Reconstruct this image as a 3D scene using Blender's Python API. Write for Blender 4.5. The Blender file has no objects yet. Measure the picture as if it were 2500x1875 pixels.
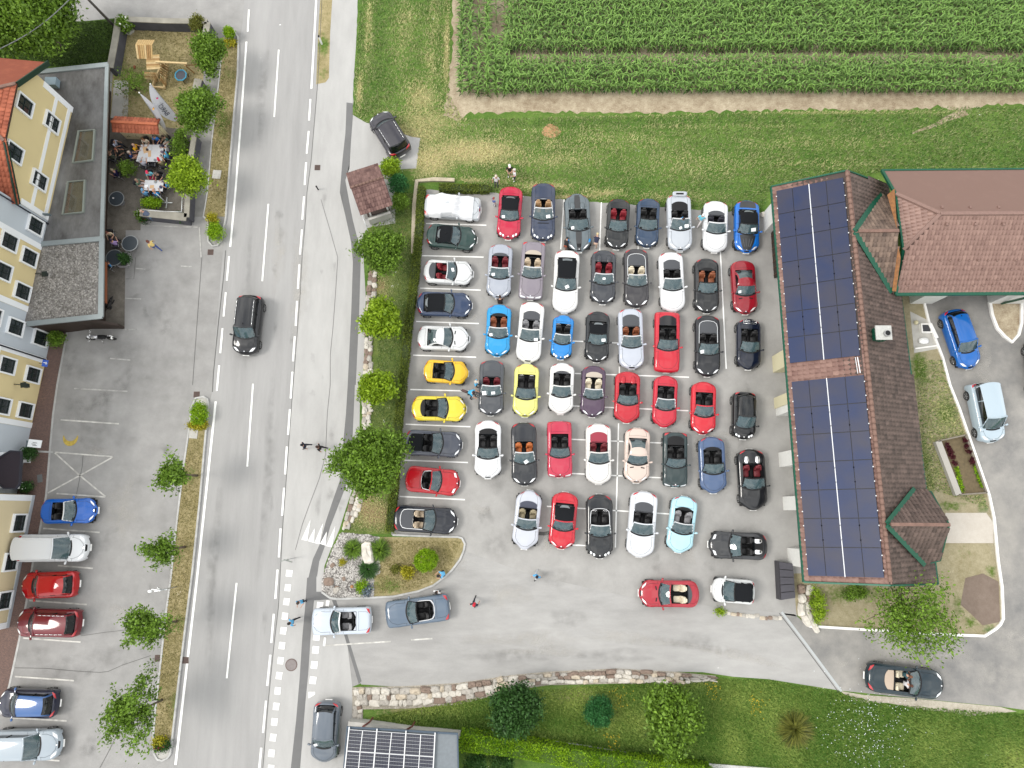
import bpy, math, random
import numpy as np
from mathutils import Vector, Matrix
random.seed(7); RNG = np.random.default_rng(7)
scene = bpy.context.scene
# ---------------------------------------------------------------- camera
CAM_H, FPX, TILT = 50.5, 1750.0, math.radians(10.0)
CTR = (1250.0, 937.5)
cam_d = bpy.data.cameras.new('camera'); cam = bpy.data.objects.new('camera', cam_d)
scene.collection.objects.link(cam); scene.camera = cam
cam.location = (0, 0, CAM_H); cam.rotation_euler = (TILT, 0, 0)
cam_d.sensor_width = 36.0; cam_d.lens = 36.0*FPX/2500.0; cam_d.clip_end = 3000; cam_d.clip_start = 0.5
# ---------------------------------------------------------------- world
SUN_EL, SUN_AZ = math.radians(52), math.radians(262)   # azimuth from north, clockwise: from the west
w = bpy.data.worlds.new('World'); scene.world = w; w.use_nodes = True
nt = w.node_tree; nt.nodes.clear()
N = nt.nodes.new
out = N('ShaderNodeOutputWorld'); bg = N('ShaderNodeBackground'); sky = N('ShaderNodeTexSky')
sky.sky_type = 'NISHITA'; sky.sun_disc = False; sky.sun_elevation = SUN_EL; sky.sun_rotation = SUN_AZ
tc = N('ShaderNodeTexCoord'); noi = N('ShaderNodeTexNoise'); noi.inputs['Scale'].default_value = 2.2
noi.inputs['Detail'].default_value = 6; noi.inputs['Roughness'].default_value = 0.55
rmp = N('ShaderNodeValToRGB'); rmp.color_ramp.elements[0].position = 0.34; rmp.color_ramp.elements[1].position = 0.56
rmp.color_ramp.elements[0].color = (0.45, 0.45, 0.45, 1); rmp.color_ramp.elements[1].color = (0.97, 0.97, 0.97, 1)
mx = N('ShaderNodeMix'); mx.data_type = 'RGBA'
noi2 = N('ShaderNodeTexNoise'); noi2.inputs['Scale'].default_value = 5.0; noi2.inputs['Detail'].default_value = 5
cr2 = N('ShaderNodeValToRGB'); cr2.color_ramp.elements[0].position = 0.3; cr2.color_ramp.elements[1].position = 0.72
cr2.color_ramp.elements[0].color = (4.4, 4.5, 4.6, 1); cr2.color_ramp.elements[1].color = (15.0, 14.8, 14.2, 1)
L = nt.links.new
L(tc.outputs['Generated'], noi.inputs['Vector']); L(tc.outputs['Generated'], noi2.inputs['Vector'])
L(noi.outputs['Fac'], rmp.inputs['Fac']); L(noi2.outputs['Fac'], cr2.inputs['Fac'])
L(rmp.outputs['Color'], mx.inputs['Factor']); L(sky.outputs['Color'], mx.inputs[6]); L(cr2.outputs['Color'], mx.inputs[7])
L(mx.outputs[2], bg.inputs['Color']); bg.inputs['Strength'].default_value = 0.12; L(bg.outputs[0], out.inputs[0])
sd = bpy.data.lights.new('sun', 'SUN'); sd.energy = 1.35; sd.angle = math.radians(18); sd.color = (1.0, 0.955, 0.89)
sun = bpy.data.objects.new('sun', sd); scene.collection.objects.link(sun); sun.location = (-20, 0, 60)
sdir = Vector((math.sin(SUN_AZ)*math.cos(SUN_EL), math.cos(SUN_AZ)*math.cos(SUN_EL), math.sin(SUN_EL)))
sun.rotation_euler = (-sdir).to_track_quat('-Z', 'Y').to_euler()
vs = scene.view_settings; vs.view_transform = 'Standard'; vs.look = 'None'; vs.gamma = 1; vs.use_curve_mapping = False
vs.exposure = 0.62
# ---------------------------------------------------------------- pixel -> place helpers
ct, st = math.cos(TILT), math.sin(TILT)
def ray(px, py):
    xc = (px-CTR[0])/FPX; yc = -(py-CTR[1])/FPX
    return Vector((xc, yc*ct+st, yc*st-ct))
def P(px, py, z=0.0):
    d = ray(px, py); s = (z-CAM_H)/d.z
    return Vector((d.x*s, d.y*s, z))
def on_plane(px, py, p0, n):
    d = ray(px, py); c = Vector((0, 0, CAM_H)); s = (p0-c).dot(n)/d.dot(n)
    return c+d*s
TO = {'A': 0, 'B': 625, 'C': 1250, 'D': 1875}; TR = {'1': 0, '2': 470, '3': 940, '4': 1405}
def q(t, x, y): return (TO[t[0]]+x*.28331, TR[t[1]]+y*.28331)
def qs(t, *pts): return [q(t, x, y) for x, y in pts]
# ---------------------------------------------------------------- materials
def lin(c):
    return tuple(.66*((v/255.0)/12.92 if v/255.0 <= .04045 else ((v/255.0+.055)/1.055)**2.4) for v in c)   # reflectance from a sunlit picture value
MATS = {}
def nodes(m):
    m.use_nodes = True; t = m.node_tree; b = t.nodes['Principled BSDF']; return t, b
def mat(key, col, rough=.6, metal=0, coat=0, var=0.0, vscale=6.0, bump=0.0, bscale=40.0, spec=.5, alpha=1.0, emit=None):
    if key in MATS: return MATS[key]
    m = bpy.data.materials.new(key); t, b = nodes(m); MATS[key] = m
    b.inputs['Base Color'].default_value = (*col, 1); b.inputs['Roughness'].default_value = rough
    b.inputs['Metallic'].default_value = metal; b.inputs['Coat Weight'].default_value = coat
    b.inputs['Coat Roughness'].default_value = .05; b.inputs['Specular IOR Level'].default_value = spec
    b.inputs['Alpha'].default_value = alpha
    if var or bump:
        tc = t.nodes.new('ShaderNodeTexCoord')
        if var:
            n = t.nodes.new('ShaderNodeTexNoise'); n.inputs['Scale'].default_value = vscale; n.inputs['Detail'].default_value = 5
            mr = t.nodes.new('ShaderNodeMapRange'); mr.inputs[1].default_value = .3; mr.inputs[2].default_value = .7
            mr.inputs[3].default_value = 1-var; mr.inputs[4].default_value = 1+var
            mm = t.nodes.new('ShaderNodeMix'); mm.data_type = 'RGBA'; mm.blend_type = 'MULTIPLY'; mm.inputs[0].default_value = 1
            mm.inputs[6].default_value = (*col, 1)
            t.links.new(tc.outputs['Object'], n.inputs['Vector']); t.links.new(n.outputs['Fac'], mr.inputs[0])
            t.links.new(mr.outputs[0], mm.inputs[7]); t.links.new(mm.outputs[2], b.inputs['Base Color'])
        if bump:
            n = t.nodes.new('ShaderNodeTexNoise'); n.inputs['Scale'].default_value = bscale; n.inputs['Detail'].default_value = 4
            bp = t.nodes.new('ShaderNodeBump'); bp.inputs['Strength'].default_value = bump; bp.inputs['Distance'].default_value = .03
            t.links.new(tc.outputs['Object'], n.inputs['Vector']); t.links.new(n.outputs['Fac'], bp.inputs['Height'])
            t.links.new(bp.outputs[0], b.inputs['Normal'])
    return m
def surf_mat(key, cols, scales=(0.25, 1.3, 14), amt=(.5, .5, .35), rough=.85, bump=.3, attr=None, attrcol=None, stretch=(1, 1, 1), attrscale=3.0):
    """ground-like material: three octaves of noise between two colours; a vertex attribute can blend a third colour in"""
    if key in MATS: return MATS[key]
    m = bpy.data.materials.new(key); t, b = nodes(m); MATS[key] = m; l = t.links.new
    geo = t.nodes.new('ShaderNodeNewGeometry'); mp = t.nodes.new('ShaderNodeMapping'); mp.inputs['Scale'].default_value = stretch
    l(geo.outputs['Position'], mp.inputs['Vector'])
    acc = None
    for sc, a in zip(scales, amt):
        n = t.nodes.new('ShaderNodeTexNoise'); n.inputs['Scale'].default_value = sc; n.inputs['Detail'].default_value = 6
        n.inputs['Roughness'].default_value = .62
        l(mp.outputs[0], n.inputs['Vector'])
        ma = t.nodes.new('ShaderNodeMath'); ma.operation = 'MULTIPLY_ADD'; ma.inputs[1].default_value = a*2.6; ma.inputs[2].default_value = -a*1.3
        l(n.outputs['Fac'], ma.inputs[0])
        if acc is None: acc = ma.outputs[0]
        else:
            s = t.nodes.new('ShaderNodeMath'); s.operation = 'ADD'; l(acc, s.inputs[0]); l(ma.outputs[0], s.inputs[1]); acc = s.outputs[0]
        last = n
    ad = t.nodes.new('ShaderNodeMath'); ad.operation = 'ADD'; ad.inputs[1].default_value = .5; ad.use_clamp = True; l(acc, ad.inputs[0])
    r = t.nodes.new('ShaderNodeValToRGB'); els = r.color_ramp.elements
    for i, c in enumerate(cols):
        p = i/(len(cols)-1)
        e = els[0] if i == 0 else (els[1] if i == len(cols)-1 else els.new(p))
        e.position = p; e.color = (*c, 1)
    l(ad.outputs[0], r.inputs['Fac']); col = r.outputs['Color']
    if attr:
        at = t.nodes.new('ShaderNodeAttribute'); at.attribute_name = attr
        n = t.nodes.new('ShaderNodeTexNoise'); n.inputs['Scale'].default_value = attrscale; n.inputs['Detail'].default_value = 8; n.inputs['Roughness'].default_value = .7
        l(mp.outputs[0], n.inputs['Vector'])
        a1 = t.nodes.new('ShaderNodeMath'); a1.operation = 'MULTIPLY_ADD'; a1.inputs[1].default_value = 2.4; l(at.outputs['Fac'], a1.inputs[0])
        a2 = t.nodes.new('ShaderNodeMath'); a2.operation = 'MULTIPLY_ADD'; a2.inputs[1].default_value = 3.2; a2.inputs[2].default_value = -2.75
        l(n.outputs['Fac'], a2.inputs[0]); l(a2.outputs[0], a1.inputs[2])
        cl = t.nodes.new('ShaderNodeClamp'); l(a1.outputs[0], cl.inputs[0])
        r2 = t.nodes.new('ShaderNodeValToRGB'); r2.color_ramp.elements[0].color = (*attrcol[0], 1); r2.color_ramp.elements[1].color = (*attrcol[1], 1)
        r2.color_ramp.elements[0].position = .3; r2.color_ramp.elements[1].position = .7
        n3 = t.nodes.new('ShaderNodeTexNoise'); n3.inputs['Scale'].default_value = 7; n3.inputs['Detail'].default_value = 5; l(mp.outputs[0], n3.inputs['Vector'])
        l(n3.outputs['Fac'], r2.inputs['Fac'])
        mm = t.nodes.new('ShaderNodeMix'); mm.data_type = 'RGBA'; l(cl.outputs[0], mm.inputs[0]); l(col, mm.inputs[6]); l(r2.outputs['Color'], mm.inputs[7]); col = mm.outputs[2]
    l(col, b.inputs['Base Color']); b.inputs['Roughness'].default_value = rough; b.inputs['Specular IOR Level'].default_value = .3
    if bump:
        bp = t.nodes.new('ShaderNodeBump'); bp.inputs['Strength'].default_value = bump; bp.inputs['Distance'].default_value = .05
        l(last.outputs['Fac'], bp.inputs['Height']); l(bp.outputs[0], b.inputs['Normal'])
    return m
LEAFK = 1.38
def leaf_mat(key, dark, light, rough=.55, trans=.25):
    if key in MATS: return MATS[key]
    m = bpy.data.materials.new(key); t, b = nodes(m); MATS[key] = m; l = t.links.new
    at = t.nodes.new('ShaderNodeAttribute'); at.attribute_name = 'tint'
    r = t.nodes.new('ShaderNodeValToRGB'); dark = tuple(v*LEAFK for v in dark); light = tuple(v*LEAFK for v in light); r.color_ramp.elements[0].color = (*dark, 1); r.color_ramp.elements[1].color = (*light, 1)
    l(at.outputs['Fac'], r.inputs['Fac']); l(r.outputs['Color'], b.inputs['Base Color'])
    b.inputs['Roughness'].default_value = rough; b.inputs['Specular IOR Level'].default_value = .35
    tr = t.nodes.new('ShaderNodeBsdfTranslucent'); l(r.outputs['Color'], tr.inputs['Color'])
    ms = t.nodes.new('ShaderNodeMixShader'); ms.inputs[0].default_value = trans
    o = t.nodes['Material Output']; l(b.outputs[0], ms.inputs[1]); l(tr.outputs[0], ms.inputs[2]); l(ms.outputs[0], o.inputs['Surface'])
    return m
def tint_mat(key, c0, c1, rough=.75, amp=1.7):
    if key in MATS: return MATS[key]
    m = bpy.data.materials.new(key); t, b = nodes(m); MATS[key] = m; l = t.links.new
    at = t.nodes.new('ShaderNodeAttribute'); at.attribute_name = 'tint'
    r = t.nodes.new('ShaderNodeValToRGB'); r.color_ramp.elements[0].color = (*c0, 1); r.color_ramp.elements[1].color = (*c1, 1)
    geo = t.nodes.new('ShaderNodeNewGeometry')
    n = t.nodes.new('ShaderNodeTexNoise'); n.inputs['Scale'].default_value = 1.1; n.inputs['Detail'].default_value = 9; n.inputs['Roughness'].default_value = .75
    l(geo.outputs['Position'], n.inputs['Vector'])
    a = t.nodes.new('ShaderNodeMath'); a.operation = 'MULTIPLY_ADD'; a.inputs[1].default_value = amp; a.inputs[2].default_value = -amp/2; l(n.outputs['Fac'], a.inputs[0])
    s = t.nodes.new('ShaderNodeMath'); s.operation = 'ADD'; l(at.outputs['Fac'], s.inputs[0]); l(a.outputs[0], s.inputs[1]); s.use_clamp = True
    l(s.outputs[0], r.inputs['Fac']); l(r.outputs['Color'], b.inputs['Base Color']); b.inputs['Roughness'].default_value = rough
    return m
# ---------------------------------------------------------------- mesh builders
COL = scene.collection
def fast_mesh(name, V, F, mats, tint=None, smooth=False, attr='tint', midx=None):
    V = np.asarray(V, dtype=np.float32); F = np.asarray(F, dtype=np.int32); k = F.shape[1]
    me = bpy.data.meshes.new(name); me.vertices.add(len(V)); me.vertices.foreach_set('co', V.ravel())
    me.loops.add(F.size); me.loops.foreach_set('vertex_index', F.ravel())
    me.polygons.add(len(F)); me.polygons.foreach_set('loop_start', np.arange(0, F.size, k, dtype=np.int32))
    me.polygons.foreach_set('loop_total', np.full(len(F), k, dtype=np.int32))
    if smooth: me.polygons.foreach_set('use_smooth', np.ones(len(F), dtype=bool))
    if midx is not None: me.polygons.foreach_set('material_index', np.asarray(midx, dtype=np.int32))
    if tint is not None:
        a = me.attributes.new(attr, 'FLOAT', 'POINT'); a.data.foreach_set('value', np.asarray(tint, dtype=np.float32))
    me.update(calc_edges=True)
    for m in (mats if isinstance(mats, (list, tuple)) else [mats]): me.materials.append(m)
    return me
def link(name, me, parent=None, loc=(0, 0, 0), rot=(0, 0, 0), **props):
    o = bpy.data.objects.new(name, me); COL.objects.link(o); o.location = loc; o.rotation_euler = rot
    if parent is not None: o.parent = parent
    for k, v in props.items():
        if v is not None: o[k] = v
    return o
def thing(name, label, cat, loc=(0, 0, 0), rz=0.0, group=None):
    return link(name, None, None, loc, (0, 0, rz), label=label, category=cat, group=group)
def grid_faces(n, m, off=0, flip=False):
    i = np.arange(n-1)[:, None]*m + np.arange(m-1)[None, :] + off
    F = np.stack([i, i+m, i+m+1, i+1], -1).reshape(-1, 4)
    return F[:, ::-1] if flip else F
class MB:
    def __init__(s): s.v = []; s.f = []; s.m = []; s.sm = []
    def add(s, V, F, mi=0, smooth=False):
        o = len(s.v); s.v += [tuple(x) for x in V]
        for f in F: s.f.append(tuple(int(i)+o for i in f)); s.m.append(mi); s.sm.append(smooth)
        return s
    def box(s, c, size, rz=0.0, mi=0, taper=0.0, ry=0.0, rx=0.0):
        a, b, h = size[0]/2, size[1]/2, size[2]/2; t = 1-taper
        V = [Vector((x*a*(t if z > 0 else 1), y*b*(t if z > 0 else 1), z*h)) for z in (-1, 1) for x, y in ((-1, -1), (1, -1), (1, 1), (-1, 1))]
        R = Matrix.Rotation(rz, 3, 'Z') @ Matrix.Rotation(ry, 3, 'Y') @ Matrix.Rotation(rx, 3, 'X'); c = Vector(c)
        return s.add([R @ v + c for v in V], [(3, 2, 1, 0), (4, 5, 6, 7), (0, 1, 5, 4), (1, 2, 6, 5), (2, 3, 7, 6), (3, 0, 4, 7)], mi)
    def rbox(s, c, size, e=.35, n=12, k=7, rz=0.0, mi=0, ry=0.0):
        a, b, h = size[0]/2, size[1]/2, size[2]/2; V = []; F = []
        pw = lambda x: math.copysign(abs(x)**e, x)
        for i in range(k):
            ph = -math.pi/2 + math.pi*i/(k-1)
            for j in range(n):
                th = 2*math.pi*(j+.5)/n
                V.append(Vector((a*pw(math.cos(ph))*pw(math.cos(th)), b*pw(math.cos(ph))*pw(math.sin(th)), h*pw(math.sin(ph)))))
        for i in range(k-1):
            for j in range(n):
                F.append((i*n+j, i*n+(j+1) % n, (i+1)*n+(j+1) % n, (i+1)*n+j))
        R = Matrix.Rotation(rz, 3, 'Z') @ Matrix.Rotation(ry, 3, 'Y'); c = Vector(c)
        return s.add([R @ v + c for v in V], F, mi, True)
    def tube(s, p0, p1, r0, r1=None, n=8, mi=0, cap=True, smooth=True):
        p0, p1 = Vector(p0), Vector(p1); r1 = r0 if r1 is None else r1; d = (p1-p0)
        if d.length < 1e-6: return s
        d.normalize(); u = d.orthogonal().normalized(); w_ = d.cross(u); V = []
        for p, r in ((p0, r0), (p1, r1)):
            for j in range(n):
                t = 2*math.pi*j/n; V.append(p+u*(r*math.cos(t))+w_*(r*math.sin(t)))
        F = [(j, (j+1) % n, n+(j+1) % n, n+j) for j in range(n)]
        s.add(V, F, mi, smooth)
        if cap:
            o = len(s.v)-2*n
            s.f.append(tuple(o+n+j for j in range(n))); s.m.append(mi); s.sm.append(False)
            s.f.append(tuple(o+n-1-j for j in range(n))); s.m.append(mi); s.sm.append(False)
        return s
    def path(s, pts, r, n=6, mi=0):
        for a, b in zip(pts[:-1], pts[1:]): s.tube(a, b, r, n=n, mi=mi)
        return s
    def prism(s, pts, z0, z1, mi=0, top=None):
        """pts: list of (x, y); walls + top"""
        n = len(pts); ar = sum(pts[i][0]*pts[(i+1) % n][1]-pts[(i+1) % n][0]*pts[i][1] for i in range(n))
        if ar < 0: pts = pts[::-1]
        V = [(p[0], p[1], z0) for p in pts]+[(p[0], p[1], z1) for p in pts]
        s.add(V, [(i, (i+1) % n, n+(i+1) % n, n+i) for i in range(n)], mi)
        o = len(s.v)-2*n; s.f.append(tuple(o+n+i for i in range(n))); s.m.append(mi if top is None else top); s.sm.append(False)
        return s
    def poly(s, pts, mi=0): return s.add(pts, [tuple(range(len(pts)))], mi)
    def ribbon(s, pts, wd, z, mi=0, closed=False):
        """flat strip along world (x, y) points at height z"""
        n = len(pts); V = []
        for i in range(n):
            a = Vector(pts[i-1][:2]) if (i > 0 or closed) else Vector(pts[0][:2]); b = Vector(pts[(i+1) % n][:2]) if (i < n-1 or closed) else Vector(pts[-1][:2])
            d = (b-a).normalized(); nn = Vector((-d.y, d.x)); p = Vector(pts[i][:2]); ww = wd[i] if isinstance(wd, (list, tuple)) else wd
            for sgn in (-1, 1): V.append((p.x+nn.x*ww/2*sgn, p.y+nn.y*ww/2*sgn, z))
        m_ = n if closed else n-1
        return s.add(V, [(2*i, 2*((i+1) % n), 2*((i+1) % n)+1, 2*i+1) for i in range(m_)], mi)
    def kerb(s, pts, wd, z0, z1, mi=0, closed=False):
        n = len(pts); V = []
        for i in range(n):
            a = Vector(pts[i-1][:2]) if (i > 0 or closed) else Vector(pts[0][:2]); b = Vector(pts[(i+1) % n][:2]) if (i < n-1 or closed) else Vector(pts[-1][:2])
            d = (b-a).normalized(); nn = Vector((-d.y, d.x)); p = Vector(pts[i][:2])
            for sgn, z in ((-1, z0), (-1, z1), (1, z1), (1, z0)): V.append((p.x+nn.x*wd/2*sgn, p.y+nn.y*wd/2*sgn, z))
        F = []
        for i in range(n if closed else n-1):
            j = (i+1) % n
            for k in range(3): F.append((4*i+k, 4*i+k+1, 4*j+k+1, 4*j+k))
        if not closed: F += [(3, 2, 1, 0), (4*n-4, 4*n-3, 4*n-2, 4*n-1)]
        return s.add(V, F, mi)
    def mesh(s, name, mats, sharp=None, fix=False):
        me = bpy.data.meshes.new(name); me.from_pydata([tuple(v) for v in s.v], [], s.f)
        me.polygons.foreach_set('material_index', s.m); me.polygons.foreach_set('use_smooth', s.sm)
        for m in (mats if isinstance(mats, (list, tuple)) else [mats]): me.materials.append(m)
        me.update()
        if sharp: me.set_sharp_from_angle(angle=math.radians(sharp))
        return me
    def build(s, name, mats, parent=None, world=False, **kw):
        if world and parent is not None:
            o = parent.location; s.v = [(v[0]-o.x, v[1]-o.y, v[2]-o.z) for v in s.v]
        return link(name, s.mesh(name, mats), parent, **kw)
def inpoly(x, y, poly):
    c = np.zeros(len(x), bool); n = len(poly)
    for i in range(n):
        x1, y1 = poly[i]; x2, y2 = poly[(i+1) % n]
        if y1 == y2: continue
        t = ((y1 > y) != (y2 > y)) & (x < (x2-x1)*(y-y1)/(y2-y1)+x1); c ^= t
    return c
def W2(pts, z=0.0): return [(P(*p, z).x, P(*p, z).y) for p in pts]
def sheet(name, px, z, m, world=None, kind='structure', **kw):
    pts = world if world is not None else W2(px, z)
    n = len(pts); ar = sum(pts[i][0]*pts[(i+1) % n][1]-pts[(i+1) % n][0]*pts[i][1] for i in range(n))
    if ar < 0: pts = pts[::-1]
    b = MB(); b.poly([(x, y, z) for x, y in pts]); return b.build(name, m, kind=kind, **kw)
# ================================================================ SETTING
# meadow (base ground), dryness painted as a vertex attribute where the photo shows straw-coloured patches
def blobs(X, Y, lst):
    d = np.zeros(len(X))
    for (px, py, rx, ry, a) in lst:
        c = P(px, py); sx = rx/33.0; sy = ry/31.0
        d = np.maximum(d, a*np.exp(-(((X-c.x)/sx)**2+((Y-c.y)/sy)**2)))
    return d
DRY = [(1040, 300, 120, 60, .75), (1150, 370, 160, 45, 1.0), (1050, 390, 90, 60, .95), (1350, 390, 160, 30, .6), (1330, 455, 90, 14, .9), (1480, 470, 60, 14, .8),
       (1500, 340, 200, 22, .5), (1700, 400, 200, 40, .45), (980, 100, 30, 110, .55), (1050, 150, 25, 120, .6), (1030, 240, 60, 60, .8), (900, 60, 12, 120, .8),
       (878, 220, 10, 60, .95), (1640, 480, 120, 12, .6), (1950, 350, 250, 20, .35), (1340, 352, 30, 30, .6), (1250, 440, 60, 20, .5),
       (1000, 1730, 120, 25, .75), (1100, 1700, 60, 20, .7), (1400, 1700, 90, 30, .75), (1490, 1740, 40, 50, .6), (1560, 1760, 50, 40, .5), (1900, 1760, 60, 60, .5),
       (1800, 1700, 80, 40, .4), (1790, 1820, 30, 50, .45), (2280, 1820, 60, 50, .4), (2480, 1860, 60, 50, .6), (1920, 1790, 30, 60, .6), (1350, 1800, 80, 20, .3),
       (1700, 1665, 60, 15, .6), (1400, 280, 330, 7, .8), (2000, 274, 380, 6, .7), (1090, 120, 12, 150, .9), (1000, 330, 160, 50, .8), (1420, 360, 330, 10, .4), (1300, 320, 260, 9, .4), (1700, 310, 300, 7, .35), (2000, 400, 160, 14, .4), (1150, 440, 60, 12, .8), (1380, 480, 120, 9, .95), (1000, 60, 30, 90, .5), (1060, 60, 18, 120, .5), (1230, 395, 150, 14, .7)]
m_meadow = surf_mat('meadow_grass', [lin((56, 102, 24)), lin((86, 136, 42)), lin((130, 158, 76))], (0.18, 1.1, 9), (.45, .5, .6), .95, .6, 'dry',
                    (lin((150, 140, 90)), lin((222, 206, 158))), (1, 1.8, 1))
nx, ny = 260, 260
gx = np.concatenate([np.linspace(-400, -45, 12), np.linspace(-44, 44, nx-24), np.linspace(45, 400, 12)])
gy = np.concatenate([np.linspace(-400, -32, 12), np.linspace(-31, 50, ny-24), np.linspace(52, 400, 12)])
X, Y = np.meshgrid(gx, gy, indexing='ij'); X = X.ravel(); Y = Y.ravel()
me = fast_mesh('ground', np.stack([X, Y, np.zeros_like(X)], 1), grid_faces(nx, ny), m_meadow, blobs(X, Y, DRY), attr='dry')
link('ground', me, kind='structure')

def asph(key, v, tint=(1, 1, 1), sp=.09, **k):
    c = [tuple(v*(1+d)*t for t in tint) for d in (-sp*1.9, -sp*.3, sp)]
    return surf_mat(key, c, (0.16, 0.9, 22), (.65, .5, .22), .82, .25, **k)
def jag(pts, amp, step=14, seed=1):
    rg = random.Random(seed); o = []
    for (x0, y0), (x1, y1) in zip(pts[:-1], pts[1:]):
        n = max(1, int(math.hypot(x1-x0, y1-y0)/step)); l_ = math.hypot(x1-x0, y1-y0) or 1; nx_, ny_ = -(y1-y0)/l_, (x1-x0)/l_
        for k in range(n): a = rg.gauss(0, amp); o.append((x0+(x1-x0)*k/n+nx_*a, y0+(y1-y0)*k/n+ny_*a))
    return o+[pts[-1]]
A_ROAD = asph('asphalt_road', .32, (1, .99, .975), .085, stretch=(2.2, .22, 1)); A_LEFT = asph('asphalt_left_lot', .295, (1, .985, .96), .15)
A_PATH = asph('asphalt_path', .40, (1, .99, .965), .09, stretch=(1.6, .4, 1)); A_LOT = asph('asphalt_lot', .325, (1, .98, .94), .12)
A_DRIVE = asph('asphalt_drive', .345, (1, .985, .955), .12, stretch=(.5, 1.6, 1)); A_DARK = asph('asphalt_patch', .155, (1, 1, 1), .08)
A_EAST = surf_mat('asphalt_east', [(.15, .15, .15), (.185, .182, .178), (.34, .325, .30)], (0.11, 0.7, 22), (.6, .55, .2), .85, .25); CONC = mat('concrete', (.42, .41, .38), .85, var=.12, vscale=1.5, bump=.2)
CONC_D = mat('weathered_concrete', (.24, .235, .22), .9, var=.25, vscale=1.2, bump=.3); WHITEC = mat('white_kerb_stone', (.78, .77, .74), .7, var=.08, vscale=2)
PAINT = mat('road_paint', (.80, .80, .78), .6, var=.12, vscale=1.2); PAINT_W = mat('worn_paint', (.50, .49, .46), .75, var=.3, vscale=2.5)
SOIL = surf_mat('dry_soil', [lin((140, 118, 92)), lin((196, 178, 148)), lin((228, 214, 186))], (.4, 2, 12), (.4, .5, .4), .95, .7)
DRYG = surf_mat('dry_lawn', [lin((136, 128, 82)), lin((168, 154, 108)), lin((202, 186, 144))], (.5, 2.5, 12), (.45, .5, .5), .95, .5, 'dry', (lin((84, 112, 40)), lin((112, 140, 58))))
LAWN_NW = surf_mat('dark_lawn', [lin((46, 76, 18)), lin((66, 100, 28)), lin((92, 118, 44))], (.3, 1.5, 10), (.4, .5, .4), .95, .5)  # north-west lawn in deeper greens than the other lawns

# street + left car park: one big paved sheet
path_r = [(905, -600), (873, 0), (869, 113), (863, 195), (860, 280), (893, 299), (935, 310), (1005, 334), (1026, 337), (1016, 411), (965, 414), (965, 545), (897, 556), (886, 575), (888, 640), (893, 725),
          (888, 900), (879, 974), (877, 1080), (862, 1189), (846, 1237), (828, 1294), (808, 1340), (792, 1382), (786, 1410), (786, 1446), (806, 1459), (823, 1462), (845, 1500), (882, 1668), (860, 1677), (860, 1754), (848, 1775), (760, 2900)]
sheet('street_pavement', [(-500, -600)]+jag(path_r[:6], 1.0, 10)+path_r[6:]+[(-500, 2900)], .004, A_LEFT)
crack = qs('B2', (440, 0), (425, 250), (398, 560), (380, 900), (345, 1350), (320, 1659))+qs('B3', (290, 400), (262, 800), (232, 1200))+qs('B4', (195, 260), (150, 650), (105, 1100), (60, 1659))
crack_up = [(830, -600), (786, 0), (776, 200), (760, 390)]
road_l = [(648, -600), (592, 60), (583, 113), (573, 283), (558, 470), (551, 530), (545, 605), (537, 700), (526, 830), (519, 950), (512, 985), (489, 1223), (470, 1405), (438, 1660), (416, 1850), (320, 2900)]
sheet('road', road_l+[(560, 2900), (642, 1875)]+crack[::-1]+crack_up[::-1], .008, A_ROAD)
sheet('footpath', crack_up+crack+[(642, 1875), (560, 2900), (760, 2900), (848, 1776), (860, 1754), (860, 1677), (840, 1500), (823, 1463), (806, 1460), (786, 1446)]+path_r[23::-1], .008, A_PATH)
# darker resurfaced trench strip
dl = [(846, 250)]+qs('B1', (778, 960), (770, 1150), (745, 1380), (722, 1659))+qs('B2', (722, 0), (770, 200), (818, 420), (835, 600), (822, 1000), (790, 1659))+qs('B3', (775, 250), (755, 460), (742, 720), (720, 830), (660, 1000), (600, 1180), (550, 1370), (490, 1500), (452, 1659))+qs('B4', (440, 20), (425, 250), (400, 520), (375, 900), (345, 1250), (300, 1659))
dr = [(861, 252)]+qs('B1', (835, 1000), (820, 1200), (805, 1450))+[(843, 440)]+qs('B2', (800, 60), (835, 240), (880, 420), (903, 560), (890, 1000), (860, 1659))+qs('B3', (852, 0), (833, 440), (815, 700), (790, 830), (740, 960), (640, 1220), (590, 1400), (545, 1520), (525, 1659))+qs('B4', (520, 0), (520, 140), (570, 140), (650, 205), (500, 215), (475, 470), (450, 850), (425, 1100), (380, 1659))
sheet('trench_patch', dl+[(600, 2900), (622, 2900)]+dr[::-1], .012, A_DARK)
sheet('drive_joint', qs('B4', (655, 212), (690, 212), (790, 520), (910, 910), (885, 935), (760, 515)), .020, A_DARK)
sheet('shelter_forecourt', [(862, 282), (893, 300), (935, 311), (1005, 335), (1025, 338), (1015, 410), (965, 413), (850, 470), (844, 440), (853, 400)], .012, A_PATH)
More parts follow.
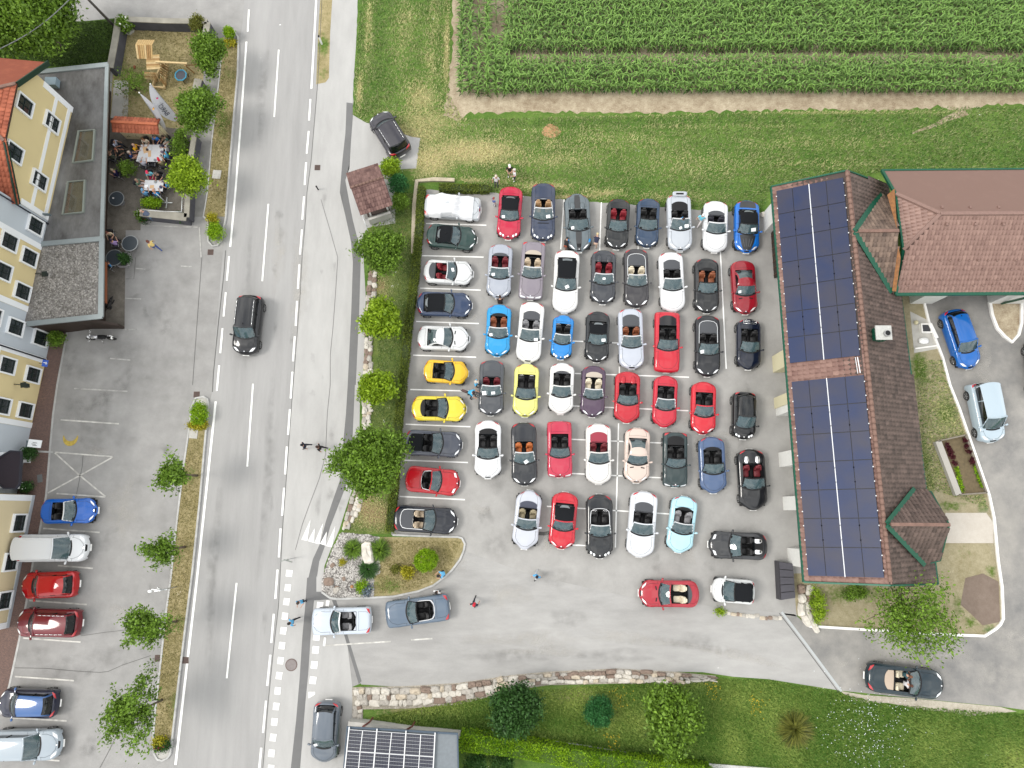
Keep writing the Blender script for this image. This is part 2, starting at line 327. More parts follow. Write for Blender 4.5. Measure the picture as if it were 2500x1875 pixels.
# car park for the convertibles and the drive
lot = [(1033, 462), (1195, 470), (1250, 475), (1278, 479), (1468, 494), (1650, 508), (1860, 520), (1960, 520), (1975, 900), (2000, 1400), (1950, 1440), (1945, 1505), (1912, 1500), (1560, 1475), (1300, 1420), (1160, 1400),
       (1135, 1345), (1135, 1328), (1132, 1317), (1118, 1311), (955, 1306), (968, 1195), (978, 1040), (1000, 840), (1022, 668), (1030, 545)]
lot = jag(lot[:8], 1.3, 9, 4)+lot[8:]
sheet('parking_lot', lot, .012, A_LOT)
drive = [(1089, 1406), (1104, 1391), (1123, 1366), (1135, 1345), (1300, 1405), (1560, 1462), (1912, 1497), (2052, 1686), (1875, 1658), (1790, 1652), (1715, 1641), (1647, 1640), (1505, 1633), (1335, 1641), (1250, 1650), (1121, 1669),
         (993, 1678), (882, 1671), (818, 1463), (823, 1462), (908, 1459), (962, 1456), (1022, 1443), (1058, 1429)]
sheet('driveway', drive, .016, A_DRIVE)
# tyre-worn lighter and darker asphalt patches in the drive
east = [(1912, 1497), (1940, 1500), (1974, 1528), (2119, 1537), (2402, 1552), (2430, 1532), (2447, 1510), (2444, 1433), (2434, 1365), (2425, 1266), (2413, 1209), (2379, 1110), (2340, 997), (2317, 940), (2300, 875), (2266, 787),
        (2250, 735), (2250, 640), (2800, 640), (2800, 1770), (2500, 1733), (2442, 1725), (2215, 1703), (2052, 1686)]
sheet('east_yard', east, .012, A_EAST)
sheet('gravel_verge', [(2052, 1687), (2110, 1697), (2215, 1704), (2442, 1726), (2482, 1737), (2440, 1741), (2368, 1749), (2300, 1737), (2250, 1733), (2200, 1722), (2165, 1716), (2100, 1716), (2070, 1702)], .009,
      surf_mat('pale_gravel', [lin((170, 160, 140)), lin((214, 206, 188)), lin((235, 228, 212))], (.6, 4, 30), (.2, .4, .6), .95, .8))
b = MB(); b.kerb([P(*p) for p in [(1908, 1494), (1960, 1562), (2054, 1688)]], .16, 0, .03); b.kerb([P(*p) for p in [(1902, 1497), (1955, 1566), (2047, 1690)]], .03, 0, .04, 1)
b.build('channel_drain', [mat('drain_steel', (.45, .47, .47), .4, .6), mat('drain_dark', (.05, .05, .05), .7)], label='long steel channel drain crossing the drive diagonally', category='drain')
# soil and field edge
sheet('field_track', jag([(1115, -500), (1105, 0), (1103, 142), (1096, 200), (1080, 283), (1124, 295), (1140, 277), (1300, 273), (1600, 275), (1875, 268), (2180, 268), (2240, 266), (2300, 262), (2350, 270), (2400, 262), (2410, 255), (2500, 252), (2900, 240)], 2.6, 9)+[(2900, -500), (1107, -500)], .006, SOIL)
sheet('sand_patch', qs('C1', (310, 1065), (350, 1070), (400, 1100), (425, 1135), (385, 1175), (340, 1190), (290, 1178), (255, 1150), (270, 1105)), .012, surf_mat('sand', [lin((190, 140, 100)), lin((214, 166, 124)), lin((224, 182, 140))], (1, 4, 20), (.3, .3, .3), .95, .6))
b = MB(); b.ribbon([P(*p) for p in qs('D1', (1240, 1150), (1330, 1115), (1440, 1080), (1530, 1030), (1640, 985), (1700, 950))], [.12, .2, .3, .4, .6, .9], .008); b.build('worn_trail', SOIL, kind='structure')
# NW lawn, garden, verges
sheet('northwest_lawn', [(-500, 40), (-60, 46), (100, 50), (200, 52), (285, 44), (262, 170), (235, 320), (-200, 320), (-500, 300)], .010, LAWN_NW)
def dsheet(name, px, z, m, dry, res=.35):
    """flat sheet triangulated on a fine grid so that a dryness attribute can vary over it"""
    import bmesh
    pts = W2(px, z); bm = bmesh.new(); vs_ = [bm.verts.new((x, y, z)) for x, y in pts]; bm.faces.new(vs_)
    xs = [p[0] for p in pts]; ys = [p[1] for p in pts]
    for ax, lo, hi in ((0, min(xs), max(xs)), (1, min(ys), max(ys))):
        v = lo+res
        while v < hi:
            n = (1, 0, 0) if ax == 0 else (0, 1, 0); c = (v, 0, 0) if ax == 0 else (0, v, 0)
            bmesh.ops.bisect_plane(bm, geom=bm.verts[:]+bm.edges[:]+bm.faces[:], plane_co=c, plane_no=n); v += res
    bmesh.ops.recalc_face_normals(bm, faces=bm.faces)
    if sum(f.normal.z for f in bm.faces) < 0: bmesh.ops.reverse_faces(bm, faces=bm.faces)
    me = bpy.data.meshes.new(name); bm.to_mesh(me); bm.free()
    co = np.array([v.co[:] for v in me.vertices]); a = me.attributes.new('dry', 'FLOAT', 'POINT'); a.data.foreach_set('value', blobs(co[:, 0], co[:, 1], dry).astype(np.float32))
    me.materials.append(m); return link(name, me, kind='structure')
dsheet('garden_lawn', [(296, 62), (480, 66), (500, 80), (496, 200), (484, 250), (470, 315), (400, 312), (268, 290), (276, 170)], .012, DRYG, [(330, 200, 60, 60, .9), (300, 170, 20, 90, .7), (410, 120, 40, 30, .5), (340, 90, 80, 20, .4)])
dsheet('roadside_verge', [(544, 113), (535, 198), (518, 340), (507, 470), (497, 529), (552, 529), (557, 470), (564, 382), (572, 283), (581, 184), (583, 113)], .012, DRYG, [(545, 300, 30, 60, .9), (560, 180, 30, 30, .7), (535, 480, 30, 30, .5)])
dsheet('roadside_verge', [(820, -600), (778, 60), (774, 150), (772, 206), (795, 201), (803, 190), (806, 80), (811, 0), (855, -600)], .012, DRYG, [(790, 110, 20, 40, 1), (788, 180, 20, 30, .7)])
dsheet('island_verge', [(462, 1068), (450, 1138), (436, 1252), (419, 1410), (408, 1490), (394, 1618), (380, 1745), (375, 1805), (420, 1805), (438, 1660), (459, 1490), (470, 1405), (489, 1223), (504, 1053), (506, 1042), (485, 1042), (482, 1068)], .10, DRYG,
       [(470, 1160, 20, 25, .8), (455, 1335, 20, 20, .6), (440, 1520, 18, 30, .9), (425, 1720, 20, 40, .8)])
IS_L = [(467, 997), (465, 1036), (459, 1076), (450, 1138), (436, 1252), (419, 1410), (408, 1490), (394, 1618), (380, 1745), (375, 1816), (378, 1840), (386, 1853), (397, 1856), (410, 1850), (417, 1840), (422, 1802), (438, 1660), (459, 1490), (470, 1405), (489, 1223), (504, 1053), (511, 990), (508, 975), (498, 969), (480, 972)]
sheet('island_pavement', IS_L, .06, CONC)
KB = mat('granite_kerb', (.40, .40, .39), .8, var=.15, vscale=3)
b = MB(); b.kerb([P(*p) for p in IS_L], .12, 0, .13, closed=True); b.build('island_kerb', KB, kind='structure')
b = MB(); b.kerb([P(*p) for p in [(497, 529), (509, 540), (509, 590), (520, 602), (532, 600), (540, 588), (552, 535), (557, 470), (564, 382), (572, 283), (581, 184), (583, 120), (582, 92), (573, 76)]], .12, 0, .13)
b.kerb([P(*p) for p in [(544, 113), (535, 198), (518, 340), (507, 470), (497, 529)]], .08, 0, .06); b.build('verge_kerb', KB, kind='structure')
sheet('garden_footpath', [(512, 64), (545, 66), (545, 113), (535, 198), (518, 340), (507, 470), (497, 529), (462, 529), (470, 440), (483, 340), (500, 210), (508, 120)], .010, CONC_D)
TERR = surf_mat('terrace_paving', [lin((98, 92, 84)), lin((126, 120, 110)), lin((154, 148, 138))], (.5, 2, 14), (.4, .4, .3), .9, .3)
sheet('terrace', [(262, 285), (415, 312), (470, 318), (462, 480), (445, 530), (344, 535), (343, 562), (307, 562), (304, 800), (240, 800), (250, 500)], .014, TERR)
sheet('garden_slab', [(279, 195), (314, 198), (312, 290), (270, 288)], .018, CONC)
BRK = mat('brick_paver', lin((140, 112, 102)), .9)
if True:
    m = BRK; t, bb = nodes(m); tcc = t.nodes.new('ShaderNodeNewGeometry'); bt = t.nodes.new('ShaderNodeTexBrick'); mp = t.nodes.new('ShaderNodeMapping')
    mp.inputs['Rotation'].default_value = (0, 0, .22); bt.inputs['Scale'].default_value = 5; bt.inputs['Color1'].default_value = (*lin((146, 116, 106)), 1); bt.inputs['Color2'].default_value = (*lin((122, 98, 92)), 1)
    bt.inputs['Mortar'].default_value = (*lin((92, 82, 76)), 1); bt.inputs['Mortar Size'].default_value = .03
    t.links.new(tcc.outputs['Position'], mp.inputs[0]); t.links.new(mp.outputs[0], bt.inputs[0]); t.links.new(bt.outputs[0], bb.inputs['Base Color'])
sheet('brick_footway', [(164, 812), (140, 940), (130, 1011), (122, 1100), (113, 1209), (96, 1303), (82, 1365), (68, 1453), (48, 1558), (23, 1674), (0, 1745), (-40, 1900), (-200, 1900), (-200, 1000), (60, 812)], .014, BRK)
b = MB(); b.ribbon([P(*p) for p in [(164, 812), (140, 940), (130, 1011), (122, 1100), (113, 1209), (96, 1303), (82, 1365), (68, 1453), (48, 1558), (23, 1674), (0, 1745)]], .14, .02); b.ribbon([P(*p) for p in [(92, 1102), (130, 1104)]], .12, .024); b.build('footway_edging', KB, kind='structure')
# planting strip between footpath and hedge + gravel bed + lawn nose
dsheet('planting_strip', [(965, 475), (1020, 470), (1012, 640), (998, 760), (985, 920), (972, 1040), (962, 1190), (950, 1304), (838, 1304), (850, 1240), (868, 1189), (885, 1080), (889, 974), (895, 900), (903, 725), (900, 640), (897, 556), (965, 545)], .014,
       surf_mat('bank_lawn', [lin((76, 100, 40)), lin((104, 126, 56)), lin((134, 148, 78))], (.5, 2, 12), (.45, .5, .5), .95, .6, 'dry', (lin((136, 116, 82)), lin((182, 160, 122)))),
       [(930, 700, 30, 40, .8), (915, 1255, 60, 40, 1), (985, 560, 22, 40, .6), (880, 1230, 50, 50, 1), (1000, 700, 8, 60, .6), (945, 1290, 60, 20, .5), (915, 820, 18, 30, .5), (990, 500, 20, 20, .6)])
GRAV = surf_mat('gravel_bed_base', [lin((120, 116, 110)), lin((160, 156, 150)), lin((196, 192, 186))], (.7, 6, 40), (.2, .3, .7), .95, .9)
GB = [(833, 1300), (905, 1307), (925, 1312), (928, 1400), (912, 1405), (912, 1458), (823, 1461), (803, 1455), (786, 1443), (788, 1412), (796, 1384), (812, 1340)]
sheet('gravel_bed', GB, .016, GRAV)
dsheet('nose_lawn', [(925, 1311), (1118, 1312), (1131, 1319), (1134, 1330), (1122, 1364), (1103, 1389), (1088, 1404), (1057, 1427), (1021, 1441), (962, 1454), (912, 1457), (912, 1405), (928, 1400)], .018, DRYG,
       [(950, 1430, 50, 25, .9), (1060, 1420, 40, 20, .4), (1040, 1350, 30, 20, .3), (930, 1330, 25, 25, .3)])
b = MB(); b.kerb([P(*p) for p in [(959, 1306), (1040, 1309), (1118, 1311), (1128, 1314), (1135, 1328), (1132, 1345), (1123, 1366), (1104, 1391), (1090, 1405), (1058, 1429), (1022, 1443), (962, 1456), (908, 1459), (823, 1462), (806, 1459), (786, 1445)]], .13, 0, .12)
b.build('bed_kerb', KB, kind='structure')
# bed beside the tiled house, curbs
dsheet('house_bed', [(2200, 700), (2255, 745), (2266, 787), (2300, 875), (2317, 940), (2340, 997), (2379, 1110), (2413, 1209), (2425, 1266), (2434, 1365), (2444, 1433), (2447, 1510), (2430, 1532), (2402, 1552), (2119, 1537), (1974, 1528), (1945, 1500), (1935, 1400), (2250, 1400)], .016,
       surf_mat('poor_lawn', [lin((150, 140, 104)), lin((176, 164, 128)), lin((196, 186, 156))], (.6, 2.5, 14), (.4, .5, .4), .95, .6, 'dry', (lin((80, 106, 34)), lin((112, 136, 56)))),
       [(2245, 900, 30, 60, 1), (2310, 1010, 35, 45, 1), (2320, 1235, 50, 14, .9), (2260, 1120, 14, 70, 1), (2270, 1180, 14, 40, 1), (2400, 1240, 20, 22, .9), (2350, 1350, 60, 30, .5), (2420, 1395, 20, 20, .9), (2340, 1480, 20, 40, .8), (2370, 1520, 20, 20, .9),
        (2415, 1535, 25, 12, 1), (2230, 960, 14, 50, .8), (2050, 1450, 60, 30, .8), (2290, 870, 20, 20, .2), (2130, 1450, 100, 30, .7)])
sheet('entrance_slab', [(2308, 1252), (2408, 1252), (2424, 1275), (2426, 1326), (2306, 1326)], .03, surf_mat('pale_slab', [lin((206, 196, 182)), lin((222, 214, 202)), lin((232, 226, 216))], (.6, 3, 20), (.3, .3, .3), .9, .2))
sheet('brown_paving', [(2357, 1411), (2400, 1400), (2438, 1420), (2442, 1518), (2399, 1527), (2372, 1500), (2345, 1476)], .024, surf_mat('brown_concrete', [lin((120, 104, 92)), lin((140, 122, 110)), lin((156, 140, 128))], (.6, 3, 20), (.4, .3, .3), .9, .2))
sheet('stone_terrace', [(2222, 760), (2262, 780), (2296, 850), (2232, 862)], .024, CONC)
b = MB(); b.kerb([P(*p) for p in [(2255, 742), (2266, 787), (2300, 875), (2317, 940), (2340, 997), (2379, 1110), (2413, 1209), (2425, 1266), (2434, 1365), (2444, 1433), (2447, 1510), (2440, 1524), (2430, 1534), (2402, 1552), (2300, 1548), (2119, 1537), (1974, 1528)]], .16, 0, .15)
b.kerb([P(*p) for p in [(2232, 852), (2290, 844)]], .1, 0, .14); b.build('bed_kerb', WHITEC, kind='structure')
bz = [(2414, 738), (2420, 770), (2432, 802), (2450, 822), (2468, 836), (2484, 818), (2491, 790), (2492, 738)]
sheet('planter_bed', bz, .05, SOIL); b = MB(); b.kerb([P(*p) for p in bz], .2, 0, .18); b.build('pointed_planter_kerb', WHITEC, label='white kerb of the pointed planter in front of the garage', category='kerb')
# ---------------------------------------------------------------- road markings
ZM = .028
b = MB()
def dash(p, w_=.12): b.ribbon([P(*p[0]), P(*p[1])], w_, ZM)
def dashes(t, lst, w_=.12, mb=None):
    for x0, y0, x1, y1 in lst: (mb or b).ribbon([P(*q(t, x0, y0)), P(*q(t, x1, y1))], w_, ZM)
b.ribbon([P(*p) for p in [(602, 102), (589, 290), (575, 470), (562.4, 603)]], .15, ZM); b.ribbon([P(*p) for p in [(527, 980), (481.6, 1410), (455, 1640), (429, 1867)]], .16, ZM)
b.ribbon([P(608, 24), P(605, 78)], .13, ZM); b.ribbon([P(*p) for p in [(818, -560), (772.3, 0), (766, 120), (760.4, 217)]], .15, ZM)
for y0, y1 in ((625.8, 685.3), (713.6, 773), (801.5, 862.4), (892, 954.5)):
    fx = lambda y: 559.5-(y-625.8)*(559.5-529.8)/(954.5-625.8); b.ribbon([P(fx(y0), y0), P(fx(y1), y1)], .14, ZM)
b.build('edge_line', PAINT, kind='structure')
b = MB()
for p in [((684, 60), (684.5, 62)), ((680.8, 121.8), (669.8, 286)), ((655.6, 498), (640.6, 686.7)), ((618, 937), (604, 1139)), ((578, 1423), (553.9, 1655.7)), ((530, 1890), (505, 2130)), ((700, -170), (692, -40))]: b.ribbon([P(*p[0]), P(*p[1])], .12, ZM)
b.build('centre_line', PAINT, kind='structure')
b = MB()
dashes('B1', [(470, 855, 458, 1040), (455, 1130, 438, 1325), (433, 1400, 420, 1595)], .14); dashes('B2', [(415, 35, 400, 235), (397, 320, 380, 535), (375, 620, 362, 830), (355, 935, 343, 1150), (335, 1240, 320, 1455), (315, 1545, 300, 1775)], .14)
dashes('B3', [(293, 208, 277, 430), (267, 530, 252, 770), (243, 885, 226, 1125), (213, 1235, 198, 1485), (187, 1590, 168, 1842)], .14); dashes('B4', [(155, 330, 133, 580), (125, 683, 98, 950), (88, 1078, 62, 1355), (47, 1483, 20, 1760)], .14)
b.build('lane_edge_dashes', PAINT, kind='structure')
b = MB()
def blockm(t, x, y, s=27, h=None, rz=-.09):
    c = P(*q(t, x, y)); b.box((c.x, c.y, ZM), (s*2*.28331/35, (h or s)*2*.28331/35, .006), rz)
blockm('B3', 287, 1622)
for x, y in ((275, 105), (264, 225), (250, 350), (237, 475), (225, 603), (213, 733), (200, 862), (188, 993), (175, 1127), (160, 1260), (148, 1395), (135, 1530), (130, 1662)): blockm('B4', x, y, 25, 28)
for x, y in ((552, 258), (523, 528), (515, 640), (503, 770), (492, 902)): blockm('B4', x, y, 27, 29)
blockm('B4', 618, 240, 15, 24); blockm('B4', 592, 570, 9, 34)
b.poly([P(*q('B4', *p), ZM) for p in ((452, 1003), (452, 1060), (508, 1025), (510, 1003))][::1])
b.build('crossing_blocks', PAINT, kind='structure')
b = MB()
for tri in (((392, 1332), (442, 1342), (470, 1160)), ((447, 1345), (500, 1360), (505, 1235)), ((503, 1361), (547, 1372), (578, 1188)), ((552, 1368), (600, 1384), (610, 1262)), ((605, 1388), (655, 1397), (683, 1215))):
    b.poly([P(*q('B3', *p), ZM) for p in tri])
b.build('give_way_teeth', PAINT, kind='structure')
b = MB()
dashes('B2', [(1465, 268, 1985, 283), (1428, 545, 1962, 558), (1415, 825, 1937, 842), (1380, 1112, 1920, 1130), (1355, 1402, 1897, 1420), (1330, 1698, 1860, 1712)], .09)
dashes('B3', [(1290, 338, 1848, 360), (1280, 648, 1827, 668), (1238, 960, 1800, 988)], .09)
dashes('C2', [(448, 60, 420, 490), (770, 85, 755, 500), (1795, 510, 1845, 1520), (510, 1280, 925, 1298), (540, 1560, 1525, 1592), (925, 1500, 925, 1620), (1085, 420, 1088, 520), (60, 30, 90, 33)], .09)
dashes('C3', [(510, 180, 1520, 222), (918, 330, 890, 1400), (510, 468, 1290, 500), (1480, 508, 1520, 514), (510, 762, 1290, 800), (300, 1045, 1370, 1112), (520, 1378, 650, 1384)], .09)
dashes('C2', [(-30, 22, 100, 36)], .09)
b.build('parking_bay_lines', PAINT, kind='structure')
b = MB()
dashes('B4', [(600, 603, 1160, 568), (1338, 555, 1520, 543)], .09)
dashes('A3', [(525, 300, 1025, 335), (480, 580, 975, 618), (490, 935, 910, 965), (475, 585, 690, 780), (690, 780, 975, 620), (690, 780, 912, 962), (690, 780, 415, 930), (375, 1235, 860, 1270), (500, 1555, 803, 1580)], .10)
dashes('A4', [(255, 215, 750, 250), (200, 538, 697, 573), (130, 870, 640, 905), (90, 1225, 577, 1252), (250, 1575, 515, 1595)], .10)
b.build('left_bay_lines', PAINT_W, kind='structure')
FADED = mat('faded_paint', (.36, .355, .34), .8, var=.3, vscale=3)
b = MB(); dashes('A2', [(1170, 655, 1255, 662), (1080, 912, 1218, 918), (1080, 1182, 1180, 1182), (950, 1430, 1125, 1445), (1560, 635, 1655, 640), (1230, 285, 1710, 300), (1720, 300, 1735, 560)], .10)
dashes('A3', [(640, 30, 1100, 55)], .10); b.build('faded_bay_lines', FADED, kind='structure')
# faded yellow crescent symbol
b = MB(); c = P(*q('A3', 612, 430)); pts = []
for k in range(15):
    a = math.pi*(1.02+.96*k/14); pts.append((c.x+.50*math.cos(a), c.y+.62*math.sin(a)))
b.ribbon(pts, [.04+.30*math.sin(math.pi*k/14) for k in range(15)], ZM); b.build('faded_yellow_symbol', mat('yellow_paint', lin((206, 180, 84)), .8, var=.3, vscale=4), kind='structure')
# repair seams and cracks
b = MB(); b.ribbon([P(*p) for p in crack_up+crack], .035, ZM-.006)
b.ribbon([P(*p) for p in qs('B2', (560, 60), (640, 330), (705, 560), (690, 800), (665, 1150), (640, 1400), (640, 1659))+qs('B3', (615, 240), (600, 600), (545, 810), (450, 1060), (400, 1200), (340, 1420))], .025, ZM-.006)
b.ribbon([P(*p) for p in qs('A4', (130, 795), (400, 800), (640, 822), (860, 835), (930, 828), (1060, 770), (1300, 690))], .03, .02); b.ribbon([P(*p) for p in qs('A4', (700, 520), (900, 490), (1080, 470))], .025, .02)
b.ribbon([P(*p) for p in qs('A3', (718, 590), (710, 700), (655, 970))], .03, .02); b.ribbon([P(*p) for p in qs('A4', (1000, 1390), (930, 1530), (860, 1659))], .03, .02)
b.ribbon([P(*p) for p in qs('A2', (1170, 560), (1155, 745), (1085, 745))], .03, .02); b.ribbon([P(*p) for p in [(1310, 1302), (1330, 1303), (1347, 1298)]], .24, .019)
b.ribbon([P(*p) for p in qs('A2', (1945, 500), (1930, 700), (1880, 1150), (1840, 1560))+qs('A3', (1832, 60))], .05, ZM-.006)
b.ribbon([P(*p) for p in qs('A2', (1740, 560), (1700, 1100), (1660, 1659))], .03, ZM-.006)
b.build('asphalt_cracks', mat('crack_fill', (.10, .10, .095), .9), kind='structure')
# stains and worn pale patches: irregular thin films with soft edges
def film_mat(key, c, amax):
    m = mat(key, c, .85); t, b_ = nodes(m); l = t.links.new; at = t.nodes.new('ShaderNodeAttribute'); at.attribute_name = 'tint'; g = t.nodes.new('ShaderNodeNewGeometry'); n = t.nodes.new('ShaderNodeTexNoise'); n.inputs['Scale'].default_value = 1.5; n.inputs['Detail'].default_value = 5
    l(g.outputs['Position'], n.inputs['Vector']); mr = t.nodes.new('ShaderNodeMapRange'); mr.inputs[1].default_value = .32; mr.inputs[2].default_value = .82; l(n.outputs['Fac'], mr.inputs[0]); mu = t.nodes.new('ShaderNodeMath'); mu.operation = 'MULTIPLY'; l(at.outputs['Fac'], mu.inputs[0]); l(mr.outputs[0], mu.inputs[1])
    m2 = t.nodes.new('ShaderNodeMath'); m2.operation = 'MULTIPLY'; m2.inputs[1].default_value = amax; l(mu.outputs[0], m2.inputs[0]); l(m2.outputs[0], b_.inputs['Alpha']); return m
def films(name, lst, m, z=.024):
    V, F, T = [], [], []
    for (px, py, rx, ry, a) in lst:
        c = P(px, py); o = len(V); V.append((c.x, c.y, z)); T.append(1)
        for rr, tv in ((.35, .95), (.7, .5), (1, 0)):
            for k in range(14): th = 2*math.pi*k/14; w = 1+.2*math.sin(3*th+px)+.14*math.sin(5*th+py); x = rx/34*rr*w*math.cos(th); y = ry/34*rr*w*math.sin(th); V.append((c.x+x*math.cos(a)-y*math.sin(a), c.y+x*math.sin(a)+y*math.cos(a), z)); T.append(tv)
        for k in range(14):
            k2 = (k+1) % 14; F.append((o, o+1+k, o+1+k2, o+1+k2))
            for r_ in range(2): F.append((o+1+r_*14+k, o+15+r_*14+k, o+15+r_*14+k2, o+1+r_*14+k2))
    F3 = [(f[0], f[1], f[2]) for f in F]+[(f[0], f[2], f[3]) for f in F if f[2] != f[3]]
    link(name, fast_mesh(name, V, F3, m, T), kind='structure')
rs = random.Random(5)
sl = [(250, 975, 60, 40, .2), (190, 1000, 50, 34, 0), (220, 1060, 60, 60, 0), (200, 905, 70, 30, 0), (170, 870, 40, 40, 0), (330, 640, 60, 50, 0), (400, 760, 40, 80, 0), (300, 860, 70, 40, 0), (160, 1640, 60, 34, 0), (250, 1600, 60, 26, 0), (80, 1600, 50, 24, 0), (215, 1830, 26, 14, .3), (1780, 1180, 9, 9, 0), (1865, 1125, 14, 12, 0), (1872, 1125, 8, 6, 0),
      (1390, 1510, 60, 26, .1), (1700, 1570, 90, 22, -.1), (1500, 1600, 120, 18, 0), (1240, 1600, 110, 20, 0), (1900, 600, 30, 40, 0), (640, 230, 16, 160, 0), (600, 760, 16, 200, 0), (655, 1150, 16, 260, 0), (520, 1400, 16, 260, 0), (1350, 1410, 60, 24, 0), (1830, 960, 24, 24, 0), (1210, 1330, 40, 40, 0)]
sl += [(rs.uniform(1060, 1850), rs.uniform(520, 1400), rs.uniform(8, 26), rs.uniform(8, 22), rs.uniform(0, 3)) for _ in range(46)]+[(rs.uniform(130, 430), rs.uniform(620, 1850), rs.uniform(5, 30), rs.uniform(5, 22), rs.uniform(0, 3)) for _ in range(36)]+[(rs.uniform(640, 840), rs.uniform(480, 1600), rs.uniform(3, 14), rs.uniform(6, 34), 0) for _ in range(22)]
films('asphalt_stains', sl, film_mat('stain_film', (.10, .098, .092), .28))
films('pale_wear', [(2450, 1300, 60, 120, 0), (2470, 1560, 70, 50, 0), (2440, 1650, 70, 40, .2), (2330, 1600, 60, 16, 0), (2120, 1625, 26, 7, .1), (2060, 1620, 20, 6, .1), (1560, 1560, 140, 16, -.1), (1800, 1600, 120, 14, -.2), (1330, 1590, 120, 12, 0), (290, 1500, 30, 26, 0), (380, 1640, 14, 16, 0), (300, 1240, 50, 80, 0), (240, 1110, 40, 24, 0), (680, 620, 20, 110, 0), (730, 700, 26, 160, 0), (1280, 1560, 160, 20, 0), (1240, 1450, 60, 34, 0), (2400, 900, 30, 90, 0)]+[(rs.uniform(1100, 1850), rs.uniform(560, 1400), rs.uniform(14, 50), rs.uniform(10, 30), rs.uniform(0, 3)) for _ in range(26)], film_mat('wear_film', (.50, .48, .44), .55), .022)
# manholes and gully grates
IRON = mat('rusty_iron', lin((112, 90, 84)), .7, .3, var=.2, vscale=8); IRON_D = mat('grate_slots', (.04, .035, .03), .8)
def grate(px, py, s=.42, rz=0, label='', sq=True):
    c = P(px, py); t = thing('gully_grate', label, 'grate', (c.x, c.y, .02), rz); a = MB(); a.box((0, 0, .0), (s, s, .02)); a.build('frame', IRON, t)
    a = MB()
    for k in range(5): a.box((0, -s*.36+k*s*.18, .012), (s*.8, s*.07, .006))
    a.build('slots', IRON_D, t)
grate(*q('A2', 1815, 515), label='rust-brown gully grate at the mouth of the left car park'); grate(*q('A3', 1695, 82), label='rust-brown gully grate at the tip of the long island')
grate(*q('A4', 1362, 713), label='brown gully grate on the car park side of the island'); grate(*q('A4', 1600, 730), label='brown gully grate in the road beside the island')
grate(*q('B1', 530, 1445), label='brown gully grate in the footpath opposite the tiled shelter')
c = P(*q('B4', 305, 770)); t = thing('manhole', 'round brown manhole cover between the crossing blocks', 'manhole', (c.x, c.y, .012)); a = MB(); a.tube((0, 0, 0), (0, 0, .014), .35, n=28); a.build('cover', mat('manhole_iron', lin((150, 142, 140)), .7, .2, var=.1), t)
a = MB(); a.tube((0, 0, .0), (0, 0, .01), .40, n=28); a.build('rim', IRON, t)
for px, py, lb in ((*q('A3', 1672, 420), 'square concrete cover in the long island below its planting'), (*q('A1', 1870, 1505), 'square concrete cover in the verge beside the garden')):
    c = P(px, py); a = MB(); a.box((c.x, c.y, .09 if py > 900 else .03), (.62, .68, .08), -.08); a.build('cover_slab', CONC, label=lb, category='cover')
c = P(*q('A3', 345, 805)); a = MB(); a.box((c.x, c.y, .022), (.35, .55, .012), .2); a.build('floor_grate', mat('grey_grate', (.16, .17, .17), .6, .3), label='grey floor grate in the brick footway by the porch', category='grate')
# ================================================================ CARS
def paint(rgb, metal=.0, key=None):
    k = 'car_paint_%d_%d_%d' % tuple(rgb)
    if k in MATS: return MATS[k]
    f = 1.08 if min(rgb) > 170 else 1.12
    c = lin(rgb); l0 = sum(c)/3*f; f = f*max(l0-.02, l0*.35)/l0 if min(rgb) <= 170 else f; c = tuple(v*f for v in c); m = mat(k, c, .30, metal, 1.0, spec=.2); return m
GLASS = mat('car_glass', (.062, .105, .118), .04, 0, 1.0, alpha=.72); GLASS_D = mat('dark_glass', (.006, .008, .010), .05, 0, .3, alpha=.92)
GLASS_R = mat('rear_screen', (.05, .075, .08), .06, 0, .8)
FABRIC = mat('roof_fabric', (.009, .010, .012), .9, bump=.15, bscale=60, spec=.15); BLACKT = mat('black_trim', (.008, .008, .009), .55, spec=.3); INTER = mat('interior_black', (.007, .007, .008), .8, spec=.2)
RUBBER = mat('tyre_rubber', (.022, .022, .022), .85); RIM = mat('alloy_rim', (.55, .56, .57), .28, .9); CHROME = mat('chrome', (.85, .85, .86), .12, 1.0)
LAMP = mat('headlight_glass', (.78, .80, .82), .08, .15, 1.0); TAILM = mat('taillight_red', (.45, .012, .02), .12, 0, 1.0); PLATE = mat('number_plate', (.82, .82, .80), .4)
GAP = mat('panel_gap', (.006, .006, .007), .8); PAPER = mat('paper', (.88, .90, .92), .6); GREYCLOTH = mat('tonneau_grey', (.060, .064, .072), .8, bump=.1)
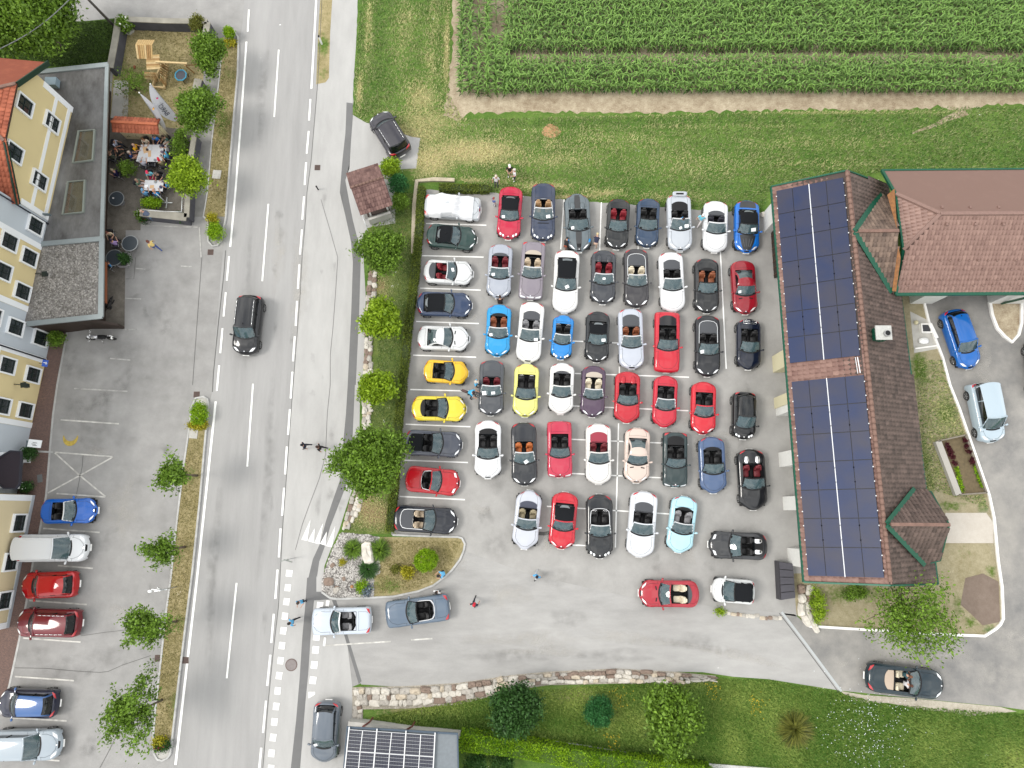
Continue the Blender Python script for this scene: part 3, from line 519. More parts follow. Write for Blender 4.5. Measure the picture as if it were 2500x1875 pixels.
def wheel_meshes(r=.31, wd=.2):
    a = MB(); n = 28; V = []; F = []
    prof = [(-wd/2, r*.70), (-wd/2, r*.93), (-wd*.36, r), (wd*.36, r), (wd/2, r*.93), (wd/2, r*.70)]
    for (y, rr) in prof:
        for j in range(n): t = 2*math.pi*j/n; V.append((rr*math.cos(t), y, rr*math.sin(t)))
    for i in range(len(prof)-1):
        for j in range(n): F.append((i*n+j, i*n+(j+1) % n, (i+1)*n+(j+1) % n, (i+1)*n+j))
    a.add(V, F, 0, True)
    tyre = a.mesh('tyre', RUBBER, 40)
    a = MB()
    for sgn in (-1, 1):
        y = sgn*wd*.42; V = [(0, y, 0)]+[(r*.70*math.cos(2*math.pi*j/n), y*1.06, r*.70*math.sin(2*math.pi*j/n)) for j in range(n)]
        a.add([(x, y*.6, z) for x, y_, z in V], [(0, 1+j, 1+(j+1) % n) if sgn < 0 else (0, 1+(j+1) % n, 1+j) for j in range(n)], 1)
        for k in range(5):
            t = 2*math.pi*k/5; a.box((r*.36*math.cos(t), y, r*.36*math.sin(t)), (r*.70, .03, r*.16), 0, 0, ry=-t)
        a.tube((0, y*.9, 0), (0, y*1.08, 0), r*.16, n=10)
        for j in range(n):
            t0, t1 = 2*math.pi*j/n, 2*math.pi*(j+1)/n
            a.add([(rr*math.cos(t), y*1.1, rr*math.sin(t)) for rr, t in ((r*.62, t0), (r*.72, t0), (r*.72, t1), (r*.62, t1))], [(0, 1, 2, 3)], 0)
    return tyre, a.mesh('rim', [RIM, BLACKT])
TYRE, RIMM = wheel_meshes()
def pcurve(keys):
    xs = np.array([k[0] for k in keys]); ys = np.array([k[1] for k in keys])
    def f(s):
        s = np.asarray(s, float); r = 0
        for d, w_ in ((-.03, .15), (-.015, .2), (0, .3), (.015, .2), (.03, .15)): r = r+w_*np.interp(s+d, xs, ys)
        return r
    return f
# body styles: rear edge of cabin sa, header sh, windscreen base sw, heights along s (0 rear .. 1 front)
ST = {
 'roadster': dict(W=1.76, sa=.24, sh=.495, sw=.665, z=[(0, .80), (.06, .88), (.25, .92), (.5, .90), (.66, .90), (.8, .83), (.93, .70), (1, .60)], hh=1.20, seats=2, rc=(.17, .70), fc=(.20, .62), bend=(.16, .24)),
 'conv4': dict(W=1.78, sa=.32, sh=.50, sw=.665, z=[(0, .84), (.05, .92), (.3, .95), (.5, .93), (.66, .94), (.8, .88), (.94, .74), (1, .64)], hh=1.32, seats=4, rc=(.14, .74), fc=(.17, .66), bend=(.14, .20)),
 'classic': dict(W=1.74, sa=.24, sh=.50, sw=.655, z=[(0, .86), (.04, .92), (.3, .94), (.5, .92), (.66, .93), (.8, .90), (.96, .82), (1, .74)], hh=1.32, seats=4, rc=(.07, .90), fc=(.07, .86), bend=(.06, .08)),
 'porsche': dict(W=1.78, sa=.30, sh=.50, sw=.665, z=[(0, .72), (.07, .84), (.25, .90), (.5, .88), (.66, .88), (.8, .80), (.93, .66), (1, .54)], hh=1.20, seats=2, rc=(.24, .60), fc=(.26, .55), bend=(.22, .28)),
 'mini': dict(W=1.50, sa=.22, sh=.49, sw=.68, z=[(0, .80), (.06, .90), (.3, .92), (.5, .90), (.68, .90), (.85, .82), (1, .62)], hh=1.18, seats=2, rc=(.18, .66), fc=(.22, .60), bend=(.16, .22)),
 'coupe': dict(W=1.76, sa=.20, sh=.52, sw=.675, z=[(0, .80), (.06, .88), (.25, .92), (.5, .90), (.66, .90), (.8, .83), (.93, .70), (1, .60)], hh=1.27, seats=2, rc=(.17, .70), fc=(.20, .62), bend=(.16, .24)),
 'hatch': dict(W=1.74, sa=.05, sh=.58, sw=.74, z=[(0, .95), (.05, 1.0), (.3, 1.0), (.72, .98), (.85, .90), (.95, .78), (1, .66)], hh=1.48, seats=4, rc=(.12, .76), fc=(.18, .64), bend=(.12, .20)),
 'suv': dict(W=1.84, sa=.04, sh=.60, sw=.75, z=[(0, 1.02), (.05, 1.06), (.3, 1.06), (.74, 1.04), (.87, .97), (.96, .84), (1, .70)], hh=1.66, seats=4, rc=(.10, .80), fc=(.15, .70), bend=(.10, .16)),
 'van': dict(W=1.80, sa=.02, sh=.62, sw=.79, z=[(0, 1.10), (.05, 1.10), (.3, 1.10), (.78, 1.06), (.9, .98), (.97, .84), (1, .72)], hh=1.80, seats=2, rc=(.04, .92), fc=(.13, .72), bend=(.03, .16)),
 'smart': dict(W=1.62, sa=.06, sh=.56, sw=.78, z=[(0, .96), (.08, 1.02), (.3, 1.02), (.76, .98), (.88, .88), (1, .66)], hh=1.52, seats=2, rc=(.14, .76), fc=(.22, .66), bend=(.08, .14)),
}
SEATC = {'black': (.011, .011, .012), 'red': (.20, .012, .02), 'darkred': (.13, .012, .018), 'beige': (.52, .42, .30), 'tan': (.36, .22, .11), 'brown': (.22, .07, .03), 'cream': (.62, .55, .42), 'grey': (.22, .22, .23), 'orange': (.42, .12, .03), 'blueblack': (.02, .02, .03), 'sand': (.26, .22, .14)}
def car(style, rear, front, col, label, seat='black', roof='open', name='convertible', cat='convertible', tonneau=None, W=None, trim=None, hl=1, extra=(), sticker=None, header=None, metal=.0, tone2=None, group=None, zref=.55, Ls=1.0, sa_=None):
    S = dict(ST[style]); S['sa'] = sa_ or S['sa']; pr = P(*rear, zref); pf = P(*front, zref); d = pf-pr; Lc = d.length*Ls; Wd = W or S['W']; hw = Wd/2
    mid = (pr+pf)/2; body_m = paint(col, metal); rz = math.atan2(d.y, d.x)
    root = thing(name, label, cat, (mid.x, mid.y, .018), rz, group)
    sa, sh, sw, hh = S['sa'], S['sh'], S['sw'], S['hh']; zt = pcurve(S['z']); (ra, rm), (fa, fm) = S['rc'], S['fc']; rb, fb = S['bend']
    closed = roof != 'open'; xw = (Lc*.5-.80*Lc/4.2, -Lc*.5+.78*Lc/4.2); xwn = [x/Lc+.5 for x in xw]
    def hwid(s):
        s = np.asarray(s, float); g = np.ones_like(s)
        t = np.clip((s-1+fa)/fa, 0, 1); g = g-(1-fm)*t**2.6
        t = np.clip((ra-s)/ra, 0, 1); g = g-(1-rm)*t**2.6
        for x in xwn: g = g+.012*np.exp(-((s-x)/.07)**2)
        return hw*(g-.006)
    def ends(s):  # 1 in the middle, falls to 0 at the tips
        s = np.asarray(s, float); a = np.clip((1-s)/.05, 0, 1); b_ = np.clip(s/.035, 0, 1); return np.sqrt(1-(1-np.minimum(a, 1))**2)*np.sqrt(1-(1-np.minimum(b_, 1))**2)
    def topf(s, v):
        s = np.asarray(s, float); v = np.asarray(v, float); wv = hwid(s); y = wv*.925*v
        x = (s-.5)*Lc - fb*(np.abs(v)**2.2)*np.clip((s-.72)/.28, 0, 1)**2 + rb*(np.abs(v)**2.2)*np.clip((.25-s)/.25, 0, 1)**2
        z = zt(s)-.085*np.abs(v)**2.5
        for q_ in xwn: z = z+.028*np.exp(-((s-q_)/.085)**2)*np.exp(-((np.abs(v)-.86)/.16)**2)
        hood = np.clip((s-sw)/.05, 0, 1); z = z+hood*.012*np.exp(-((np.abs(v)-.42)/.10)**2)
        e = ends(s); z = .50+(z-.50)*e
        return x, y, z
    tips = [0, .006, .015, .03]; fin = [.965, .98, .99, .996, 1]
    sts = sorted(set(np.round(np.concatenate([tips, np.linspace(.05, .95, 37), fin, [sa-.002, sa+.002, sw-.03, sw-.026]]), 4)))
    ci, co = .70, .76; vs_ = [0, .2, .42, .58, ci, co, .88, 1.0]; nt_ = len(vs_)
    so, sc = sa, sw-.028
    rows = []; kinds = []
    for s in sts:
        x, y, z = topf(np.full(nt_, s), np.array(vs_)); wv = float(hwid(s)); e = float(ends(s))
        inside = so < s < sc
        pts = [(x[i], y[i], (.36 if (inside and vs_[i] <= ci) else z[i])) for i in range(nt_)]
        xs_ = x[-1]; zs = z[-1]; ar = .0
        for q_, xq in zip(xwn, xw):
            dd = abs(x[-1]-xq)
            if dd < .37: ar = max(ar, .31+math.sqrt(.37**2-dd*dd))
        zb = .50-.30*e
        for fw, zz in ((.975, zs-.055), (1.0, .40+.6*(zs-.40)*.5), (.995, .38), (.95, .20)):
            zz = .5+(zz-.5)*e if zz < .5 else zz
            pts.append((xs_, wv*fw, max(zz, min(ar, zs-.06))))
        rows.append(pts); kinds.append(inside)
    nh = len(rows[0]); V = []; nc = 2*nh-1
    for pts in rows:
        V += [(p[0], -p[1], p[2]) for p in pts[::-1][:-1]]+list(pts)
    F = []; M = []
    for i in range(len(rows)-1):
        for j in range(nc-1):
            a, b_, c, d_ = i*nc+j, (i+1)*nc+j, (i+1)*nc+j+1, i*nc+j+1
            F.append((a, b_, c, d_)); zs_ = [V[k][2] for k in (a, b_, c, d_)]; ytop = abs(j+.5-(nh-1)) < 4.6
            M.append(1 if (ytop and min(zs_) < .37 and (kinds[i] or kinds[i+1])) else 0)
    F.append(tuple(range(nc))[::-1]); M.append(0); F.append(tuple((len(rows)-1)*nc+k for k in range(nc))); M.append(0)
    me = bpy.data.meshes.new('body'); me.from_pydata(V, [], F); me.polygons.foreach_set('material_index', M); me.polygons.foreach_set('use_smooth', [True]*len(F))
    me.materials.append(body_m); me.materials.append(INTER); me.update(); me.set_sharp_from_angle(angle=math.radians(42)); link('body', me, root)
    a = MB(); a.box((0, 0, .30), (Lc*.86, Wd-.22, .24)); a.build('underbody', BLACKT, root)
    def patch(corners, n, m, off, mi=0, mb=None, smooth=True, arc=0):
        (A, B_, C_, D_) = [np.array(c) for c in corners]; u = np.linspace(0, 1, n)[:, None, None]; v = np.linspace(0, 1, m)[None, :, None]
        g = (A*(1-u)+B_*u)*(1-v)+(D_*(1-u)+C_*u)*v; g[..., 0] += arc*(np.abs(g[..., 1])/.7)**2.5*(1-u[..., 0]); x, y, z = topf(g[..., 0].ravel(), g[..., 1].ravel())
        mb.add(list(zip(x, y, z+off)), grid_faces(n, m), mi, smooth); return mb
    def strip(pl, wd, off, mb, mi=0, sub=5):
        pts = []
        for (s0, v0), (s1, v1) in zip(pl[:-1], pl[1:]):
            for k in range(sub): pts.append((s0+(s1-s0)*k/sub, v0+(v1-v0)*k/sub))
        pts.append(pl[-1]); x, y, z = topf([p[0] for p in pts], [p[1] for p in pts]); n = len(pts); VV = []
        for i in range(n):
            a0, a1 = max(i-1, 0), min(i+1, n-1); dx, dy = x[a1]-x[a0], y[a1]-y[a0]; l_ = math.hypot(dx, dy) or 1
            for sg in (-1, 1): VV.append((x[i]-dy/l_*wd/2*sg, y[i]+dx/l_*wd/2*sg, z[i]+off))
        mb.add(VV, [(2*i, 2*i+2, 2*i+3, 2*i+1) for i in range(n-1)], mi); return mb
    # shut lines
    a = MB(); nose = .93
    for sg in (-1, 1):
        strip([(sw+.005, .80*sg), (.82, .82*sg), (nose-.03, .66*sg), (nose+.012, .36*sg)], .016, .004, a)
        strip([(max(sa-.03, .05), .74*sg), (.07, .72*sg), (.045, .6*sg)], .014, .004, a)
        for sd_ in (sh-.045, sw+.02): strip([(sd_, .80*sg), (sd_, 1.0*sg)], .013, .004, a)
    strip([(nose+.012, -.36), (nose+.02, 0), (nose+.012, .36)], .016, .004, a)
    if sa > .15: strip([(sa-.035, -.74), (sa-.045, 0), (sa-.035, .74)], .013, .004, a)
    a.build('panel_gaps', GAP, root, kind='stuff')
    # windscreen
    zb_c = float(topf(sw, 0)[2]); nu, nv = 11, 5; V = []
    xb, xh = (sw-.5)*Lc, (sh-.5)*Lc; tb, th = .83, .70 if style not in ('suv', 'van', 'hatch', 'smart') else .74
    for i in range(nu):
        al = -1+2*i/(nu-1)
        for j in range(nv):
            t = j/(nv-1); x = (xb-.20*al*al)*(1-t)+(xh-.07*al*al)*t; y = al*hw*(tb*(1-t)+th*t); z = (zb_c-.055*al*al)*(1-t)+(hh-.035*al*al)*t+.03*math.sin(math.pi*t)
            V.append((x, y, z))
    ws = fast_mesh('windscreen', V, grid_faces(nu, nv), GLASS, smooth=True); wso = link('windscreen', ws, root)
    wp = lambda al, t: Vector(((xb-.20*al*al)*(1-t)+(xh-.07*al*al)*t, al*hw*(tb*(1-t)+th*t), (zb_c-.055*al*al)*(1-t)+(hh-.035*al*al)*t+.03*math.sin(math.pi*t)))
    fm_ = header or (body_m if closed and roof == 'hard' else BLACKT); a = MB(); K = 8
    HV = []
    for k in range(13):
        p0 = wp(-1+k/6, 1.0); HV += [(p0.x-.045, p0.y, p0.z-.02), (p0.x-.03, p0.y, p0.z+.028), (p0.x+.03, p0.y, p0.z+.022), (p0.x+.045, p0.y, p0.z-.03)]
    a.add(HV, [(4*k+j, 4*k+4+j, 4*k+5+j, 4*k+1+j) for k in range(12) for j in range(3)], 0, True)
    for sg in (-1, 1):
        a.path([wp(sg, t) for t in (0, .35, .7, 1)], .028, n=6)
    a.build('windscreen_frame', fm_, root)
    a = MB(); x0 = sw
    V = []; 
    for k in range(13):
        al = -1+k/6; p0 = wp(al, 0); V += [(p0.x-.02, p0.y, p0.z+.012), (p0.x+.085, p0.y*1.01, p0.z+.004)]
    a.add(V, [(2*k, 2*k+1, 2*k+3, 2*k+2) for k in range(12)])
    for y0 in (-.05, .45): p0 = wp(y0, .03); p1 = wp(y0-.42, .16); a.tube(p0+Vector((0, 0, .02)), p1+Vector((0, 0, .02)), .008, n=4)
    a.build('cowl', BLACKT, root)
    if sticker:
        for al, t, sz, rot in sticker:
            c = wp(al, t); a = MB(); sl = math.atan2(wp(al, 1).z-wp(al, 0).z, wp(al, 0).x-wp(al, 1).x)
            a.box((c.x, c.y, c.z+.02), (sz, sz*1.35, .005), rot, ry=sl); a.build('windscreen_notice', PAPER, root)
    # mirrors, lights, plates
    mz = float(topf(sw-.03, 1)[2])+.10
    for sg in (-1, 1):
        a = MB(); xm = (sw-.055-.5)*Lc; a.rbox((xm, sg*(hw+.07), mz), (.13, .20, .13), .55, 10, 6, rz=sg*.25); a.box((xm+.02, sg*(hw-.05), mz-.03), (.06, .16, .03)); a.build('mirror', tone2 or body_m, root)
        a = MB()
        if style == 'classic': patch([(.972, .48*sg), (.985, .48*sg), (.985, .95*sg), (.95, .97*sg)], 3, 6, .010, 0, a)
        elif hl == 2:  # twin round lamps
            for ss, vv in ((.925, .80), (.945, .56)):
                x, y, z = topf(ss, vv*sg); a.rbox((float(x), float(y), float(z)), (.24, .17, .10), 1.0, 12, 6, rz=-.2*sg)
        elif hl == 3: patch([(.90, .52*sg), (.945, .50*sg), (.93, .92*sg), (.885, .84*sg)], 6, 6, .012, 0, a)
        elif hl != 0: patch([(.905, .70*sg), (.962, .48*sg), (.958, .80*sg), (.895, .95*sg)], 6, 6, .008, 0, a)
        if hl != 0: a.build('headlight', LAMP, root)
        a = MB(); patch([(.012, .55*sg), (.045, .72*sg), (.075, .98*sg), (.020, .97*sg)], 5, 5, .008, 0, a); a.build('taillight', TAILM, root)
    for sx, nm in ((1, 'front_plate'), (-1, 'rear_plate')):
        a = MB(); a.box((sx*(Lc/2-.005), 0, .43), (.03, .46, .11), ry=-sx*.35); a.build('number_plate', PLATE, root)
    if hl != 0:
        a = MB(); patch([(.966, -.34), (.985, -.30), (.985, .30), (.966, .34)], 4, 7, .007, 0, a); a.build('grille', CHROME if style == 'classic' else BLACKT, root)
        a = MB(); x, y, z = topf(.952, 0); a.tube((float(x), 0, float(z)), (float(x), 0, float(z)+.012), .045, n=10); a.build('badge', CHROME, root)
    for q_ in xw:
        for sg in (-1, 1):
            wo = link('wheel', TYRE, root, (q_, sg*(hw-.095), .31-.018)); link('rim', RIMM, wo)
    # cabin
    sm = mat('seat_'+seat, SEATC[seat], .6); xs0 = (sa-.5)*Lc
    a = MB(); xd = (sw-.5)*Lc; a.rbox((xd-.36, 0, .80), (.50, Wd*.74, .26), .3, 16, 6); a.build('dashboard', INTER, root)
    a = MB(); xst = (sh-.5)*Lc+.02
    for k in range(14):
        t0, t1 = 2*math.pi*k/14, 2*math.pi*(k+1)/14; f = lambda t: (xst-.05+.07*math.sin(t), .36+.18*math.cos(t), .86+.17*math.sin(t)); a.tube(f(t0), f(t1), .017, n=5)
    a.tube((xst-.05, .36, .86), (xst+.2, .36, .80), .05, n=8); a.box((xst-.05, .36, .86), (.03, .34, .04)); a.build('steering_wheel', BLACKT, root)
    a = MB(); cl = (sh-.5)*Lc-(sa-.5)*Lc; a.rbox(((sa-.5)*Lc+cl*.55+.15, 0, .47), (cl*.8+.3, .20, .26), .25, 10, 5); a.build('centre_console', INTER, root)
    def seat_(xc, y, w_=.46, back=True):
        so_ = MB(); so_.rbox((xc+.26, y, .46), (.50, w_, .20), .35, 12, 6); so_.rbox((xc-.10, y, .70), (.20, w_*.98, .66), .45, 12, 7, ry=-.28)
        so_.rbox((xc+.0, y+w_*.43, .64), (.2, .10, .5), .6, 8, 5, ry=-.28); so_.rbox((xc+.0, y-w_*.43, .64), (.2, .10, .5), .6, 8, 5, ry=-.28)
        o = so_.build('seat', sm, root); hb = MB(); hb.rbox((xc-.24, y, 1.05), (.12, .26, .20), .6, 10, 6); hb.build('headrest', sm, o)
    fx = (sh-.5)*Lc-.50 if S['seats'] == 4 else min((sh-.5)*Lc-.42, xs0+.42)
    fx = max(fx, xs0+.34)
    for sg in (-1, 1): seat_(fx, .375*sg*Wd/1.76)
    if S['seats'] == 4:
        x_ = max(xs0+.20, fx-.92)
        if fx-x_ > .55:
            a = MB(); a.rbox((x_+.16, 0, .50), (.40, Wd*.66, .18), .3, 14, 6); 
            for sg in (-1, 1): a.rbox((x_-.04, .30*sg, .76), (.18, .52, .48), .4, 12, 6, ry=-.25)
            a.build('rear_bench', sm, root)
    if roof == 'open':
        if 'hoops' in extra:
            for sg in (-1, 1):
                a = MB(); pts = [Vector((xs0+.10, sg*.36+.17*math.cos(t), .86+.24*math.sin(t))) for t in np.linspace(0, math.pi, 9)]; a.path(pts, .022, 6); a.build('roll_hoop', CHROME, root)
        else:
            a = MB(); a.box((fx-.34, 0, .90), (.02, Wd*.56, .22), ry=-.2); a.build('wind_deflector', GLASS_D, root)
        tm = tonneau
        if tm is not None:
            s0 = tm[1]; a = MB(); patch([(s0, -.70), (sa+.006, -.72), (sa+.006, .72), (s0, .70)], 7, 15, .022, 0, a, True, .045)
            a.build('roof_cover' if tm[0] is not FABRIC else 'folded_roof', tm[0], root)
        if trim is not None:
            a = MB(); s0 = (tm[1] if tm else sa)-.004; arc = [(sh-.02, .80), (s0+.10, .78), (s0+.035, .72), (s0+.004, .50), (s0-.006, .2), (s0-.008, 0)]
            strip(arc+[(s_, -v_) for s_, v_ in arc[::-1][1:]], .045, .028, a, sub=4); a.build('trim_strip', trim, root)
    else:
        hard = roof == 'hard'; rm_ = (tone2 or body_m) if hard else FABRIC; tall = style in ('hatch', 'suv', 'van', 'smart'); s_end = sa+.004
        zr0 = float(topf(sa, 0)[2]); s_roof0 = {'coupe': .37, 'hatch': .13, 'suv': .10, 'van': .035, 'smart': .14}.get(style, sa+.10 if not hard else sa+.15)
        rw = {'coupe': .62, 'hatch': .68, 'suv': .72, 'van': .80, 'smart': .68}.get(style, .66); bw = .78
        if not hard: rw, bw = .73, .80
        def roofp(s, al, lift=0):
            # s from s_roof0..sh is the roof skin, sa..s_roof0 the rear window slope
            if s >= s_roof0:
                t = (s-s_roof0)/(sh-s_roof0); z = hh+(.05 if not tall else .03)*math.sin(math.pi*min(1, .15+t*.85)); ww = rw+(th-rw)*t
            else:
                t = (s-s_end)/(s_roof0-s_end); t2 = math.sin(t*math.pi/2)**.9; z = zr0-.01+(hh+(.023 if not tall else .013)-zr0)*t2; ww = bw+(rw-bw)*t2
            zz = z-.05*al*al-.05*abs(al)**8; x = (s-.5)*Lc+(.12*al*al*(1 if s < s_roof0+.01 else (1-(s-s_roof0)/(sh-s_roof0))**2))-(.07*al*al*max(0, (s-s_roof0)/(sh-s_roof0))**3)
            return (x, al*hw*ww, zz+lift)
        def rgrid(s0, s1, a0, a1, n, m, lift, mb, mi=0):
            mb.add([roofp(s0+(s1-s0)*i/(n-1), a0+(a1-a0)*j/(m-1), lift) for i in range(n) for j in range(m)], grid_faces(n, m), mi, True)
        a = MB()
        if hard:
            rgrid(s_roof0, sh, -1, 1, 9, 13, 0, a)
            a.build('roof', rm_, root)
            a = MB(); rgrid(s_end, s_roof0, -.86, .86, 7, 9, 0, a); a.build('rear_window', GLASS_R if style in ('coupe',) else GLASS_D, root)
            a = MB()
            for sg in (-1, 1): rgrid(s_end, s_roof0, .86*sg, 1.0*sg, 7, 3, .002, a)
            a.build('rear_pillars', rm_, root, kind='stuff')
        else:
            rgrid(s_end, sh, -1, 1, 13, 13, 0, a); a.build('soft_top', rm_, root)
            a = MB(); rgrid(s_end+.030, s_end+.072, -.50, .50, 5, 7, .012, a); a.build('rear_window', mat('soft_rear_window', (.16, .18, .19), .25, 0, .5), root)
        # side glass
        for sg in (-1, 1):
            a = MB(); n = 13; VV = []
            for i in range(n):
                s = s_end+(sh+.0-s_end)*i/(n-1); p = roofp(s, sg*1.0); x, y, z = topf(s, .80*sg)
                VV += [(p[0], p[1], p[2]), (float(x), float(y), float(z)+.004)]
            x, y, z = topf(sw-.02, .80*sg); pw_ = wp(sg, 1); VV += [(pw_.x, pw_.y, pw_.z-.01), (float(x), float(y), float(z)+.004)]
            a.add(VV, [(2*i, 2*i+1, 2*i+3, 2*i+2) for i in range(n)], 0, True)
            cut = 3 if not tall else 1
            a.m = [1 if i < cut and (hard) else (2 if (not hard and i < 4) else 0) for i in range(n)]
            a.build('side_window', [GLASS_D, rm_, FABRIC], root)
            if tall:
                a = MB()
                for s in (s_roof0+.02, s_roof0+(sh-s_roof0)*.48):
                    p = roofp(s, sg*1.0); x, y, z = topf(s, .80*sg); a.tube((p[0], p[1], p[2]-.01), (float(x), float(y)+sg*.004, float(z)), .035, n=5)
                a.build('side_pillar', BLACKT if style != 'van' else rm_, root)
        if 'rails' in extra:
            for sg in (-1, 1):
                a = MB(); a.path([Vector(roofp(s, sg*.90, .05)) for s in np.linspace(s_roof0+.02, sh-.03, 7)], .018, 6); a.build('roof_rail', CHROME, root)
        if 'glassroof' in extra:
            a = MB(); rgrid(s_roof0+.06, sh-.03, -.62, .62, 6, 9, .008, a); a.build('glass_roof', GLASS_D, root)
        if 'aerial' in extra:
            p = roofp(sh-.06 if style == 'suv' else s_roof0+.03, 0, .0); a = MB(); a.rbox((p[0], p[1], p[2]+.03), (.12, .05, .06), .8, 8, 5); a.build('roof_aerial', BLACKT, root)
    def add_patch(nm, corners, m, off=.010, n=6, mm=6):
        a = MB(); patch(corners, n, mm, off, 0, a); a.build(nm, m, root)
    for e in extra:
        if e == 'vents':
            for sg in (-1, 1): add_patch('bonnet_vent', [(sw+.035, .30*sg), (sw+.055, .30*sg), (sw+.065, .62*sg), (sw+.045, .62*sg)], BLACKT)
        if e == 'vent_bar': add_patch('bonnet_vent', [(sw+.045, -.5), (sw+.06, -.5), (sw+.06, .5), (sw+.045, .5)], BLACKT)
        if e == 'stripe':
            g = mat('matt_stripe', (.035, .036, .038), .5); add_patch('stripe', [(sw+.02, -.26), (.965, -.22), (.965, .22), (sw+.02, .26)], g, .006, 12); add_patch('stripe', [(.02, -.26), (sa-.01, -.26), (sa-.01, .26), (.02, .26)], g, .006, 8)
            add_patch('bonnet_scoop', [(.87, -.20), (.925, -.20), (.925, .20), (.87, .20)], BLACKT, .014)
        if e == 'blackhood':
            g = mat('satin_black', (.02, .021, .023), .35, 0, .3); add_patch('bonnet', [(sw+.01, -.72), (.955, -.42), (.955, .42), (sw+.01, .72)], g, .007, 12, 10); add_patch('boot_lid', [(.03, -.70), (sa-.03, -.70), (sa-.03, .70), (.03, .70)], g, .007)
            a = MB()
            for v0, v1 in ((-.42, -.24), (-.16, -.09), (.16, .09), (.42, .24)): strip([(sw+.08, v0), (.90, v1)], .03, .016, a)
            a.build('bonnet_ribs', mat('satin_rib', (.10, .10, .11), .3, 0, .4), root)
        if e == 'bulge': add_patch('bonnet_bulge', [(sw+.02, -.26), (.86, -.10), (.86, .10), (sw+.02, .26)], body_m, .022, 8)
        if e == 'greydeck': add_patch('rear_deck', [(.05, -.70), (sa-.01, -.72), (sa-.01, .72), (.05, .70)], GREYCLOTH, .008)
        if e == 'humps':
            for sg in (-1, 1):
                a = MB(); x, y, z = topf(sa-.05, .42*sg); a.rbox((float(x), float(y), float(z)-.0), (.62, .36, .16), .8, 12, 6); a.build('headrest_fairing', body_m if 'silverhump' not in extra else CHROME, root)
        if e == 'rack':
            a = MB()
            for s in (.05, .085, .12): x, y, z = topf(s, .55); a.tube((float(x), -.45, float(z)+.09), (float(x), .45, float(z)+.09), .014, n=6)
            for y in (-.45, .45):
                x0_ = (.05-.5)*Lc; x1_ = (.12-.5)*Lc; a.tube((x0_, y, .98), (x1_, y, .98), .016, n=6); a.tube((x0_, y, .80), (x0_, y, .98), .012, n=5); a.tube((x1_, y, .80), (x1_, y, .98), .012, n=5)
            a.build('luggage_rack', CHROME, root)
        if e == 'lid':   # raised tail lid
            a = MB(); x, y, z = topf(.035, 0); x = float(x); a.rbox((x+.02, 0, 1.12), (.34, 1.10, .08), .4, 14, 6, ry=.5); a.build('raised_lid', body_m, root); a = MB(); a.box((x+.035, 0, 1.165), (.12, .55, .01), ry=.5); a.build('lid_recess', BLACKT, root)
            a = MB()
            for sg in (-1, 1): a.tube((x+.05, .45*sg, .85), (x+.05, .45*sg, 1.12), .02, n=5)
            a.build('lid_hinges', BLACKT, root)
        if e == 'softlight':
            a = MB(); patch([(sw+.10, -.55), (.88, -.45), (.88, .45), (sw+.10, .55)], 6, 6, .006, 0, a); a.build('bonnet_panel', body_m, root)
        if e == 'bluefins':
            bl = paint((20, 150, 225))
            for sg in (-1, 1): add_patch('wing_accent', [(.80, .84*sg), (.86, .84*sg), (.86, 1.0*sg), (.80, 1.0*sg)], bl, .01)
        if e == 'louvres':
            a = MB()
            for sg in (-1, 1):
                for k in range(4): v0 = sg*(.30+.09*k); strip([(sw+.03, v0), (sw+.065, v0)], .022, .006, a)
            a.build('bonnet_louvres', BLACKT, root)
    return root
ROWS = 'convertibles parked in rows on the car park'; LEFTC = 'cars parked nose in along the hedge'
SV = mat('satin_silver', (.62, .63, .64), .3, .8)
# --- column along the hedge (noses to the right)
CV = car('classic', (1036, 503), (1175, 512), (200, 205, 210), 'silver car nearest the hedge corner, under a loose white sheet', 'black', 'hard', 'covered_car', 'car', hl=1, group=LEFTC)
car('coupe', (1041, 574), (1165, 586), (38, 82, 76), 'dark green roadster with black fabric roof closed, beside the hedge', roof='soft', extra=('aerial',), group=LEFTC)
car('roadster', (1034, 663), (1156, 669), (226, 228, 228), 'white roadster with red seats and grey tonneau, beside the hedge', 'red', tonneau=(GREYCLOTH, .12), sticker=[(.1, .4, .2, .3)], header=SV, group=LEFTC)
car('coupe', (1018, 742), (1153, 746), (52, 74, 112), 'blue car with long black fabric roof closed, beside the hedge', roof='soft', sa_=.13, W=1.78, group=LEFTC)
car('coupe', (1019, 825), (1147, 828), (228, 230, 230), 'white hardtop coupe with two bonnet vents, beside the hedge', roof='hard', extra=('vents',), group=LEFTC)
car('mini', (1034, 905), (1144, 912), (252, 200, 30), 'small orange-yellow open roadster with black hood trim', W=1.62, roof='open', header=BLACKT, tonneau=(BLACKT, .215), hl=0, group=LEFTC)
car('roadster', (1005, 997), (1139, 999), (244, 222, 60), 'bright yellow open convertible with black rear cover, nose to the right', tonneau=(BLACKT, .17), hl=1, group=LEFTC)
car('conv4', (989, 1079), (1129, 1087), (84, 90, 104), 'grey four-seat convertible with black folded roof, beside the big tree', tonneau=(FABRIC, .07), group=LEFTC)
car('conv4', (990, 1167), (1123, 1181), (206, 22, 38), 'red convertible with long slanted headlights, in the hedge column', seat='black', trim=SV, header=paint((206, 22, 38)), hl=3, group=LEFTC)
car('conv4', (961, 1264), (1117, 1274), (42, 50, 68), 'dark blue convertible with beige seats and silver trim, last of the hedge column', 'beige', tonneau=(GREYCLOTH, .13), trim=SV, group=LEFTC)
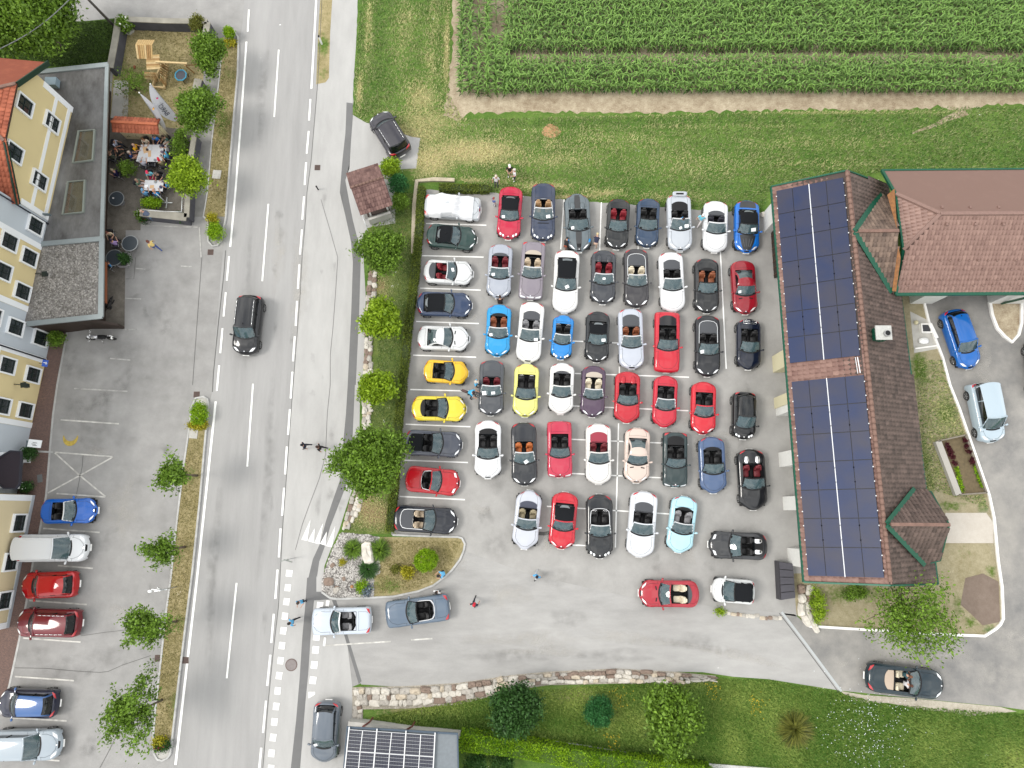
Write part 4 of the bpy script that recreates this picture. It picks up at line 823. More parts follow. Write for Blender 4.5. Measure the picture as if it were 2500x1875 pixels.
# --- row 1 (noses down)
car('coupe', (1249, 457), (1240, 585), (205, 26, 66), 'crimson roadster with black soft top, first of the top row', roof='soft', hl=2, W=1.74, sticker=[(-.6, .25, .2, .1)], group=ROWS)
car('conv4', (1327, 449), (1325, 590), (62, 74, 102), 'dark blue open car with tan seats and twin round headlights', 'tan', hl=2, tonneau=None, header=SV, sticker=[(.5, .25, .22, .2)], extra=('vent_bar',), trim=SV, group=ROWS)
car('porsche', (1407, 473), (1414, 616), (108, 120, 126), 'grey sports car with dark bonnet stripe and blue-edged seats', 'black', W=1.88, extra=('stripe', 'bluefins', 'humps'), sticker=[(-.55, .2, .2, .2)], group=ROWS)
car('mini', (1511, 487), (1504, 609), (54, 58, 60), 'dark grey little roadster with red seats in the top row', 'red', W=1.68, hl=1, group=ROWS)
car('mini', (1583, 486), (1578, 605), (52, 78, 110), 'steel blue little roadster with black seats in the top row', 'black', W=1.68, hl=1, group=ROWS)
car('conv4', (1655, 476), (1660, 614), (196, 202, 210), 'silver convertible with raised tail lid and a man in blue sitting in it', 'black', tonneau=(BLACKT, .16), header=SV, sticker=[(.6, .3, .22, .1), (0, .2, .18, .5)], extra=('lid',), group=ROWS)
car('conv4', (1746, 493), (1744, 617), (236, 238, 240), 'white convertible with navy seats, second from right in the top row', 'blueblack', tonneau=(GREYCLOTH, .22), header=paint((236, 238, 240)), hl=0, group=ROWS)
car('coupe', (1822, 491), (1822, 618), (18, 118, 216), 'bright blue roadster with black ribbed bonnet and black soft top', roof='soft', extra=('blackhood',), sticker=[(.5, .4, .25, .2)], W=1.80, group=ROWS)
# --- row 2
car('roadster', (1224, 597), (1216, 729), (176, 182, 194), 'silver roadster with dark red seats, first of the second row', 'darkred', tonneau=(GREYCLOTH, .19), sticker=[(-.6, .3, .2, .2)], header=SV, group=ROWS)
car('classic', (1304, 592), (1294, 732), (146, 138, 148), 'angular mauve-silver convertible with beige interior', 'beige', tonneau=(mat('beige_hood', (.40, .35, .29), .85), .17), header=SV, group=ROWS)
car('conv4', (1385, 612), (1378, 765), (238, 238, 236), 'white car with long black soft top closed, second row', roof='soft', sa_=.14, W=1.84, sticker=[(.1, .3, .22, .5)], hl=0, group=ROWS)
car('roadster', (1474, 612), (1471, 743), (72, 76, 84), 'dark grey roadster with bright red seats and white corner lamps', 'red', extra=('humps',), header=SV, sticker=[(0, .55, .15, .1)], W=1.80, group=ROWS)
car('conv4', (1551, 609), (1554, 752), (74, 72, 76), 'dark grey convertible with cream front seats and silver trim', 'cream', tonneau=(GREYCLOTH, .12), trim=SV, header=SV, hl=1, group=ROWS)
car('conv4', (1635, 617), (1643, 762), (238, 240, 242), 'white convertible with black interior and grey tonneau, second row', 'black', tonneau=(GREYCLOTH, .15), header=paint((238, 240, 242)), hl=0, group=ROWS)
car('roadster', (1723, 632), (1725, 765), (50, 54, 58), 'black roadster with brown seats, second row', 'brown', tonneau=(BLACKT, .2), header=BLACKT, group=ROWS)
car('coupe', (1810, 637), (1820, 768), (168, 26, 44), 'dark red hardtop coupe with bonnet vents, right end of second row', roof='hard', extra=('vents',), sticker=[(-.6, .3, .2, .2)], group=ROWS)
# --- row 3
car('roadster', (1220, 744), (1213, 871), (20, 160, 226), 'vivid blue roadster with brown seats, first of the third row', 'brown', header=SV, tonneau=(BLACKT, .19), sticker=[(-.65, .2, .2, .2)], group=ROWS)
car('conv4', (1301, 738), (1288, 886), (240, 240, 238), 'white convertible with grey seats and large grille, third row', 'grey', tonneau=(GREYCLOTH, .17), header=paint((240, 240, 238)), sticker=[(.6, .1, .2, .2)], group=ROWS)
car('mini', (1377, 770), (1368, 878), (14, 140, 222), 'tiny bright blue open roadster with round wings', 'black', extra=('hoops',), header=SV, hl=2, group=ROWS)
car('mini', (1460, 761), (1456, 885), (48, 54, 60), 'dark grey small roadster with black soft top closed, third row', roof='soft', W=1.70, sticker=[(.6, .4, .2, .1)], group=ROWS)
car('conv4', (1537, 754), (1542, 902), (198, 204, 216), 'pale blue-silver convertible with brown seats and red tail lamps', 'brown', tonneau=(GREYCLOTH, .12), header=SV, group=ROWS)
car('classic', (1628, 762), (1627, 910), (214, 28, 52), 'angular red convertible with plastic rear window, third row', 'black', tonneau=(GLASS_D, .08), header=BLACKT, hl=0, W=1.80, group=ROWS)
car('conv4', (1725, 771), (1727, 920), (42, 46, 56), 'black convertible with broad silver trim arch, third row', 'black', tonneau=(GREYCLOTH, .12), trim=SV, sticker=[(-.6, .2, .25, .2)], group=ROWS)
car('mini', (1826, 779), (1827, 903), (24, 40, 74), 'navy blue little roadster with chrome luggage rack on its boot', 'black', W=1.70, extra=('rack',), hl=0, group=ROWS)
# --- row 4
car('conv4', (1202, 880), (1198, 1015), (84, 88, 94), 'grey convertible with dark red seats, beside the cyclist', 'darkred', header=SV, sticker=[(-.6, .2, .3, .1), (.2, .3, .2, .1)], tonneau=(GREYCLOTH, .20), group=ROWS)
car('mini', (1287, 888), (1281, 1019), (236, 234, 132), 'pale yellow roadster with black cockpit, fourth row', 'black', W=1.76, extra=('hoops',), header=BLACKT, group=ROWS)
car('mini', (1373, 886), (1368, 1012), (238, 238, 236), 'small white roadster with black cockpit, fourth row', 'black', W=1.74, tonneau=(GREYCLOTH, .18), header=paint((238, 238, 236)), hl=0, group=ROWS)
car('roadster', (1450, 893), (1445, 1019), (94, 70, 96), 'purple roadster with cream interior, fourth row', 'cream', tonneau=(mat('cream_hood', (.42, .37, .31), .8), .14), W=1.70, header=SV, group=ROWS)
car('roadster', (1532, 907), (1529, 1033), (206, 22, 44), 'red roadster with bright lamp on one front wing, fourth row', 'black', extra=('humps',), hl=0, header=BLACKT, W=1.78, group=ROWS)
car('mini', (1625, 917), (1620, 1044), (212, 32, 58), 'red little roadster with oval dark lamps, second of three red ones', 'black', W=1.70, header=SV, hl=0, group=ROWS)
car('mini', (1717, 932), (1715, 1061), (220, 26, 48), 'red little roadster with silver headlights, right of three red ones', 'black', W=1.74, header=paint((220, 26, 48)), group=ROWS)
car('smart', (1815, 957), (1814, 1073), (26, 28, 34), 'small black hatchback with open roof and red mirrors', roof='hard', name='small_hatchback', cat='car', hl=2, W=1.62, extra=('glassroof',), tone2=paint((22, 24, 28)), group=ROWS)
# --- row 5
car('roadster', (1192, 1026), (1191, 1169), (238, 240, 242), 'white roadster with black interior, first of the fifth row', 'black', W=1.84, tonneau=(BLACKT, .15), hl=1, group=ROWS)
car('conv4', (1278, 1031), (1281, 1186), (56, 60, 68), 'dark grey convertible with orange leather seats', 'orange', trim=None, sticker=[(.2, .2, .25, .6)], header=SV, group=ROWS)
car('classic', (1365, 1028), (1367, 1166), (206, 46, 78), 'rose red convertible with black four-seat interior, fifth row', 'black', header=BLACKT, W=1.72, group=ROWS)
car('conv4', (1460, 1034), (1461, 1183), (236, 234, 230), 'white convertible with dark red hood cover and red seats', 'darkred', tonneau=(mat('red_hood', (.26, .03, .05), .8), .15), header=paint((236, 234, 230)), hl=0, group=ROWS)
car('coupe', (1556, 1044), (1553, 1180), (224, 204, 192), 'pale pink-beige hardtop coupe with bonnet vents', roof='hard', extra=('vents',), group=ROWS)
car('classic', (1647, 1055), (1647, 1190), (52, 76, 78), 'dark green square-cut convertible, fifth row', 'black', W=1.70, header=BLACKT, tonneau=(BLACKT, .08), group=ROWS)
car('roadster', (1734, 1066), (1742, 1205), (84, 108, 148), 'metallic blue roadster with black interior, fifth row', 'black', W=1.82, hl=0, header=BLACKT, tonneau=(BLACKT, .19), group=ROWS)
car('roadster', (1830, 1096), (1840, 1246), (46, 48, 54), 'black sports car with red interior and silver headrest fairings', 'darkred', W=1.92, extra=('humps', 'silverhump'), header=BLACKT, hl=0, group=ROWS)
# --- row 6
car('porsche', (1294, 1196), (1279, 1342), (206, 210, 220), 'silver-white rounded roadster with sand cushions, first of the lowest row', 'sand', tonneau=(mat('navy_hood', (.05, .055, .08), .8), .19), header=paint((206, 210, 220)), hl=0, group=ROWS)
car('coupe', (1381, 1201), (1369, 1341), (214, 20, 46), 'red roadster with black soft top closed, lowest row', roof='soft', extra=('bulge',), header=paint((214, 20, 46)), W=1.78, group=ROWS)
car('roadster', (1463, 1206), (1464, 1364), (48, 54, 60), 'black long-bonnet roadster with four round headlights, lowest row', 'black', hl=2, W=1.80, extra=('louvres', 'hoops'), trim=SV, header=SV, group=ROWS)
car('conv4', (1573, 1199), (1560, 1361), (230, 234, 240), 'large white convertible with dark grey tonneau, lowest row', 'black', W=1.88, tonneau=(GREYCLOTH, .17), header=paint((230, 234, 240)), hl=0, group=ROWS)
car('roadster', (1672, 1211), (1655, 1350), (186, 230, 242), 'pale turquoise roadster with grey seats, end of lowest row', 'grey', W=1.80, header=SV, tonneau=(BLACKT, .20), hl=0, group=ROWS)
# --- others in the lot
car('roadster', (1873, 1335), (1729, 1329), (66, 68, 72), 'dark grey roadster parked crosswise, nose to the left', 'black', W=1.82, tonneau=(BLACKT, .10), extra=('humps', 'silverhump'), hl=3)
car('coupe', (1707, 1450), (1559, 1448), (188, 38, 56), 'red roadster with cream seats standing crosswise in front of the small white car', 'cream', roof='open', tonneau=(GREYCLOTH, .14), extra=('vents',), header=paint((188, 38, 56)), hl=1)
car('smart', (1840, 1446), (1737, 1438), (236, 238, 238), 'tiny white two-seater with black fabric roof', roof='soft', name='small_car', cat='car', W=1.60, hl=0)
car('classic', (908, 1513), (761, 1518), (206, 216, 228), 'silver angular convertible leaving the car park at the kerb', 'grey', tonneau=(mat('silver_lid', (.50, .53, .58), .35, .3, .6), .24), header=SV, hl=0, W=1.74)
car('classic', (1098, 1480), (941, 1502), (104, 122, 142), 'blue-grey angular convertible waiting at the exit behind the silver one', 'black', tonneau=(mat('grey_lid', (.24, .25, .29), .5, .2, .4), .24), trim=SV, header=BLACKT, hl=0, W=1.76)
car('conv4', (2111, 1649), (2304, 1674), (34, 66, 80), 'dark petrol convertible with sand-coloured folded hood driving in the yard', 'cream', tonneau=(mat('sand_hood', (.42, .34, .27), .85), .21), header=BLACKT, hl=1, W=1.86)
# --- closed cars
car('suv', (616, 722), (599, 867), (26, 32, 44), 'black estate car with silver roof rails driving on the road', roof='hard', name='estate_car', cat='car', extra=('rails', 'aerial'), W=1.84)
car('suv', (983, 379), (921, 280), (70, 68, 78), 'dark grey off-roader parked slantwise by the field edge', roof='hard', name='off_roader', cat='car', extra=('rails',), W=1.86)
car('hatch', (802, 1709), (791, 1861), (112, 122, 134), 'grey hatchback parked beside the carport', roof='hard', name='hatchback', cat='car', sticker=[(-.6, .3, .25, .3)], hl=0)
car('hatch', (2319, 757), (2368, 901), (20, 112, 204), 'bright blue hatchback in the yard before the garage', roof='hard', name='hatchback', cat='car', extra=('aerial',))
car('van', (2388, 936), (2420, 1081), (190, 208, 220), 'silver-blue people carrier in the yard', roof='hard', name='people_carrier', cat='van', W=1.80)
car('hatch', (2532, 830), (2545, 978), (26, 28, 32), 'black car at the right edge of the yard, mostly out of view', roof='hard', name='hatchback', cat='car')
# --- left car park
car('roadster', (102, 1249), (239, 1246), (18, 104, 206), 'blue open roadster in the left car park', 'black', header=SV, hl=1, W=1.70)
car('van', (50, 1338), (220, 1337), (232, 235, 238), 'white delivery van with black bumper beside the blue roadster', roof='hard', name='delivery_van', cat='van', W=1.84)
car('hatch', (194, 1425), (53, 1430), (196, 8, 18), 'bright red hatchback between the white van and the dark red estate', roof='hard', name='hatchback', cat='car', W=1.74)
car('suv', (201, 1521), (44, 1518), (138, 12, 34), 'dark red estate car with roof rails in the left car park', roof='hard', name='estate_car', cat='car', extra=('rails',), W=1.80)
car('hatch', (146, 1717), (-2, 1714), (16, 34, 84), 'dark blue hatchback with a reflection painted into its lighter blue roof', roof='hard', name='hatchback', cat='car', tone2=paint((62, 108, 172)), W=1.76)  # lighter blue on roof and mirrors is a reflection put into the paint
car('suv', (-22, 1818), (154, 1815), (176, 188, 198), 'silver off-roader with black bumper, lowest in the left car park', roof='hard', name='off_roader', cat='car', W=1.86)
# the loose sheet over the covered car
def car_sheet():
    a = P(1036, 503, .6); b_ = P(1175, 512, .6); d = b_-a; Lc = d.length; n, m = 60, 34; V = []; rg = np.random.default_rng(3)
    ph = rg.uniform(0, 6, 12)
    for i in range(n):
        for j in range(m):
            u = .06+.80*i/(n-1); v = -1+2*j/(m-1); wdg = .93-.06*math.sin(u*13+1)-.10*(abs(u-.42) < .10)*(1 if v < 0 else .3)
            x = (u-.5)*Lc; y = v*wdg*(.98 if u > .1 else .85); cab = math.exp(-((u-.42)/.20)**4); z = .96+.42*cab*(1-abs(v)**4*.55)-.28*max(0, abs(v)-.82)/.18-.10*max(0, u-.72)*3
            wr = 1.7*.030*math.sin(17*u+5*v+ph[0])*math.sin(6*v-9*u+ph[1])+.022*math.sin(31*u-13*v+ph[2])+.016*math.sin(42*v+18*u+ph[3]); z += wr*(1.2 if cab > .3 else .7)
            V.append((x, y, z+.03))
    me = fast_mesh('car_sheet', V, grid_faces(n, m), mat('white_sheet', (.62, .63, .65), .35, 0, .3), smooth=True)
    mid = (a+b_)/2; link('car_sheet', me, None, (mid.x, mid.y, .018), (0, 0, math.atan2(d.y, d.x)), label='crumpled white sheet laid over the silver car at the hedge corner', category='car cover')
car_sheet()
# ================================================================ BUILDINGS
def tiles(poly3, e_dir, tw, th, lift=.03, seed=1, jit=.006, gap=.985):
    """individual roof tiles over a planar polygon (list of Vectors); e_dir: direction of the eave. returns V, F, tint"""
    rg = np.random.default_rng(seed); o = poly3[0]; e = Vector(e_dir).normalized()
    n = (poly3[1]-poly3[0]).cross(poly3[2]-poly3[0]).normalized()
    if n.z < 0: n = -n
    e = (e-n*e.dot(n)).normalized(); g = n.cross(e).normalized()
    if g.z < 0: g = -g
    pl = [((p-o).dot(e), (p-o).dot(g)) for p in poly3]; a0, a1 = min(p[0] for p in pl), max(p[0] for p in pl); b0, b1 = min(p[1] for p in pl), max(p[1] for p in pl)
    na, nb = int((a1-a0)/tw)+2, int((b1-b0)/th)+2; A, B_ = np.meshgrid(np.arange(na), np.arange(nb), indexing='ij')
    ca = (a0+(A+.5+.5*(B_ % 2)*0)*tw).ravel(); cb = (b0+(B_+.5)*th).ravel(); k = inpoly(ca, cb, pl); ca, cb = ca[k], cb[k]
    o_, e_, g_, n_ = [np.array(v[:]) for v in (o, e, g, n)]; m = len(ca); L_ = lift+rg.uniform(-jit, jit, m)
    def pt(da, db, h): return o_+np.outer(ca+da*tw*gap, e_)+np.outer(cb+db*th, g_)+np.outer(h, n_)
    V = np.stack([pt(-.5, -.52, L_), pt(.5, -.52, L_), pt(.5, .52, L_*0+.004), pt(-.5, .52, L_*0+.004), pt(-.5, -.52, L_*0-.01), pt(.5, -.52, L_*0-.01), pt(0, -.52, L_+.018), pt(0, .52, L_*0+.02)], 1).reshape(-1, 3)
    b_ = (np.arange(m)*8)[:, None]
    F = np.concatenate([b_+np.array([[0, 6, 7, 3]]), b_+np.array([[6, 1, 2, 7]]), b_+np.array([[4, 5, 1, 0]])], 0)
    tint = np.repeat(np.clip(rg.normal(.5, .2, m), 0, 1), 8)
    return V, F, tint
def tile_part(name, poly3, e_dir, tw, th, m, parent, seed=1, lift=.03, base=None, stuff=True):
    V, F, t = tiles(poly3, e_dir, tw, th, lift, seed); V = V-np.array(parent.location[:]); me = fast_mesh(name, V, F, m, t)
    return link(name, me, parent, kind='stuff' if stuff else None)
def face_part(name, pts, m, parent, thick=.0):
    b = MB(); b.poly(pts); 
    if thick: 
        n = (pts[1]-pts[0]).cross(pts[2]-pts[0]).normalized(); n = n if n.z < 0 else -n; q2 = [p+n*thick for p in pts]; b.poly(q2[::-1]); k = len(pts)
        for i in range(k): b.poly([pts[i], pts[(i+1) % k], q2[(i+1) % k], q2[i]])
    return b.build(name, m, parent, world=True)
def bar(mb, a, b_, w_, h_, mi=0):
    a, b_ = Vector(a), Vector(b_); d = (b_-a); l_ = d.length; d.normalize(); s = Vector((-d.y, d.x, 0)).normalized(); u = d.cross(s)*-1; u = u if u.z > 0 else -u
    V = [a+s*w_/2*i+u*h_/2*j for i, j in ((-1, -1), (1, -1), (1, 1), (-1, 1))]+[b_+s*w_/2*i+u*h_/2*j for i, j in ((-1, -1), (1, -1), (1, 1), (-1, 1))]
    mb.add(V, [(0, 1, 2, 3), (7, 6, 5, 4), (0, 4, 5, 1), (1, 5, 6, 2), (2, 6, 7, 3), (3, 7, 4, 0)], mi); return mb
T_BROWN = tint_mat('brown_roof_tile', lin((82, 68, 62)), lin((126, 106, 98))); T_RED = tint_mat('reddish_roof_tile', lin((118, 84, 76)), lin((168, 134, 122)))
T_PINK = tint_mat('rosy_roof_tile', lin((142, 110, 100)), lin((172, 138, 126)), .6, .7); T_ORANGE = tint_mat('orange_roof_tile', lin((152, 74, 48)), lin((212, 122, 88)))
T_SHED = tint_mat('dark_brown_tile', lin((96, 66, 62)), lin((150, 116, 108)))
GREEN = mat('green_metal', lin((22, 98, 74)), .45, .2, var=.08); PVG = mat('pv_glass', lin((34, 46, 84)), .42, .0, .0, spec=.25)
WALLW = mat('white_render', (.62, .62, .59), .85, var=.05); WOODO = mat('orange_wood', lin((150, 98, 48)), .6, var=.3, vscale=5); DWOOD = mat('dark_wood', lin((60, 46, 38)), .7, var=.2, vscale=4)
RIDGE = mat('ridge_tile', lin((138, 108, 96)), .8, var=.2, vscale=3)
def pv_mat():
    m = PVG; t, b_ = nodes(m); g = t.nodes.new('ShaderNodeNewGeometry'); n = t.nodes.new('ShaderNodeTexNoise'); n.inputs['Scale'].default_value = .45; n.inputs['Detail'].default_value = 3
    oi = t.nodes.new('ShaderNodeObjectInfo'); r = t.nodes.new('ShaderNodeValToRGB'); r.color_ramp.elements[0].color = (*lin((38, 54, 94)), 1); r.color_ramp.elements[1].color = (*lin((62, 64, 84)), 1)
    r.color_ramp.elements[0].position = .35; r.color_ramp.elements[1].position = .68
    a = t.nodes.new('ShaderNodeMath'); a.operation = 'MULTIPLY_ADD'; a.inputs[1].default_value = .12; a.inputs[2].default_value = -.06
    s = t.nodes.new('ShaderNodeMath'); s.operation = 'ADD'; l = t.links.new; l(g.outputs['Position'], n.inputs['Vector']); l(oi.outputs['Random'], a.inputs[0]); l(a.outputs[0], s.inputs[0]); l(n.outputs['Fac'], s.inputs[1]); l(s.outputs[0], r.inputs['Fac']); l(r.outputs[0], b_.inputs['Base Color'])
pv_mat()
# ---------------- east house with the solar roof
EV, RG = 3.5, 6.35
hN = P(1883, 456, EV); hS = P(1962, 1421, EV); rN = P(2067, 417, RG); rS = P(2174, 1429, RG); eN = P(2163, 452, EV); eS = P(2288, 1426, EV)
t = thing('tiled_house', 'long house with brown tiled roof and two solar arrays beside the car park', 'house', ((rN.x+rS.x)/2, (rN.y+rS.y)/2, 0)); HOUSE = t
al = (hS-hN).normalized()
wp_ = [P(1905, 480, 0), P(1968, 1410, 0)]
g0, g1 = Vector((hN.x+1.25, hN.y-.5, 0)), Vector((hS.x+1.25, hS.y+.6, 0)); g2, g3 = Vector((eS.x-.5, eS.y+.6, 0)), Vector((eN.x-.5, eN.y-.5, 0))
b = MB(); b.prism([(p.x, p.y) for p in (g0, g1, g2, g3)], 0, EV-.12); b.build('wall', WALLW, t, world=True)
face_part('roof_deck', [hN, hS, rS, rN], T_BROWN, t, .10); face_part('roof_deck', [rN, rS, eS, eN], T_BROWN, t, .10)
b = MB(); b.poly([g0+Vector((0, 0, EV-.15)), Vector((rN.x+.0, g0.y+.0, RG-.18)), g3+Vector((0, 0, EV-.15))]); b.poly([g1+Vector((0, 0, EV-.15)), Vector((rS.x, g1.y, RG-.18)), g2+Vector((0, 0, EV-.15))][::-1]); b.build('gable', WALLW, t, world=True)
tile_part('roof_tiles', [hN, hS, rS, rN], al, .30, .36, T_RED, t, 2); tile_part('roof_tiles', [rN, rS, eS, eN], al, .30, .36, T_BROWN, t, 3)
b = MB(); bar(b, hN, hS, .16, .12); b.build('gutter', GREEN, t, world=True); b = MB(); bar(b, eN+Vector((.05, 0, 0)), eS+Vector((.05, 0, 0)), .10, .10); b.build('gutter', GREEN, t, world=True)
for a_, c_ in ((hN, rN), (rN, eN), (hS, rS), (rS, eS)): b = MB(); bar(b, a_+Vector((0, 0, .03)), c_+Vector((0, 0, .03)), .10, .14); b.build('verge_board', GREEN, t, world=True)
nr = int((rS-rN).length/.38); rd = (rS-rN).normalized(); rme = None
for k in range(nr):
    a_ = rN+rd*(.38*k); 
    if rme is None:
        bb = MB(); bb.tube((0, 0, 0), (0, .42, 0), .12, .145, n=8); rme = bb.mesh('ridge_tile', RIDGE)
    o = link('ridge_tile', rme, t, Vector((a_.x, a_.y, a_.z+.03))-t.location, (rd.to_track_quat('Y', 'Z').to_euler()))
def quadpt(A, B_, C_, D_, u, v): return (A*(1-u)+B_*u)*(1-v)+(D_*(1-u)+C_*u)*v
nW = (hS-hN).cross(rN-hN).normalized(); nW = nW if nW.z > 0 else -nW
def wr(px, py): return on_plane(px, py, hN, nW)
def array(tl, tr, bl, br, rows, cols):
    A, B_, D_, C_ = wr(*tl)+nW*.13, wr(*tr)+nW*.13, wr(*bl)+nW*.13, wr(*br)+nW*.13
    for i in range(cols):
        for j in range(rows):
            eu, ev = .010, .007; c = [quadpt(A, B_, C_, D_, u, v) for u, v in (((i+eu*2)/cols, (j+ev*2)/rows), ((i+1-eu*2)/cols, (j+ev*2)/rows), ((i+1-eu*2)/cols, (j+1-ev*2)/rows), ((i+eu*2)/cols, (j+1-ev*2)/rows))]
            b = MB(); lo = [p-nW*.04 for p in c]; b.poly(c[::-1]); 
            for k in range(4): b.poly([c[k], c[(k+1) % 4], lo[(k+1) % 4], lo[k]])
            b.build('solar_panel', PVG, HOUSE, world=True)
            if True:
                b = MB()
                for u in (i/cols, (i+1)/cols):
                    for v in (.25, .75):
                        p = quadpt(A, B_, C_, D_, u, (j+v)/rows)
                        if (i == 0 and u == i/cols) or (i == cols-1 and u > i/cols) or j % 2: b.box(p+nW*.02, (.06, .07, .03))
                b.build('panel_clamps', mat('clamp_white', (.75, .76, .76), .4, .3), HOUSE, world=True, kind='stuff')
    b = MB(); bar(b, quadpt(A, B_, C_, D_, .5, .0)+nW*.02, quadpt(A, B_, C_, D_, .5, 1)+nW*.02, .045, .03); b.build('cable_duct', CHROME if False else mat('white_duct', (.75, .76, .78), .5), HOUSE, world=True)
    b = MB(); b.poly([quadpt(A, B_, C_, D_, u, v)-nW*.055 for u, v in ((0.003, 0.003), (.003, .997), (.997, .997), (.997, .003))]); b.build('mounting_frame', mat('frame_black', (.02, .02, .024), .6), HOUSE, world=True)
array((1896, 467), (2060, 434), (1929, 888), (2101, 869.5), 7, 4); array((1933, 932), (2110, 915), (1974, 1406), (2160, 1411), 7, 4)
b = MB(); a_ = wr(2094, 872)+nW*.1; c_ = wr(2101, 911)+nW*.1; bar(b, a_, c_, .05, .03); a_ = wr(2089, 873)+nW*.1; c_ = wr(2095, 912)+nW*.1; bar(b, a_, c_, .03, .03); b.build('snow_guard', mat('white_duct', (.75, .76, .78), .5), t, world=True)
# chimney
nE = (eS-eN).cross(rN-eN).normalized(); nE = nE if nE.z > 0 else -nE
c = on_plane(2140, 820, rN, nE); ch = thing('chimney', '', 'x'); bpy.data.objects.remove(ch)
b = MB(); b.box((c.x, c.y, c.z+.35), (.85, .75, .9)); cho = b.build('chimney', GREEN, t, world=True)
b = MB(); b.box((c.x+.02, c.y, c.z+.84), (1.0, .92, .10)); b.build('chimney_cap', mat('pale_stone', (.42, .42, .40), .8, var=.1), t, world=True)
b = MB(); b.tube((c.x+.16, c.y-.08, c.z+.88), (c.x+.16, c.y-.08, c.z+1.1), .19, n=16); b.tube((c.x+.16, c.y-.08, c.z+.88), (c.x+.16, c.y-.08, c.z+1.104), .16, n=16, mi=1); b.build('chimney_flue', [mat('flue_ring', (.25, .25, .25), .5), BLACKT], t, world=True)
# west wall: piers, green posts, barrel door
for i, (px, py, w_) in enumerate(((1904, 890, 1.4), (1908, 985, .9), (1912, 1003, .9), (1920, 1123, 1.2), (1930, 1229, 1.1), (1942, 1358, 1.35))):
    a_ = P(px-2, py, 0); dx = .75; b = MB(); b.box((a_.x-.10, a_.y, 1.55), (dx, w_*.85, 3.1)); b.build('pier', WALLW if i not in (0, 1) else mat('cream_render', lin((236, 228, 190)), .85), t, world=True)
b = MB(); a_ = P(1867, 700, 0); a2 = P(1870, 530, 0); b.box(((a_.x+a2.x)/2+.55, (P(0, 610).y), 1.45), (.10, 4.4, 2.9)); b.build('barn_door', DWOOD, t, world=True)
b = MB()
for k in range(9): b.box(((a_.x+a2.x)/2+.48, P(0, 610).y-2.0+.5*k, 1.45), (.04, .04, 2.8))
b.build('door_battens', mat('batten', lin((110, 70, 56)), .7), t, world=True, kind='stuff')
b = MB(); b.box((P(1878, 560).x+.12, P(0, 545).y, 1.4), (1.1, 1.5, 2.8)); b.build('corner_pier', WALLW, t, world=True)
for py0, py1 in ((900, 960), (1020, 1100), (1145, 1200), (1250, 1330)):
    x0 = 1893+(py0-700)*.085; a_ = P(x0+8, py0, 0); c_ = P(x0+8+(py1-py0)*.085, py1, 0); b = MB(); b.box(((a_.x+c_.x)/2+.28, (a_.y+c_.y)/2, 1.6), (.06, abs(a_.y-c_.y), 1.5)); b.build('window_band', mat('teal_glass', lin((96, 150, 142)), .2, 0, .6), t, world=True)
b = MB(); a_ = P(1899, 1008, 0); b.tube((a_.x, a_.y, 3.2), (a_.x+1.0, a_.y, 3.3), .05, n=6); b.box((a_.x, a_.y, 3.1), (.12, .12, .35)); b.build('wall_lamp', BLACKT, t, world=True)
# sloping cross-gables with green valley flashing
def cross_gable(ap, fn_, fs_, re_, nf, sf, roofm, seed, nm='cross_roof'):
    apex, footN, footS = [on_plane(*p_, rN+nE*.08, nE) for p_ in (ap, fn_, fs_)]; ridge_end = P(*re_, apex.z); nf_, sf_ = nf, sf
    def pj(px_, a_, b_, c_): return on_plane(*px_, a_, (b_-a_).cross(c_-a_).normalized())
    up = Vector((0, 0, .06)); A, N_, S_, R_ = apex+up, footN+up, footS+up, ridge_end+up
    NF, SF = pj(nf_, A, N_, R_), pj(sf_, A, R_, S_)
    face_part(nm, [A, N_, NF, R_], roofm, t, .06); face_part(nm, [A, R_, SF, S_], roofm, t, .06)
    tile_part('cross_roof_tiles', [A, N_, NF, R_], (R_-A), .26, .34, roofm, t, seed); tile_part('cross_roof_tiles', [A, R_, SF, S_], (R_-A), .26, .34, roofm, t, seed+1)
    for f in (N_, S_): b = MB(); bar(b, A+Vector((0, 0, .05)), f+Vector((0, 0, .05)), .42, .05); b.build('valley_flashing', GREEN, t, world=True)
    b = MB(); bar(b, A+Vector((.2, 0, .06)), R_+Vector((0, 0, .06)), .2, .14); b.build('cross_ridge', RIDGE, t, world=True)
cross_gable((2086, 566), (2150, 474), (2176, 714), (2192, 565), (2190, 500), (2188, 700), tint_mat('cross_tile', lin((92, 76, 68)), lin((160, 136, 120))), 11)
cross_gable((2164, 1280), (2232, 1195), (2257, 1377), (2316, 1281), (2272, 1201), (2294, 1368), T_BROWN, 15)
A_, fN, fS = [on_plane(*p_, rN+nE*.08, nE) for p_ in ((2164, 1280), (2232, 1195), (2257, 1377))]; R_ = P(2316, 1281, A_.z)
b = MB(); 
for a_, c_ in ((P(2272, 1201, fN.z-.1), R_), (R_, P(2294, 1368, fS.z-.1)), (fN, P(2272, 1201, fN.z-.1)), (P(2294, 1368, fS.z-.1), fS)): bar(b, a_, c_, .12, .12)
b.build('porch_verge', GREEN, t, world=True)
b = MB(); p_ = [P(2185, 1238, 0), P(2202, 1262, 0), P(2202, 1300, 0), P(2192, 1335, 0), P(2150, 1335, 0), P(2150, 1238, 0)]; b.prism([(p.x, p.y) for p in p_], 0, 3.2); b.build('porch_wall', WALLW, t, world=True)
face_part('wood_cladding', [P(2166, 476, 6.2), P(2184, 460, 6.2), P(2190, 560, 6.5), P(2184, 540, 6.5)], WOODO, t); face_part('wood_cladding', [P(2193, 600, 6.4), P(2199, 630, 6.3), P(2188, 712, 5.6), P(2178, 710, 5.6)], WOODO, t)
